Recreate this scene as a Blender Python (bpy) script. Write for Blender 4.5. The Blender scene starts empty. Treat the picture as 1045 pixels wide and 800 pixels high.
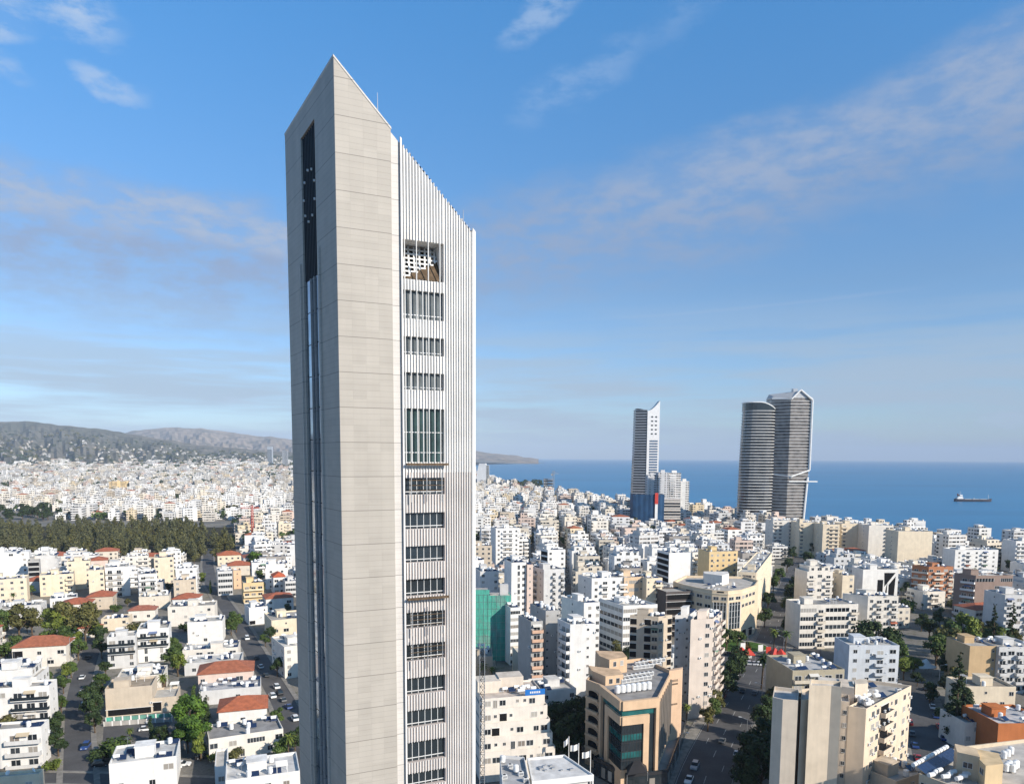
import bpy, math, random
from math import sin, cos, tan, pi, floor, sqrt, atan2
from mathutils import Vector, Matrix
R = math.radians
rnd = random.Random(11)
SC = bpy.context.scene
COL = SC.collection

# ------------------------------------------------------------------ camera, sky, sun, exposure
F, CX, HOR, H = 760.0, 522.5, 466.2, 85.0          # focal length and horizon in photograph pixels, eye height in metres
TH, ROLL = R(5.8), R(0.31)
PY0 = HOR + F * tan(TH)
_f = Vector((0, cos(TH), -sin(TH))); _r0 = Vector((1, 0, 0)); _u0 = Vector((0, sin(TH), cos(TH)))
_r = _r0 * cos(ROLL) + _u0 * sin(ROLL); _u = _u0 * cos(ROLL) - _r0 * sin(ROLL)
EYE = Vector((0, 0, H))
cd = bpy.data.cameras.new('camera'); cam = bpy.data.objects.new('camera', cd); COL.objects.link(cam)
cam.matrix_world = Matrix(((_r.x, _u.x, -_f.x, 0), (_r.y, _u.y, -_f.y, 0), (_r.z, _u.z, -_f.z, H), (0, 0, 0, 1)))
cd.sensor_width = 36; cd.lens = 36 * F / 1045
cd.shift_y = (PY0 - 400) / 1045; cd.shift_x = 0
cd.clip_start = 1; cd.clip_end = 200000
SC.camera = cam

SUN_AZ, SUN_EL = R(127), R(28)                     # azimuth clockwise from the view axis
W = bpy.data.worlds.new('World'); SC.world = W; W.use_nodes = True
sl = bpy.data.lights.new('sun', 'SUN'); sl.energy = 5.0; sl.angle = R(0.53); sl.color = (1.0, 0.90, 0.78)
so = bpy.data.objects.new('sun', sl); COL.objects.link(so)
sd = Vector((sin(SUN_AZ) * cos(SUN_EL), cos(SUN_AZ) * cos(SUN_EL), sin(SUN_EL)))
so.rotation_euler = sd.to_track_quat('Z', 'Y').to_euler(); so.location = (0, 0, 400)
SC.view_settings.view_transform = 'Standard'; SC.view_settings.look = 'None'
SC.view_settings.exposure = 0.28; SC.view_settings.gamma = 1.0
SC.cycles.max_bounces = 5; SC.cycles.diffuse_bounces = 2; SC.cycles.glossy_bounces = 3
SC.cycles.volume_bounces = 0; SC.cycles.transparent_max_bounces = 6
SC.cycles.use_denoising = True; SC.cycles.caustics_reflective = False

class N:
    """small helper for node trees"""
    def __init__(s, nt): s.nt = nt
    def n(s, t, **k):
        o = s.nt.nodes.new(t)
        for a, v in k.items(): setattr(o, a, v)
        return o
    def put(s, sock, v):
        if hasattr(v, 'links') or hasattr(v, 'is_linked'): s.nt.links.new(v, sock)
        elif v is not None: sock.default_value = v
    def m(s, op, a, b=None, c=None, clamp=False):
        o = s.n('ShaderNodeMath', operation=op); o.use_clamp = clamp
        s.put(o.inputs[0], a)
        if b is not None: s.put(o.inputs[1], b)
        if c is not None: s.put(o.inputs[2], c)
        return o.outputs[0]
    def mix(s, f, a, b, mode='MIX'):
        o = s.n('ShaderNodeMix', data_type='RGBA', blend_type=mode)
        s.put(o.inputs[0], f); s.put(o.inputs[6], a); s.put(o.inputs[7], b)
        return o.outputs[2]
    def noise(s, vec, scale, detail=3, rough=0.55):
        o = s.n('ShaderNodeTexNoise'); o.inputs['Scale'].default_value = scale
        o.inputs['Detail'].default_value = detail; o.inputs['Roughness'].default_value = rough
        if vec is not None: s.nt.links.new(vec, o.inputs['Vector'])
        return o.outputs[0]
    def vscale(s, vec, sc):
        o = s.n('ShaderNodeMapping'); o.inputs['Scale'].default_value = sc
        s.nt.links.new(vec, o.inputs['Vector']); return o.outputs[0]
    def mr(s, v, a, b, c=0.0, d=1.0, smooth=False):
        o = s.n('ShaderNodeMapRange'); o.interpolation_type = 'SMOOTHSTEP' if smooth else 'LINEAR'
        s.put(o.inputs[0], v)
        for i, x in enumerate((a, b, c, d)): s.put(o.inputs[1 + i], x)
        return o.outputs[0]
    def sep(s, v):
        o = s.n('ShaderNodeSeparateXYZ'); s.nt.links.new(v, o.inputs[0]); return o.outputs
    def comb(s, x, y, z):
        o = s.n('ShaderNodeCombineXYZ'); s.put(o.inputs[0], x); s.put(o.inputs[1], y); s.put(o.inputs[2], z); return o.outputs[0]

def sky():
    nt = W.node_tree; nt.nodes.clear(); g = N(nt)
    st = g.n('ShaderNodeTexSky', sky_type='NISHITA'); st.sun_disc = False
    st.sun_elevation = SUN_EL; st.sun_rotation = SUN_AZ
    st.altitude = 80; st.air_density = 1.05; st.dust_density = 0.5; st.ozone_density = 2.2
    d = g.n('ShaderNodeTexCoord').outputs['Generated']
    x, y, z = g.sep(d)
    az = g.m('MULTIPLY', g.m('ARCTAN2', x, y), 57.2958)
    el = g.m('MULTIPLY', g.m('ARCSINE', z), 57.2958)
    P = g.comb(az, el, 0.0)
    # slow warp and ragged texture of the clouds, stretched along the wind
    n1 = g.noise(g.vscale(P, (0.10, 0.22, 1)), 1.0, 5, 0.6)
    n2 = g.noise(g.vscale(P, (0.30, 0.75, 1)), 1.0, 6, 0.62)
    n3 = g.noise(g.vscale(P, (0.05, 0.55, 1)), 1.0, 4, 0.55)
    wel = g.m('ADD', el, g.m('MULTIPLY', g.m('SUBTRACT', n1, 0.5), 5.0))
    waz = g.m('ADD', az, g.m('MULTIPLY', g.m('SUBTRACT', n2, 0.5), 3.0))
    def band(a0, e0, slope, up, down, a1, a2, fade=5.0):
        c = g.m('SUBTRACT', wel, g.m('ADD', e0, g.m('MULTIPLY', g.m('SUBTRACT', az, a0), slope)))
        upm = g.mr(c, 0.0, up, 1.0, 0.0, True); dn = g.mr(c, -down, -down * .3, 0.0, 1.0, True)
        s1 = g.mr(az, a1 - fade, a1 + fade, 0, 1, True); s2 = g.mr(az, a2 - fade, a2 + fade, 1, 0, True)
        return g.m('MULTIPLY', g.m('MULTIPLY', upm, dn), g.m('MULTIPLY', s1, s2))
    def puff(a0, e0, ra, re, rot=0.0):
        dx = g.m('SUBTRACT', waz, a0); dy = g.m('SUBTRACT', wel, e0)
        cx = g.m('ADD', g.m('MULTIPLY', dx, cos(rot)), g.m('MULTIPLY', dy, sin(rot)))
        cy = g.m('SUBTRACT', g.m('MULTIPLY', dy, cos(rot)), g.m('MULTIPLY', dx, sin(rot)))
        q = g.m('ADD', g.m('POWER', g.m('DIVIDE', cx, ra), 2.0), g.m('POWER', g.m('DIVIDE', cy, re), 2.0))
        return g.mr(q, 0.0, 1.0, 1.0, 0.0, True)
    masks = []
    rag = g.mr(n2, 0.33, 0.66, 0.3, 1.0, True)
    rag2 = g.mr(n2, 0.38, 0.64, 0.1, 1.0, True)
    masks.append((g.m('MULTIPLY', g.m('MULTIPLY', band(-28, 16.0, -0.02, 2.4, 9.5, -60, -6, 8), rag), 0.85), (3.1, 3.9, 5.7)))
    masks.append((g.m('MULTIPLY', g.m('MULTIPLY', band(-5, 15.8, 0.19, 3.2, 8.0, -6, 75, 6), rag), 0.85), (3.0, 3.9, 5.7)))
    masks.append((g.m('MULTIPLY', g.m('MULTIPLY', band(-28, 16.2, -0.02, 1.5, 2.6, -60, -6, 8), rag2), 0.5), (5.0, 5.9, 7.3)))
    masks.append((g.m('MULTIPLY', g.m('MULTIPLY', band(-5, 16.6, 0.19, 2.0, 4.2, 6, 75, 8), rag), 0.24), (4.6, 5.5, 7.2)))
    masks.append((g.m('MULTIPLY', g.mr(n3, 0.36, 0.60, 0, 0.85, True), g.mr(el, 4, 13, 1, 0, True)), (4.2, 5.3, 6.6)))
    for a0, e0, ra, re, rot, k in ((-30.2, 26.6, 5.0, 2.0, -0.3, .8), (-33.8, 24.8, 3.2, 1.6, 0, .7), (-27, 22.5, 2.6, 1.2, -0.2, .5), (-33.5, 22.4, 2.4, 1.0, -.2, .5), (2.6, 29.6, 5.0, 1.5, 0.6, .4), (5.0, 25.5, 7, 1.6, 0.45, .2), (15, 30, 7, 1.4, 0.55, .16), (-20, 3.6, 2, .6, 0, .35), (0, 2.4, 2.4, .7, 0, .3), (34, 3.0, 3, .8, 0, .3)):
        masks.append((g.m('MULTIPLY', g.m('MULTIPLY', puff(a0, e0, ra, re, rot), rag2), min(1, k * 1.1)), (5.2, 6.4, 8.2)))
    # an old contrail
    cl = g.m('SUBTRACT', g.m('ADD', el, g.m('MULTIPLY', g.m('SUBTRACT', n2, .5), .35)), g.m('ADD', 9.8, g.m('MULTIPLY', g.m('SUBTRACT', az, -1.0), 0.045)))
    tr = g.mr(g.m('ABSOLUTE', cl), 0.0, 0.2, 1, 0, True)
    tr = g.m('MULTIPLY', tr, g.m('MULTIPLY', g.mr(az, -3, 14, .1, 1, True), g.mr(az, 24, 30, 1, 0, True)))
    masks.append((g.m('MULTIPLY', tr, .2), (4.0, 5.3, 7.3)))
    hs = g.n('ShaderNodeHueSaturation'); hs.inputs['Saturation'].default_value = SKY_SAT
    nt.links.new(st.outputs[0], hs.inputs['Color'])
    tint = g.mix(g.mr(el, 0, 12), (.92, 1.14, 1.58, 1), (.90, 1.17, 1.44, 1))
    tint = g.mix(g.mr(el, 12, 31), tint, (.74, 1.68, 2.22, 1))
    tint = g.mix(g.mr(el, 36, 55), tint, (.80, .85, .80, 1))
    col = g.mix(1.0, hs.outputs[0], tint, 'MULTIPLY')
    for mk, c in masks:
        col = g.mix(mk, col, (c[0] * CLOUD, c[1] * CLOUD, c[2] * CLOUD, 1))
    bg = g.n('ShaderNodeBackground'); bg.inputs['Strength'].default_value = SKY_STR
    nt.links.new(col, bg.inputs[0])
    out = g.n('ShaderNodeOutputWorld'); nt.links.new(bg.outputs[0], out.inputs[0])
SKY_STR, SKY_SAT, CLOUD = 0.083, 1.0, 1.0
sky()

# ------------------------------------------------------------------ geometry of the view: where a pixel of the photograph meets a height
def ray(px, py): return _f + _r * ((px - CX) / F) - _u * ((py - PY0) / F)
def at(px, py, z=0.0):
    d = ray(px, py); t = (z - H) / d.z
    return Vector((d.x * t, d.y * t, z))
def proj(p):
    v = Vector(p) - EYE; k = v.dot(_f)
    if k < 1: return (-9999, 9999)
    return (CX + F * v.dot(_r) / k, PY0 - F * v.dot(_u) / k)
def azv(a): return Vector((sin(R(a)), cos(R(a)), 0))
def run_to(K, a, z, px, tmax=90.0):
    """how far along azimuth a from K until the picture column px is met"""
    d = azv(a); s0 = proj((K.x, K.y, z))[0] < px
    lo, hi = 0.0, tmax
    q = K + d * hi
    if (proj((q.x, q.y, z))[0] < px) == s0: return hi
    for _ in range(40):
        m = (lo + hi) / 2; q = K + d * m
        if (proj((q.x, q.y, z))[0] < px) == s0: lo = m
        else: hi = m
    return lo
def z_at(x, y, py):
    lo, hi = -50.0, 300.0
    for _ in range(50):
        m = (lo + hi) / 2
        if proj((x, y, m))[1] > py: lo = m
        else: hi = m
    return lo

# ------------------------------------------------------------------ materials
MATS = {}
def new_mat(name):
    m = bpy.data.materials.new(name); m.use_nodes = True
    nt = m.node_tree; b = nt.nodes['Principled BSDF']
    MATS[name] = m
    return m, N(nt), b
def pset(b, **k):
    for a, v in k.items(): b.inputs[a.replace('_', ' ')].default_value = v
def simple(name, col, rough=0.7, metal=0.0, spec=0.3, var=0.12, scale=1.5):
    m, g, b = new_mat(name)
    pset(b, Roughness=rough, Metallic=metal); b.inputs['Specular IOR Level'].default_value = spec
    if var:
        p = g.n('ShaderNodeNewGeometry').outputs['Position']
        n = g.mr(g.noise(p, scale, 4), 0.3, 0.7, 1 - var, 1 + var)
        g.nt.links.new(g.mix(1.0, (*col, 1), g.comb(n, n, n), 'MULTIPLY'), b.inputs['Base Color'])
    else: b.inputs['Base Color'].default_value = (*col, 1)
    return m
def objcol(name, rough=0.85, spec=0.25, var=0.10, streak=True, metal=0.0):
    """takes its colour from the object, with rain streaks and blotches"""
    m, g, b = new_mat(name)
    oi = g.n('ShaderNodeObjectInfo'); p = g.n('ShaderNodeNewGeometry').outputs['Position']
    n = g.mr(g.noise(p, 0.35, 4), 0.3, 0.7, 1 - var, 1 + var * .6)
    if streak:
        s = g.mr(g.noise(g.vscale(p, (1.3, 1.3, 0.07)), 1.0, 4, .6), 0.3, 0.6, 1 - var * .8, 1.0)
        n = g.m('MULTIPLY', n, s)
    g.nt.links.new(g.mix(1.0, oi.outputs['Color'], g.comb(n, n, n), 'MULTIPLY'), b.inputs['Base Color'])
    pset(b, Roughness=rough, Metallic=metal); b.inputs['Specular IOR Level'].default_value = spec
    return m
objcol('wall'); objcol('roof', .95, .1, .28, False); objcol('paint', .35, .5, 0.02, False); objcol('matte', .8, .2, .08, False)

def mat_window():
    m, g, b = new_mat('window')
    oi = g.n('ShaderNodeObjectInfo'); r = oi.outputs['Random']
    shuttered = g.m('GREATER_THAN', r, 0.74)  # windows with closed matte shutters instead of dark glass
    dark = g.mix(g.m('FRACT', g.m('MULTIPLY', r, 7.3)), (.010, .014, .018, 1), (.045, .052, .06, 1))
    sh = g.mix(g.m('FRACT', g.m('MULTIPLY', r, 13.7)), (.42, .40, .36, 1), (.20, .17, .14, 1))
    g.nt.links.new(g.mix(shuttered, dark, sh), b.inputs['Base Color'])
    g.nt.links.new(g.mr(shuttered, 0, 1, .06, .7), b.inputs['Roughness'])
    return m
mat_window()
simple('dark_glass', (.02, .028, .034), .06, 0, .6, .25, .4)
simple('blue_glass', (.03, .055, .08), .05, 0, .7, .3, .3)
simple('teal_glass', (.015, .10, .10), .06, 0, .7, .35, .5)
simple('mirror_glass', (.30, .36, .43), .07, .85, .5, .25, .5)
simple('paving', (.25, .235, .21), .9, 0, .1, .25, .6)
simple('worn_paint', (.42, .42, .41), .7, 0, .2, .3, .6)
simple('slate_glass', (.10, .115, .12), .25, 0, .4, .3, .6)
simple('deep_teal', (.035, .066, .064), .18, 0, .45, .35, .5)
simple('frame_white', (.70, .70, .68), .5, 0, .3, .04)
simple('frame_dark', (.03, .03, .033), .5, 0, .3, .05)
simple('void', (.012, .012, .013), .9, 0, .1, .2)
simple('metal', (.45, .46, .47), .4, .6, .5, .1)
simple('tank_white', (.78, .78, .76), .35, 0, .4, .05)
simple('solar_blue', (.018, .035, .085), .12, 0, .6, .1)
simple('concrete', (.40, .38, .35), .9, 0, .1, .22, .5)
simple('rubber', (.02, .02, .02), .8, 0, .2, 0)
simple('bark', (.12, .085, .055), .95, 0, .1, .3, 2)
simple('net_blue', (.02, .065, .14), .7, 0, .2, .25, .12)
simple('red_paint', (.55, .05, .03), .5, 0, .4, .05)
simple('white_paint', (.78, .77, .74), .5, 0, .3, .06, .2)
simple('sign_blue', (.02, .16, .5), .4, 0, .4, 0)

def mat_tiles():
    m, g, b = new_mat('roof_tiles')
    p = g.n('ShaderNodeNewGeometry').outputs['Position']; oi = g.n('ShaderNodeObjectInfo')
    x, y, z = g.sep(p)
    w = g.m('FRACT', g.m('MULTIPLY', g.m('ADD', z, g.m('MULTIPLY', x, .02)), 4.5))
    n = g.mr(g.noise(p, .8, 4), .3, .7, .7, 1.15)
    k = g.m('MULTIPLY', n, g.mr(w, 0, .35, .75, 1))
    g.nt.links.new(g.mix(1.0, oi.outputs['Color'], g.comb(k, k, k), 'MULTIPLY'), b.inputs['Base Color'])
    pset(b, Roughness=.85)
mat_tiles()

def mat_cladding():
    """stone panels of the slab tower: storey joints, fine panel joints, a little tone from panel to panel"""
    m, g, b = new_mat('cladding')
    u, v, _ = g.sep(g.n('ShaderNodeTexCoord').outputs['UV']); oi = g.n('ShaderNodeObjectInfo')
    def joint(c, per, wid): return g.m('LESS_THAN', g.m('FRACT', g.m('DIVIDE', c, per)), wid / per)
    st = joint(v, 3.6, .08); fh = joint(v, .6, .035); fv = joint(u, 1.42, .03)
    cell = g.comb(g.m('FLOOR', g.m('DIVIDE', u, 1.42)), g.m('FLOOR', g.m('DIVIDE', v, .9)), 0.0)
    wn = g.n('ShaderNodeTexWhiteNoise'); g.nt.links.new(cell, wn.inputs[0])
    tone = g.mr(wn.outputs[0], 0, 1, .945, 1.03)
    p = g.n('ShaderNodeNewGeometry').outputs['Position']
    tone = g.m('MULTIPLY', tone, g.mr(g.noise(g.vscale(p, (1, 1, .15)), .5, 4), .3, .7, .93, 1.04))
    k = g.m('MULTIPLY', tone, g.m('SUBTRACT', 1.0, g.m('MAXIMUM', g.m('MULTIPLY', st, .45), g.m('MAXIMUM', g.m('MULTIPLY', fh, .22), g.m('MULTIPLY', fv, .12)))))
    g.nt.links.new(g.mix(1.0, oi.outputs['Color'], g.comb(k, k, k), 'MULTIPLY'), b.inputs['Base Color'])
    pset(b, Roughness=.6); b.inputs['Specular IOR Level'].default_value = .3
mat_cladding()

def mat_far(name, attr):
    """walls of far houses: openings and balcony bands follow the storeys (UV in metres)"""
    m, g, b = new_mat(name)
    u, v, _ = g.sep(g.n('ShaderNodeTexCoord').outputs['UV'])
    if attr:
        a = g.n('ShaderNodeVertexColor'); a.layer_name = 'tint'; base = a.outputs[0]
    else: base = g.n('ShaderNodeObjectInfo').outputs['Color']
    cu = g.m('DIVIDE', u, 3.3); cv = g.m('DIVIDE', v, 3.1)
    cell = g.comb(g.m('FLOOR', cu), g.m('FLOOR', cv), 0.0)
    col = g.comb(g.m('FLOOR', cu), 7.0, 0.0)
    wn = g.n('ShaderNodeTexWhiteNoise'); g.nt.links.new(cell, wn.inputs[0]); r1 = wn.outputs[0]
    wc = g.n('ShaderNodeTexWhiteNoise'); g.nt.links.new(col, wc.inputs[0]); r2 = wc.outputs[0]
    fu = g.m('FRACT', cu); fv = g.m('FRACT', cv)
    half = g.mr(r2, 0, 1, .12, .5)
    inu = g.m('LESS_THAN', g.m('ABSOLUTE', g.m('SUBTRACT', fu, .5)), half)
    inv = g.m('MULTIPLY', g.m('GREATER_THAN', fv, .34), g.m('LESS_THAN', fv, .80))
    win = g.m('MULTIPLY', g.m('MULTIPLY', inu, inv), g.m('GREATER_THAN', r2, .22))
    wcol = g.mix(g.m('GREATER_THAN', r1, .68), (.03, .035, .04, 1), (.22, .20, .18, 1))
    n = g.mr(g.noise(g.n('ShaderNodeNewGeometry').outputs['Position'], .25, 3), .3, .7, .86, 1.06)
    base = g.mix(1.0, base, g.comb(n, n, n), 'MULTIPLY')
    nz = g.sep(g.n('ShaderNodeNewGeometry').outputs['Normal'])[2]
    wall = g.m('LESS_THAN', g.m('ABSOLUTE', nz), .3)
    g.nt.links.new(g.mix(g.m('MULTIPLY', win, wall), base, wcol), b.inputs['Base Color'])
    pset(b, Roughness=.8); b.inputs['Specular IOR Level'].default_value = .2
mat_far('far_wall', False); mat_far('far_wall_tint', True)

def mat_leaf(name, attr_name=None, col=(.06, .085, .025)):
    m, g, b = new_mat(name)
    oi = g.n('ShaderNodeObjectInfo'); p = g.n('ShaderNodeNewGeometry').outputs['Position']
    if name == 'far_leaf':
        a = g.n('ShaderNodeVertexColor'); a.layer_name = 'tint'; base = a.outputs[0]
    else: base = oi.outputs['Color']
    n = g.noise(p, .45, 3); n2 = g.noise(p, 2.2, 2)
    k = g.m('MULTIPLY', g.mr(n, .32, .68, .62, 1.45), g.mr(n2, .3, .7, .7, 1.35))
    warm = g.mix(g.mr(n, .4, .75, 0, .55), base, g.mix(1.0, base, (1.55, 1.15, .6, 1), 'MULTIPLY'))
    g.nt.links.new(g.mix(1.0, warm, g.comb(k, k, k), 'MULTIPLY'), b.inputs['Base Color'])
    pset(b, Roughness=.65); b.inputs['Specular IOR Level'].default_value = .25
    return m
mat_leaf('leaf'); mat_leaf('far_leaf')

def mat_ground():
    m, g, b = new_mat('ground')
    p = g.n('ShaderNodeNewGeometry').outputs['Position']
    n = g.noise(p, .02, 5); n2 = g.noise(p, .25, 5)
    c = g.mix(g.mr(n, .42, .58), (.23, .21, .175, 1), (.14, .135, .125, 1))
    c = g.mix(g.mr(n2, .55, .68), c, (.095, .10, .055, 1))
    k = g.mr(g.noise(p, 1.5, 3), .3, .7, .75, 1.2)
    g.nt.links.new(g.mix(1.0, c, g.comb(k, k, k), 'MULTIPLY'), b.inputs['Base Color']); pset(b, Roughness=.95)
    m, g, b = new_mat('asphalt')
    p = g.n('ShaderNodeNewGeometry').outputs['Position']
    k = g.m('MULTIPLY', g.mr(g.noise(p, .12, 5), .3, .7, .72, 1.25), g.mr(g.noise(p, 2.5, 2), .3, .7, .85, 1.12))
    g.nt.links.new(g.mix(1.0, (.085, .083, .083, 1), g.comb(k, k, k), 'MULTIPLY'), b.inputs['Base Color']); pset(b, Roughness=.85)
    m, g, b = new_mat('hill')
    p = g.n('ShaderNodeNewGeometry').outputs['Position']
    n = g.noise(p, .0016, 6, .6); n2 = g.noise(p, .012, 5, .65); nz = g.sep(p)[2]
    c = g.mix(g.mr(n, .38, .62), (.20, .185, .16, 1), (.12, .125, .10, 1))
    c = g.mix(g.mr(n2, .5, .64), c, (.065, .072, .052, 1))
    c = g.mix(g.m('MULTIPLY', g.mr(n2, .30, .22), g.mr(nz, 0, 300, 1, .3)), c, (.48, .44, .39, 1))
    g.nt.links.new(c, b.inputs['Base Color']); pset(b, Roughness=1.0); b.inputs['Specular IOR Level'].default_value = 0
    m, g, b = new_mat('pale_hill')
    p = g.n('ShaderNodeNewGeometry').outputs['Position']
    n2 = g.noise(p, .004, 6, .65)
    c = g.mix(g.mr(n2, .40, .62), (.34, .27, .21, 1), (.14, .125, .09, 1))
    g.nt.links.new(c, b.inputs['Base Color']); pset(b, Roughness=1.0); b.inputs['Specular IOR Level'].default_value = 0
    m, g, b = new_mat('sea')
    p = g.n('ShaderNodeNewGeometry').outputs['Position']
    s1 = g.noise(g.vscale(p, (.0012, .004, 1)), 1.0, 5, .6); s2 = g.noise(g.vscale(p, (.004, .03, 1)), 1.0, 4, .6)
    c = g.mix(g.mr(s1, .35, .65), (.012, .140, .300, 1), (.020, .190, .375, 1))
    c = g.mix(g.mr(s2, .56, .70, 0, .5), c, (.05, .24, .40, 1))
    g.nt.links.new(c, b.inputs['Base Color']); pset(b, Roughness=.32); b.inputs['Specular IOR Level'].default_value = .16
    bp = g.n('ShaderNodeBump'); bp.inputs['Strength'].default_value = .6; bp.inputs['Distance'].default_value = 1.2
    g.nt.links.new(g.noise(g.vscale(p, (.09, .2, 1)), 1.0, 5, .65), bp.inputs['Height'])
    g.nt.links.new(bp.outputs[0], b.inputs['Normal'])
    m, g, b = new_mat('net_green')
    p = g.n('ShaderNodeNewGeometry').outputs['Position']; x, y, z = g.sep(p)
    k = g.m('MULTIPLY', g.mr(g.noise(g.vscale(p, (.5, .5, .12)), 1, 4), .3, .7, .7, 1.25), g.mr(g.m('FRACT', g.m('DIVIDE', z, 3.0)), 0, .06, .75, 1))
    k = g.m('MULTIPLY', k, g.mr(g.noise(g.vscale(p, (3, 3, .4)), 1, 3), .3, .7, .85, 1.15))
    c = g.mix(g.mr(g.noise(p, .14, 4), .52, .62), (.07, .36, .27, 1), (.14, .32, .26, 1))
    g.nt.links.new(g.mix(1.0, c, g.comb(k, k, k), 'MULTIPLY'), b.inputs['Base Color']); pset(b, Roughness=.8)
mat_ground()

# ------------------------------------------------------------------ mesh helper and objects
class MB:
    def __init__(s): s.v = []; s.f = []; s.mi = []; s.mats = []; s.tint = []; s.cur = None
    def mat(s, name):
        if name not in s.mats: s.mats.append(name)
        return s.mats.index(name)
    def face(s, pts, mat):
        b = len(s.v); s.v.extend([tuple(p) for p in pts]); s.f.append(tuple(range(b, b + len(pts)))); s.mi.append(s.mat(mat)); s.tint.append(s.cur)
    def hexa(s, lo, hi, mat, top=None, bottom=True):
        """prism between two rings of points (counter-clockwise from above)"""
        n = len(lo)
        for i in range(n):
            j = (i + 1) % n
            s.face((lo[i], lo[j], hi[j], hi[i]), mat)
        s.face(hi, top or mat)
        if bottom: s.face(lo[::-1], mat)
    def box(s, x0, y0, z0, x1, y1, z1, mat, top=None, bottom=True):
        r = ((x0, y0), (x1, y0), (x1, y1), (x0, y1))
        s.hexa([(a, b, z0) for a, b in r], [(a, b, z1) for a, b in r], mat, top, bottom)
    def prism(s, poly, z0, z1, mat, top=None):
        s.hexa([(p[0], p[1], z0) for p in poly], [(p[0], p[1], z1) for p in poly], mat, top)
    def tube(s, a, b, r0, r1, mat, n=8, caps=True):
        a = Vector(a); b = Vector(b); d = (b - a).normalized()
        e = d.orthogonal().normalized(); f = d.cross(e)
        lo = [a + (e * cos(2 * pi * i / n) + f * sin(2 * pi * i / n)) * r0 for i in range(n)]
        hi = [b + (e * cos(2 * pi * i / n) + f * sin(2 * pi * i / n)) * r1 for i in range(n)]
        for i in range(n):
            j = (i + 1) % n; s.face((lo[i], lo[j], hi[j], hi[i]), mat)
        if caps: s.face(hi, mat); s.face(lo[::-1], mat)
    def mesh(s, name):
        m = bpy.data.meshes.new(name); m.from_pydata(s.v, [], s.f); 
        for x in s.mats: m.materials.append(MATS[x])
        m.polygons.foreach_set('material_index', s.mi)
        uv = m.uv_layers.new(name='UVMap'); uvs = []
        V = s.v
        for f in s.f:
            p0, p1, p2 = V[f[0]], V[f[1]], V[f[2]]
            ax, ay, az = p1[0] - p0[0], p1[1] - p0[1], p1[2] - p0[2]; bx, by, bz = p2[0] - p0[0], p2[1] - p0[1], p2[2] - p0[2]
            nx, ny, nz = ay * bz - az * by, az * bx - ax * bz, ax * by - ay * bx
            L = sqrt(nx * nx + ny * ny + nz * nz) or 1; h = sqrt(nx * nx + ny * ny)
            if h < .3 * L:
                for i in f: uvs += [V[i][0], V[i][1]]
            else:
                tx, ty = -ny / h, nx / h
                for i in f: uvs += [V[i][0] * tx + V[i][1] * ty, V[i][2]]
        uv.data.foreach_set('uv', uvs)
        if any(t is not None for t in s.tint):
            ca = m.color_attributes.new('tint', 'FLOAT_COLOR', 'CORNER'); cs = []
            for f, t in zip(s.f, s.tint):
                cs += list((t or (.5, .5, .5)) + (1.0,)) * len(f)
            ca.data.foreach_set('color', cs)
        m.update(); return m
    def build(s, name, parent=None, loc=(0, 0, 0), rz=0.0, color=None, smooth=False):
        m = s.mesh(name)
        if smooth: m.shade_smooth()
        return inst(m, name, parent, loc, rz, (1, 1, 1), color)
def inst(mesh, name, parent=None, loc=(0, 0, 0), rz=0.0, scale=(1, 1, 1), color=None):
    o = bpy.data.objects.new(name, mesh); COL.objects.link(o)
    if parent is not None: o.parent = parent
    o.location = loc; o.rotation_euler = (0, 0, rz); o.scale = scale
    if color: o.color = (*color[:3], 1)
    return o
def tag(o, label, cat, group=None, kind=None):
    if label: o['label'] = label
    if cat: o['category'] = cat
    if group: o['group'] = group
    if kind: o['kind'] = kind
    return o
def thing(name, label, cat, loc=(0, 0, 0), rz=0.0, group=None):
    o = bpy.data.objects.new(name, None); COL.objects.link(o); o.location = loc; o.rotation_euler = (0, 0, rz)
    o.empty_display_size = .1
    return tag(o, label, cat, group)
def copy_tree(o, parent=None):
    c = o.copy(); COL.objects.link(c); c.parent = parent
    for ch in list(o.children): copy_tree(ch, c)
    return c

# ------------------------------------------------------------------ occupancy of the ground
OCC = set()
def cells(poly, grow=0.0, st=3.0):
    cx = sum(p[0] for p in poly) / len(poly); cy = sum(p[1] for p in poly) / len(poly)
    q = []
    for p in poly:
        dx, dy = p[0] - cx, p[1] - cy; L = sqrt(dx * dx + dy * dy) or 1
        q.append((p[0] + dx / L * grow, p[1] + dy / L * grow))
    x0 = min(p[0] for p in q); x1 = max(p[0] for p in q); y0 = min(p[1] for p in q); y1 = max(p[1] for p in q)
    out = []
    for i in range(int(floor(x0 / st)), int(floor(x1 / st)) + 1):
        for j in range(int(floor(y0 / st)), int(floor(y1 / st)) + 1):
            x, y = (i + .5) * st, (j + .5) * st; ins = False; k = len(q) - 1
            for a in range(len(q)):
                if (q[a][1] > y) != (q[k][1] > y) and x < (q[k][0] - q[a][0]) * (y - q[a][1]) / (q[k][1] - q[a][1]) + q[a][0]: ins = not ins
                k = a
            if ins: out.append((i, j))
    return out
def occupy(poly, grow=1.0): OCC.update(cells(poly, grow))
def is_free(poly, grow=0.5): return not any(c in OCC for c in cells(poly, grow))
def point_free(x, y): return (int(floor(x / 3)), int(floor(y / 3))) not in OCC

# ------------------------------------------------------------------ the setting: land, sea, hills, roads
def hillz(x, y):
    """gentle rise of the land towards the hills on the left"""
    d = sqrt(x * x + y * y)
    t = min(max((d - 1800) / 5200, 0), 1); side = min(max((-x - 150 + 0.02 * y) / 900, 0), 1)
    return 62 * t * t * (3 - 2 * t) * side

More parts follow.
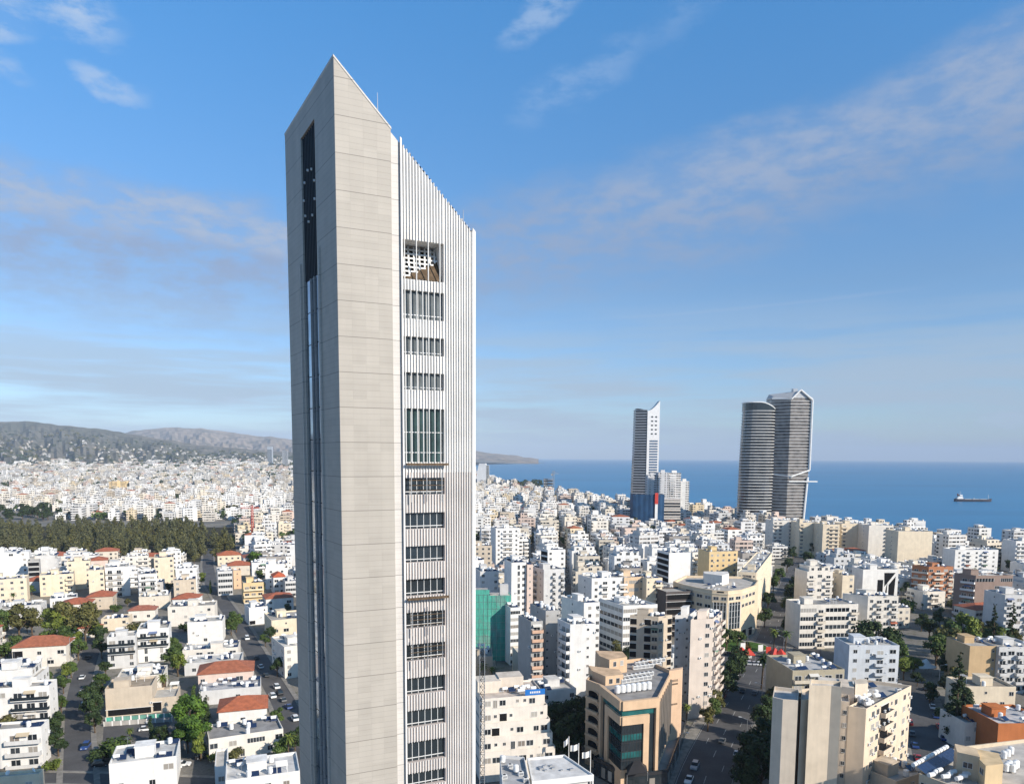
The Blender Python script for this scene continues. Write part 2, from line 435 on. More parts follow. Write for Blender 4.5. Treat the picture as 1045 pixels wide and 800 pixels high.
def coast_pts():
    pts = []
    for px, d in ((1330, 560), (1200, 610), (1100, 655), (1045, 690), (990, 735), (940, 790), (890, 850), (840, 905), (770, 1010), (700, 1130), (640, 1290), (590, 1500), (545, 1900), (515, 2400), (498, 2900), (486, 3600), (478, 5200), (482, 7400), (505, 8800), (545, 9800), (556, 10600), (530, 12500), (470, 14000)):
        a = (px - CX) / F; pts.append((a * d, d))
    return pts
COAST = coast_pts()
def on_land(x, y, margin=0.0):
    """true where a point is on the city side of the shore"""
    a = x / max(y, 1) * F + CX; last = None
    for i in range(len(COAST) - 1):
        (xa, ya), (xb, yb) = COAST[i], COAST[i + 1]
        pa, pb = xa / ya * F + CX, xb / yb * F + CX
        if pa >= a >= pb and ya < 5000:
            t = (pa - a) / (pa - pb + 1e-9); return y < ya + (yb - ya) * t - margin
    return a < 486

def setting():
    mb = MB(); n = 64
    ring = [(70000 * cos(2 * pi * i / n), 33000 * sin(2 * pi * i / n) if abs(sin(2 * pi * i / n)) > 0 else 0, -1.0) for i in range(n)]
    ring = [(33000 * cos(2 * pi * i / n), 33000 * sin(2 * pi * i / n), -1.0) for i in range(n)]
    mb.face(ring, 'sea'); tag(mb.build('sea'), None, None, None, 'structure')
    # land: a fan of strips out to the shore on the right and into the hills on the left
    mb = MB()
    land = [(600, -400), (560 * (1330 - CX) / F, 560)] + COAST[1:] + [(-3500, 15500), (-16000, 14000), (-16000, 4000), (-6000, -400)]
    # strips in depth so that the ground can rise
    def xr(y):
        best = 900.0
        if y < 560: return 620.0
        for i in range(len(COAST) - 1):
            (xa, ya), (xb, yb) = COAST[i], COAST[i + 1]
            if ya <= y <= yb: return xa + (xb - xa) * (y - ya) / (yb - ya + 1e-9)
        return COAST[-1][0]
    ys = [-300, 0, 150, 300, 430, 560] + [p[1] for p in COAST[1:]] + [15500]
    yy = []
    for a, b in zip(ys, ys[1:]):
        k = max(1, int((b - a) / 250)); yy += [a + (b - a) * i / k for i in range(k)]
    yy.append(15500)
    us = [i / 24 for i in range(25)]
    rows = []
    for y in yy:
        x1 = xr(y); x0 = -1.15 * max(y, 200) - 900
        row = []
        for u in us:
            x = x0 + (x1 - x0) * u; row.append((x, y, hillz(x, y)))
        rows.append(row)
    for r0, r1 in zip(rows, rows[1:]):
        for i in range(24): mb.face((r0[i], r0[i + 1], r1[i + 1], r1[i]), 'ground')
    tag(mb.build('ground'), None, None, None, 'structure')
    # hills
    def ridge(name, mat, prof, d0, dpk, d1, seed, zscale=1.0, nv=26):
        """ridge whose crest follows a list of (picture column, picture row) seen at distance dpk"""
        r_ = random.Random(seed); ph = [r_.uniform(0, 6.28) for _ in range(14)]
        mb = MB(); cols = []
        p0, p1 = prof[0][0], prof[-1][0]; nu = int((p1 - p0) / 3)
        for i in range(nu + 1):
            px = p0 + (p1 - p0) * i / nu
            for (xa, ya), (xb, yb) in zip(prof, prof[1:]):
                if xa <= px <= xb: py = ya + (yb - ya) * (px - xa) / (xb - xa); break
            py += sum(.35 * sin(px * .09 * (k + 1) + ph[k]) / (k + 1) ** .6 for k in range(6)) * .9
            a = (px - CX) / F; zc = H + (HOR - py) * dpk / F
            col = []
            for j in range(nv + 1):
                t = j / nv
                d = d0 + (dpk - d0) * t * 1.0
                z = zc * (t ** 1.25)
                z += (zc * .16) * t * (1 - t) * 2.2 * (sin(px * .07 + 5 * t + ph[7]) + .6 * sin(px * .19 - 9 * t + ph[8]) + .4 * sin(px * .43 + 13 * t + ph[9])+ .3 * sin(px * .9 - 21 * t + ph[10]))
                col.append((a * d, d, max(z, -2 if t < .02 else 0)))
            col.append((a * d1, d1, -5)); cols.append(col)
        for c0, c1 in zip(cols, cols[1:]):
            for j in range(nv + 1): mb.face((c0[j], c1[j], c1[j + 1], c0[j + 1]), mat)
        return tag(mb.build(name, smooth=True), None, None, None, 'structure')
    ridge('hills', 'hill', [(-900, 440), (-420, 437), (-200, 434), (-60, 435), (0, 434), (28, 433), (60, 436), (100, 440), (130, 444), (165, 450), (200, 455), (250, 460), (300, 463), (360, 466), (420, 466.5)], 3300, 6200, 8500, 3)
    ridge('mountains', 'pale_hill', [(60, 466), (110, 447), (150, 441), (178, 438), (200, 439), (230, 442), (262, 446), (300, 450), (340, 455), (400, 462), (440, 467)], 7500, 11500, 14000, 5)
    ridge('headland', 'pale_hill', [(455, 459), (475, 459.5), (490, 460.5), (505, 463), (530, 465.6), (549, 468)], 9400, 12500, 14500, 8, nv=10)
setting()

ROADS = {}
def road(name, pts, width, walk=3.0, dashes=True, z=0.05, lanes=1):
    """asphalt sheet along ground points with raised pavements on both sides"""
    P = [Vector((p[0], p[1], 0)) for p in pts]
    # resample
    Q = []
    for a, b in zip(P, P[1:]):
        k = max(1, int((b - a).length / 8)); Q += [a + (b - a) * i / k for i in range(k)]
    Q.append(P[-1])
    for _ in range(3): Q = [Q[0]] + [(Q[i - 1] + Q[i] * 2 + Q[i + 1]) / 4 for i in range(1, len(Q) - 1)] + [Q[-1]]
    T = []
    for i in range(len(Q)):
        d = Q[min(i + 1, len(Q) - 1)] - Q[max(i - 1, 0)]; d.normalize(); T.append(Vector((d.y, -d.x, 0)))
    mb = MB(); wk = MB(); mk = MB(); h = width / 2
    up = lambda v, zz: (v.x, v.y, zz)
    for i in range(len(Q) - 1):
        a, b, s, t = Q[i], Q[i + 1], T[i], T[i + 1]
        mb.face((up(a - s * h, z), up(a + s * h, z), up(b + t * h, z), up(b - t * h, z)), 'asphalt')
        if walk:
            for sg in (-1, 1):
                i0, i1 = a + s * sg * h, a + s * sg * (h + walk); j0, j1 = b + t * sg * h, b + t * sg * (h + walk)
                q = [i0, i1, j1, j0] if sg > 0 else [i1, i0, j0, j1]
                wk.face([up(v, z + .13) for v in q], 'paving')
                wk.face([up(i0, z), up(i0, z + .13), up(j0, z + .13), up(j0, z)] if sg < 0 else [up(j0, z), up(j0, z + .13), up(i0, z + .13), up(i0, z)], 'paving')
        if dashes and (i % 2 == 0 or lanes == 0):
            w = .09; mk.face((up(a - s * w, z + .012), up(a + s * w, z + .012), up(b * .55 + a * .45 + t * w, z + .012), up(b * .55 + a * .45 - t * w, z + .012)), 'worn_paint')
        if lanes > 1:
            for off in (-h * .5, h * .5):
                if i % 2: mk.face((up(a + s * (off - .07), z + .012), up(a + s * (off + .07), z + .012), up(b * .5 + a * .5 + t * (off + .07), z + .012), up(b * .5 + a * .5 + t * (off - .07), z + .012)), 'worn_paint')
            for off in (-h + .35, h - .35):
                mk.face((up(a + s * (off - .06), z + .012), up(a + s * (off + .06), z + .012), up(b + t * (off + .06), z + .012), up(b + t * (off - .06), z + .012)), 'worn_paint')
        qq = [a - s * (h + walk), a + s * (h + walk), b + t * (h + walk), b - t * (h + walk)]
        occupy([(v.x, v.y) for v in qq], 1.5)
    r = tag(mb.build(name), None, None, None, 'structure')
    if walk: tag(wk.build('pavement'), None, None, None, 'structure')
    if mk.f: tag(mk.build('road_marking'), None, None, None, 'structure')
    ROADS[name] = (Q, T, h)
    return Q, T, h
def G(*pp): return [at(x, y) for x, y in pp]
AV = road('avenue', G((712, 830), (716, 800), (733, 760), (752, 722), (768, 692), (777, 674), (790, 648), (801, 612), (812, 584), (822, 563), (832, 547)), 14.5, 3.2, True, .05, 2)
ST1 = road('side_street', G((962, 806), (951, 765), (943, 740), (935, 712), (928, 694)), 11.0, 2.2, False)
LA = road('left_street', G((80, 820), (80, 795), (79, 752), (79, 712), (84, 690), (92, 668), (98, 648), (101, 635)), 7.0, 1.5, False)
LX = road('cross_street', G((20, 793), (79, 793), (150, 797), (230, 800)), 6.5, 1.2, False, .045)
LB = road('curved_street', G((312, 790), (303, 760), (293, 722), (276, 694), (261, 668), (246, 641), (228, 615), (215, 595), (212, 577), (213, 560)), 8.0, 1.6, False)
def patch(name, pts, z, mat, kind='structure'):
    mb = MB(); mb.face([(p.x, p.y, z) for p in pts], mat); occupy([(p.x, p.y) for p in pts], .5)
    return tag(mb.build(name), None, None, None, kind)
patch('car_park', G((105, 757), (178, 752), (172, 736), (106, 740)), .06, 'asphalt')
patch('plaza_road', G((742, 684), (838, 680), (838, 662), (822, 656), (745, 654), (730, 660)), .056, 'asphalt')

# ------------------------------------------------------------------ the slab tower
def main_tower():
    A = Vector((-17.9, 78.0, 0)); e = azv(65.6); l = azv(-31.0)
    A.x = (348 - CX) / F * 78.0
    S = run_to(A, 65.6, H, 485.3); D = run_to(A, -31.0, H, 298.6)
    S1 = run_to(A, 65.6, H, 402.2); S2 = run_to(A, 65.6, H, 411.6)
    T = thing('slab_tower', 'tall wedge-topped tower with beige stone walls and a white finned face, nearest of all', 'tower', (A.x, A.y, 0))
    zA = z_at(A.x, A.y, 58.5); C = A + e * S; zC = z_at(C.x, C.y, 241); Dp = A + l * D; zD = z_at(Dp.x, Dp.y, 139)
    zt = lambda s, t: zA + (zC - zA) * s / S + (zD - zA) * t / D
    def P(s, t, z=None): q = e * s + l * t; return (q.x, q.y, zt(s, t) if z is None else z)
    occupy([(A + e * s + l * t).to_2d() for s, t in ((0, 0), (S, 0), (S, D), (0, D))], 8)
    stone = (.425, .39, .34)
    # left face: slot and glazed strip, cut as columns of wall
    def tcol(px, py): 
        best = 0; lo, hi = 0, D
        for _ in range(40):
            m = (lo + hi) / 2; q = A + l * m; z = z_at(q.x, q.y, py)
            if proj((q.x, q.y, z))[0] > px: lo = m
            else: hi = m
        return lo
    ta, tb = tcol(322.3, 200), tcol(308.0, 200); tm = (ta + tb) / 2
    qm = A + l * tm; zs1 = z_at(qm.x, qm.y, 132); zs0 = z_at(qm.x, qm.y, 284)
    slope = (zD - zA) / D
    mb = MB(); rec = .34
    V0 = -1.0
    # beige front slab body
    mb.face((P(0, 0, V0), P(S1, 0, V0), P(S1, 0), P(0, 0)), 'cladding')
    mb.face((P(S1, 0, V0), P(S1, .45, V0), P(S1, .45), P(S1, 0)), 'cladding')
    mb.face((P(0, ta, V0), P(0, 0, V0), P(0, 0), P(0, ta)), 'cladding')
    mb.face((P(0, D, V0), P(0, tb, V0), P(0, tb), P(0, D)), 'cladding')
    za, zb = zs1 + slope * (ta - tm), zs1 + slope * (tb - tm)
    mb.face((P(0, tb, zb), P(0, ta, za), P(0, ta), P(0, tb)), 'cladding')
    for t in (ta, tb):
        zz = za if t == ta else zb
        q = (P(0, t, V0), P(rec, t, V0), P(rec, t, zz), P(0, t, zz)); mb.face(q if t == ta else q[::-1], 'cladding')
    mb.face((P(0, ta, za), P(rec, ta, za), P(rec, tb, zb), P(0, tb, zb)), 'cladding')
    # back wall behind the slot, far end, roof
    mb.face((P(rec, tb, V0), P(rec, ta, V0), P(rec, ta, za), P(rec, tb, zb)), 'void')
    mb.face((P(S1, D, V0), P(0, D, V0), P(0, D), P(S1, D)), 'cladding')
    mb.face((P(0, 0), P(S1, 0), P(S1, D), P(0, D)), 'concrete')
    mb.build('wall', T, color=stone)
    # raised rim along the roof edge
    mb = MB()
    for (s0, t0, s1, t1) in ((-.05, -.05, S1 + .05, .25), (-.05, .25, .25, D)):
        r_ = ((s0, t0), (s1, t0), (s1, t1), (s0, t1))
        mb.hexa([(*P(a, b)[:2], zt(a, b) + .0) for a, b in r_], [(*P(a, b)[:2], zt(a, b) + .22) for a, b in r_], 'cladding')
    mb.build('coping', T, color=(.62, .59, .54))
    # dark louvres in the slot
    mb = MB(); n = 9
    mb.face((P(rec - .05, tb - .02, zs0), P(rec - .05, ta + .02, zs0), P(rec - .05, ta + .02, za - .05), P(rec - .05, tb - .02, zb - .05)), 'frame_dark')
    for i in range(n):
        t = ta + (tb - ta) * (i + .5) / n
        r_ = ((.12, t - .05), (rec - .06, t - .05), (rec - .06, t + .05), (.12, t + .05))
        zz = zs1 + slope * (t - tm) - .1
        mb.hexa([P(a, b, zs0 + .05) for a, b in r_], [P(a, b, zz) for a, b in r_], 'frame_dark')
    mb.build('louvre_panel', T)
    # a ring of small lamps seen in the slot
    for i in range(9):
        an = pi * 2 * i / 9; m = MB(); t = tm + cos(an) * (tb - ta) * .40; z = zs1 - 7.0 + sin(an) * 2.8
        q = Vector(P(.06, t, z)); m.box(q.x - .1, q.y - .1, q.z - .1, q.x + .1, q.y + .1, q.z + .12, 'frame_white'); m.build('slot_lamp', T)
    # glazed strip: stacked panes between mullions
    z = zs0; k = 0
    while z > 0:
        z2 = max(z - 3.6, -1); m = MB()
        m.face((P(rec - .12, tb - .02, z2 + .06), P(rec - .12, ta + .02, z2 + .06), P(rec - .12, ta + .02, z - .04), P(rec - .12, tb - .02, z - .04)), 'mirror_glass')
        m.build('glass_strip', T); z = z2; k += 1
    for f in (.30, .55):
        t = ta + (tb - ta) * f; m = MB(); w = .05
        r_ = ((.02, t - w), (rec - .1, t - w), (rec - .1, t + w), (.02, t + w))
        m.hexa([P(a, b, 0) for a, b in r_], [P(a, b, zs0) for a, b in r_], 'cladding'); m.build('mullion', T, color=(.40, .38, .36))
    for tt, py in ((tb + .9, 270), (ta - 1.0, 252)):
        q = A + l * tt; z1 = z_at(q.x, q.y, py); m = MB(); w = .13
        r_ = ((-.18, tt - w), (0, tt - w), (0, tt + w), (-.18, tt + w))
        m.hexa([P(a, b, 0) for a, b in r_], [P(a, b, z1) for a, b in r_], 'cladding'); m.build('pilaster', T, color=(.52, .48, .43))
    # strip of paler panels between stone and fins
    mb = MB(); mb.face((P(S1, .35, V0), P(S2, .35, V0), P(S2, .35), P(S1, .35)), 'cladding'); 
    mb.face((P(S1, .35), P(S2, .35), P(S2, D), P(S1, D)), 'concrete'); mb.build('side_panels', T, color=(.60, .57, .53))
    # white face with window openings
    tw = .25                                            # plane of the white wall
    W0 = run_to(A, 65.6, H, 413.6); W1 = run_to(A, 65.6, H, 454.6)
    q = A + e * ((W0 + W1) / 2)
    rows = [(246, 286), (297, 326), (344, 362.5), (380.5, 398), (417, 471.5), (487.5, 504.5), (523, 539.5), (557, 573.5), (590.5, 607.5), (624, 640), (656.5, 673), (690.5, 707.5), (723.5, 740.5), (755.5, 776), (787, 801)]
    rz = [(z_at(q.x, q.y, b), z_at(q.x, q.y, a)) for a, b in rows]
    zb0 = rz[-1][0]; zz = zb0
    while zz > 6: zz -= 3.6; rz.append((zz, zz + 1.75))
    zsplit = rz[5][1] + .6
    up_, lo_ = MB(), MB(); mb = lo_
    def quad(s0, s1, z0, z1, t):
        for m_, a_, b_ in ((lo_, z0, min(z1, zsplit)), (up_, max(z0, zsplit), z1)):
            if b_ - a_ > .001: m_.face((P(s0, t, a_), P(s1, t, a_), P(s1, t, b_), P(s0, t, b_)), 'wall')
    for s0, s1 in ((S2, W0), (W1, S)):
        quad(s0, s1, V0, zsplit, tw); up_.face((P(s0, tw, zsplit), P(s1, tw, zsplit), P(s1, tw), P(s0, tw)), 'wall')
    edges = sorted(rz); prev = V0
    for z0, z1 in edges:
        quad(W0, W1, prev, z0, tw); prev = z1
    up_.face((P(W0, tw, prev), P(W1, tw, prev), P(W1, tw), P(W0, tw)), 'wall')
    dp = .5
    for i, (z0, z1) in enumerate(rz):
        d_ = 3.2 if i == 0 else dp; mb = up_ if i < 5 else lo_
        mb.face((P(W0, tw, z0), P(W1, tw, z0), P(W1, tw + d_, z0), P(W0, tw + d_, z0)), 'wall')
        mb.face((P(W0, tw + d_, z1), P(W1, tw + d_, z1), P(W1, tw, z1), P(W0, tw, z1)), 'wall')
        mb.face((P(W0, tw, z0), P(W0, tw + d_, z0), P(W0, tw + d_, z1), P(W0, tw, z1)), 'wall')
        mb.face((P(W1, tw + d_, z0), P(W1, tw, z0), P(W1, tw, z1), P(W1, tw + d_, z1)), 'wall')
        mb.face((P(W0, tw + d_, z0), P(W1, tw + d_, z0), P(W1, tw + d_, z1), P(W0, tw + d_, z1)), 'void')
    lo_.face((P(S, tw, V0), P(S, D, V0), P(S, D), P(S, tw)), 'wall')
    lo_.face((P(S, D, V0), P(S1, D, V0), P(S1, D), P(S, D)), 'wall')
    up_.face((P(S2, tw), P(S, tw), P(S, D), P(S2, D)), 'concrete')
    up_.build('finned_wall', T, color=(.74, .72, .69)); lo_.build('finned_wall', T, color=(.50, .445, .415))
    # glazing of each storey; the plant opening at the top holds slanted white beams instead
    for i, (z0, z1) in enumerate(rz):
        if i == 0: continue
        m = MB(); t = tw + dp - .06; mat = 'deep_teal' if i == 4 else ('slate_glass' if i < 4 else 'dark_glass')
        m.face((P(W0, t, z0), P(W1, t, z0), P(W1, t, z1), P(W0, t, z1)), mat)
        nm = 5 if i > 4 else 4
        for k in range(1, nm + 1):
            s = W0 + (W1 - W0) * k / (nm + 1); r_ = ((s - .026, t - .06), (s + .026, t - .06), (s + .026, t - .002), (s - .026, t - .002))
            m.hexa([P(a, b, z0) for a, b in r_], [P(a, b, z1) for a, b in r_], 'frame_white')
        hs = (.16,) if i != 4 else (.18, .56)
        for f in hs:
            zc = z0 + (z1 - z0) * f; r_ = ((W0, t - .06), (W1, t - .06), (W1, t - .003), (W0, t - .003))
            m.hexa([P(a, b, zc - .04) for a, b in r_], [P(a, b, zc + .04) for a, b in r_], 'frame_white' if i >= 4 else 'metal')
        m.build('window', T)
    z0, z1 = rz[0]; hz = z1 - z0
    pt = lambda u, v: Vector(P(W0 + .05 + (W1 - W0 - .1) * u, tw + .35 + 2.0 * v, z0 + hz * (.04 + .94 * v)))
    for k in range(7):
        u = (k + .5) / 7; m = MB(); m.tube(pt(u, max(0, u * .62 - .02)), pt(min(1, u + .12), 1), .13, .13, 'white_paint', 4); m.build('roof_beam', T)
    for k in range(7):
        v = (k + .6) / 7.3; m = MB(); m.tube(pt(0, v), pt(min(1, (v + .05) / .62), v), .11, .11, 'white_paint', 4); m.build('roof_purlin', T)
    m = MB(); m.face((pt(0, 0) - e * 0, pt(1, 0), pt(1, .60), pt(0, 0) + Vector((0, 0, .02))), 'bark'); m.build('sloping_floor', T)
    # fins: closed slats that stand proud of the wall, along the whole height
    wf, df = .036, .17
    def fin(s, z0, z1, name='fin', top_slope=False):
        m = MB(); r_ = ((s - wf, tw - df), (s + wf, tw - df), (s + wf, tw - .003), (s - wf, tw - .003))
        hi = [(*P(a, b)[:2], (zt(a, b) + .12) if top_slope else z1) for a, b in r_]
        m.hexa([P(a, b, z0) for a, b in r_], hi, 'wall'); m.build(name, T, color=(.80, .78, .74))
    n1 = 14
    for k in range(n1):
        s = W0 + (W1 - W0) * (k + .5) / n1
        if True:
            low = sorted(rz[5:] + ([rz[0]] if k % 4 else []) + (rz[1:5] if k % 2 else [])); prev = V0
            for z0, z1 in low:
                if z0 - prev > .5: fin(s, prev, z0)
                prev = z1
            fin(s, prev, 0, top_slope=True)
    for k in range(11):
        s = W1 + .12 + (S - .3 - W1) * (k + .4) / 11; fin(s, V0, 0, top_slope=True)
    for s0, s1, nm in ((S2 + .0, W0 - .06, 'white_pier'), (S - .32, S + .02, 'white_pier')):
        m = MB(); r_ = ((s0, tw - df - .05), (s1, tw - df - .05), (s1, tw - .004), (s0, tw - .004))
        m.hexa([P(a, b, V0) for a, b in r_], [(*P(a, b)[:2], zt(a, b) + .5) for a, b in r_], 'wall'); m.build(nm, T, color=(.84, .82, .79))
    # dark stubs of the roof grille along the sloping edge
    for k in range(22):
        s = S2 + .5 + (S - S2 - .8) * k / 21; q = Vector(P(s, tw + .25)); m = MB()
        m.box(q.x - .09, q.y - .12, q.z - .05, q.x + .09, q.y + .12, q.z + .36, 'frame_dark'); m.build('roof_stub', T)
    for s, t, h in ((S1 - .9, 1.2, 3.0), (S - 1.0, .9, 1.9)):
        q = Vector(P(s, t)); m = MB(); m.tube(q, q + Vector((0, 0, h)), .06, .025, 'metal', 6); m.build('lightning_rod', T)
    # ledges with builders' gear left on two storeys
    for i in (4, 8): 
        z0 = rz[i][0]; m = MB(); r_ = ((W0, tw - .75), (W1 + .15, tw - .75), (W1 + .15, tw - .43), (W0, tw - .43))
        m.hexa([P(a, b, z0 - .35) for a, b in r_], [P(a, b, z0 - .12) for a, b in r_], 'bark'); m.build('ledge', T)
    for i in (5, 9, 10):
        z0, z1 = rz[i]
        for f in (.25, .55, .85):
            m = MB(); zc = z0 + (z1 - z0) * f; m.tube(P(W0 + .3, tw - .5, zc), P(W1 - .3, tw - .5, zc), .05, .05, 'bark', 5)
            m.build('scaffold_rail', T)
        for f in (.12, .5, .88):
            m = MB(); s = W0 + (W1 - W0) * f; m.tube(P(s, tw - .52, z0 - .8), P(s, tw - .52, z1 + .6), .05, .05, 'metal', 5); m.build('scaffold_post', T)
    # builders' mast beside the tower's right edge
    q = A + e * (S + .75) - l * .2; zt_ = z_at(q.x, q.y, 655)
    B = thing('hoist_mast', "slim dark lattice hoist mast standing against the tall tower's right edge", 'hoist mast', (q.x, q.y, 0))
    r_ = .28
    for a, b in ((-r_, -r_), (r_, -r_), (r_, r_), (-r_, r_)):
        m = MB(); m.tube((a, b, 0), (a, b, zt_), .045, .045, 'metal', 4); m.build('upright', B)
    m = MB(); k = 0; z = 0
    while z < zt_ - .8:
        for (a, b), (c, d) in zip(((-r_, -r_), (r_, -r_), (r_, r_), (-r_, r_)), ((r_, -r_), (r_, r_), (-r_, r_), (-r_, -r_))):
            m.tube((a, b, z), (c, d, z + .8), .03, .03, 'frame_dark', 3, False); m.tube((a, b, z), (c, d, z), .03, .03, 'frame_dark', 3, False)
        z += .8
    m.build('lattice', B)
main_tower()

# ------------------------------------------------------------------ shared small meshes
SH = {}
def shared(key, fn):
    if key not in SH:
        mb = MB(); fn(mb); SH[key] = mb.mesh(key if isinstance(key, str) else key[0])
    return SH[key]
def m_window(mb):
    mb.box(-.5, -.03, -.5, .5, .0, .5, 'window', None, True)
    for a, b, c, d in ((-.5, -.5, -.46, .5), (.46, -.5, .5, .5), (-.02, -.5, .02, .5)): mb.box(a, -.07, b, c, -.032, d, 'frame_white')
    mb.box(-.46, -.07, .455, .46, -.032, .5, 'frame_white'); mb.box(-.54, -.14, -.54, .54, -.002, -.5, 'frame_white')
def m_strip(mb):
    mb.box(-.5, -.03, -.5, .5, .0, .5, 'window')
    n = 6
    for i in range(n + 1):
        x = -.5 + i / n; mb.box(x - .008, -.07, -.5, x + .008, -.032, .5, 'frame_white')
def m_loggia(mb):
    mb.box(-.5, -.02, -.5, .5, .0, .5, 'void')
    mb.box(-.56, -.16, .5, .56, -.002, .56, 'frame_white')
def m_ac(mb):
    mb.box(-.45, -.36, 0, .45, -.02, .62, 'frame_white'); mb.tube((0.1, -.37, .31), (.1, -.38, .31), .22, .22, 'frame_dark', 8)
def balcony_mesh(w, kind):
    def f(mb):
        d = 1.35; h = w / 2
        mb.box(-h, -d, -.18, h, -.004, 0, 'wall')
        if kind == 'solid':
            mb.box(-h, -d, .003, h, -d + .12, .95, 'wall'); mb.box(-h, -d + .122, .003, -h + .12, -.005, .95, 'wall'); mb.box(h - .12, -d + .122, .003, h, -.005, .95, 'wall')
        else:
            mt = 'dark_glass' if kind == 'glass' else 'frame_dark'
            if kind == 'glass':
                mb.box(-h, -d, .05, h, -d + .03, 1.0, mt); mb.box(-h, -d + .032, .05, -h + .03, -.01, 1.0, mt); mb.box(h - .03, -d + .032, .05, h, -.01, 1.0, mt)
            else:
                mb.box(-h, -d, .92, h, -d + .06, 1.0, mt); n = max(4, int(w / .3))
                for i in range(n + 1): x = -h + .03 + (w - .06) * i / n; mb.box(x - .03, -d + .005, .003, x + .03, -d + .05, .918, mt)
                mb.box(-h, -d + .062, .92, -h + .05, -.01, 1.0, mt); mb.box(h - .05, -d + .062, .92, h, -.01, 1.0, mt)
    return shared(('balcony', round(w, 1), kind), f)
def m_tank(mb):
    n = 10
    mb.tube((-.75, 0, 1.25), (.75, 0, 1.25), .46, .46, 'tank_white', n)
    for x in (-.5, .5):
        for y in (-.3, .3): mb.tube((x, y, 0), (x, y, .9), .04, .04, 'metal', 4, False)
def m_tankv(mb):
    mb.tube((0, 0, .35), (0, 0, 1.75), .62, .62, 'tank_white', 12); mb.tube((0, 0, 1.75), (0, 0, 1.95), .62, .25, 'tank_white', 12)
    for x, y in ((-.4, -.4), (.4, -.4), (.4, .4), (-.4, .4)): mb.tube((x, y, 0), (x, y, .35), .05, .05, 'metal', 4, False)
def m_panel(mb):
    a = [(-1, -1.0, .25), (1, -1.0, .25), (1, .6, 1.05), (-1, .6, 1.05)]
    b = [(x, y, z + .09) for x, y, z in a]
    mb.hexa(a, b, 'metal', 'solar_blue')
    for x in (-.9, .9): mb.tube((x, .5, 0), (x, .5, 1.0), .03, .03, 'metal', 4, False)
def m_dish(mb):
    c = Vector((0, 0, 1.1)); n = 10; ax = Vector((.35, -.75, .55)).normalized(); e = ax.orthogonal().normalized(); f = ax.cross(e)
    rings = [(0.0, 0.0), (.35, .05), (.62, .17)]
    pr = None
    for r_, dz in rings:
        ring = [c + ax * dz + (e * cos(2 * pi * i / n) + f * sin(2 * pi * i / n)) * max(r_, .01) for i in range(n)]
        if pr:
            for i in range(n): mb.face((pr[i], pr[(i + 1) % n], ring[(i + 1) % n], ring[i]), 'tank_white'); mb.face((ring[i] - ax * .02, ring[(i + 1) % n] - ax * .02, pr[(i + 1) % n] - ax * .02, pr[i] - ax * .02), 'tank_white')
        pr = ring
    mb.tube((0, 0, 0), c, .05, .05, 'metal', 5)
def m_aerial(mb):
    mb.tube((0, 0, 0), (0, 0, 3.4), .04, .03, 'metal', 5)
    for z, w in ((3.3, .5), (3.05, .8), (2.8, 1.1)): mb.tube((-w, 0, z), (w, 0, z), .02, .02, 'metal', 4)
def m_pergola(mb):
    for x in (-1.5, 1.5):
        for y in (-1.2, 1.2): mb.tube((x, y, 0), (x, y, 2.3), .07, .07, 'white_paint', 5)
    for i in range(7): x = -1.6 + 3.2 * i / 6; mb.box(x - .05, -1.4, 2.32, x + .05, 1.4, 2.48, 'white_paint')
def m_awning(mb):
    mb.face(((-.5, -1.15, -.55), (.5, -1.15, -.55), (.5, -.01, 0), (-.5, -.01, 0)), 'matte'); mb.face(((-.5, -.01, -.03), (.5, -.01, -.03), (.5, -1.15, -.58), (-.5, -1.15, -.58)), 'matte'); mb.face(((-.5, -1.15, -.8), (.5, -1.15, -.8), (.5, -1.15, -.55), (-.5, -1.15, -.55)), 'matte')
def m_acroof(mb):
    mb.box(-.6, -.4, .1, .6, .4, 1.0, 'frame_white'); mb.tube((0, 0, 1.0), (0, 0, 1.06), .33, .33, 'frame_dark', 10)
    mb.box(-.5, -.405, .25, .5, -.402, .85, 'metal')

CLAIM = []        # (x0, y0, x1, y1, depth) of hand-placed buildings in the picture
MARKS = []        # (short name, px, py) for wording labels of their neighbours
BLD = []
WHITE = (.78, .76, .72); OFFW = (.74, .69, .61); CREAM = (.74, .63, .47); BEIGE = (.58, .49, .38); YELL = (.70, .52, .28); GREYW = (.62, .61, .59); GREY = (.40, .39, .37); TAN = (.50, .34, .20); PINK = (.66, .52, .44); OLIVE = (.42, .37, .27); BROWN = (.30, .22, .18)
CONC = (.40, .38, .345)

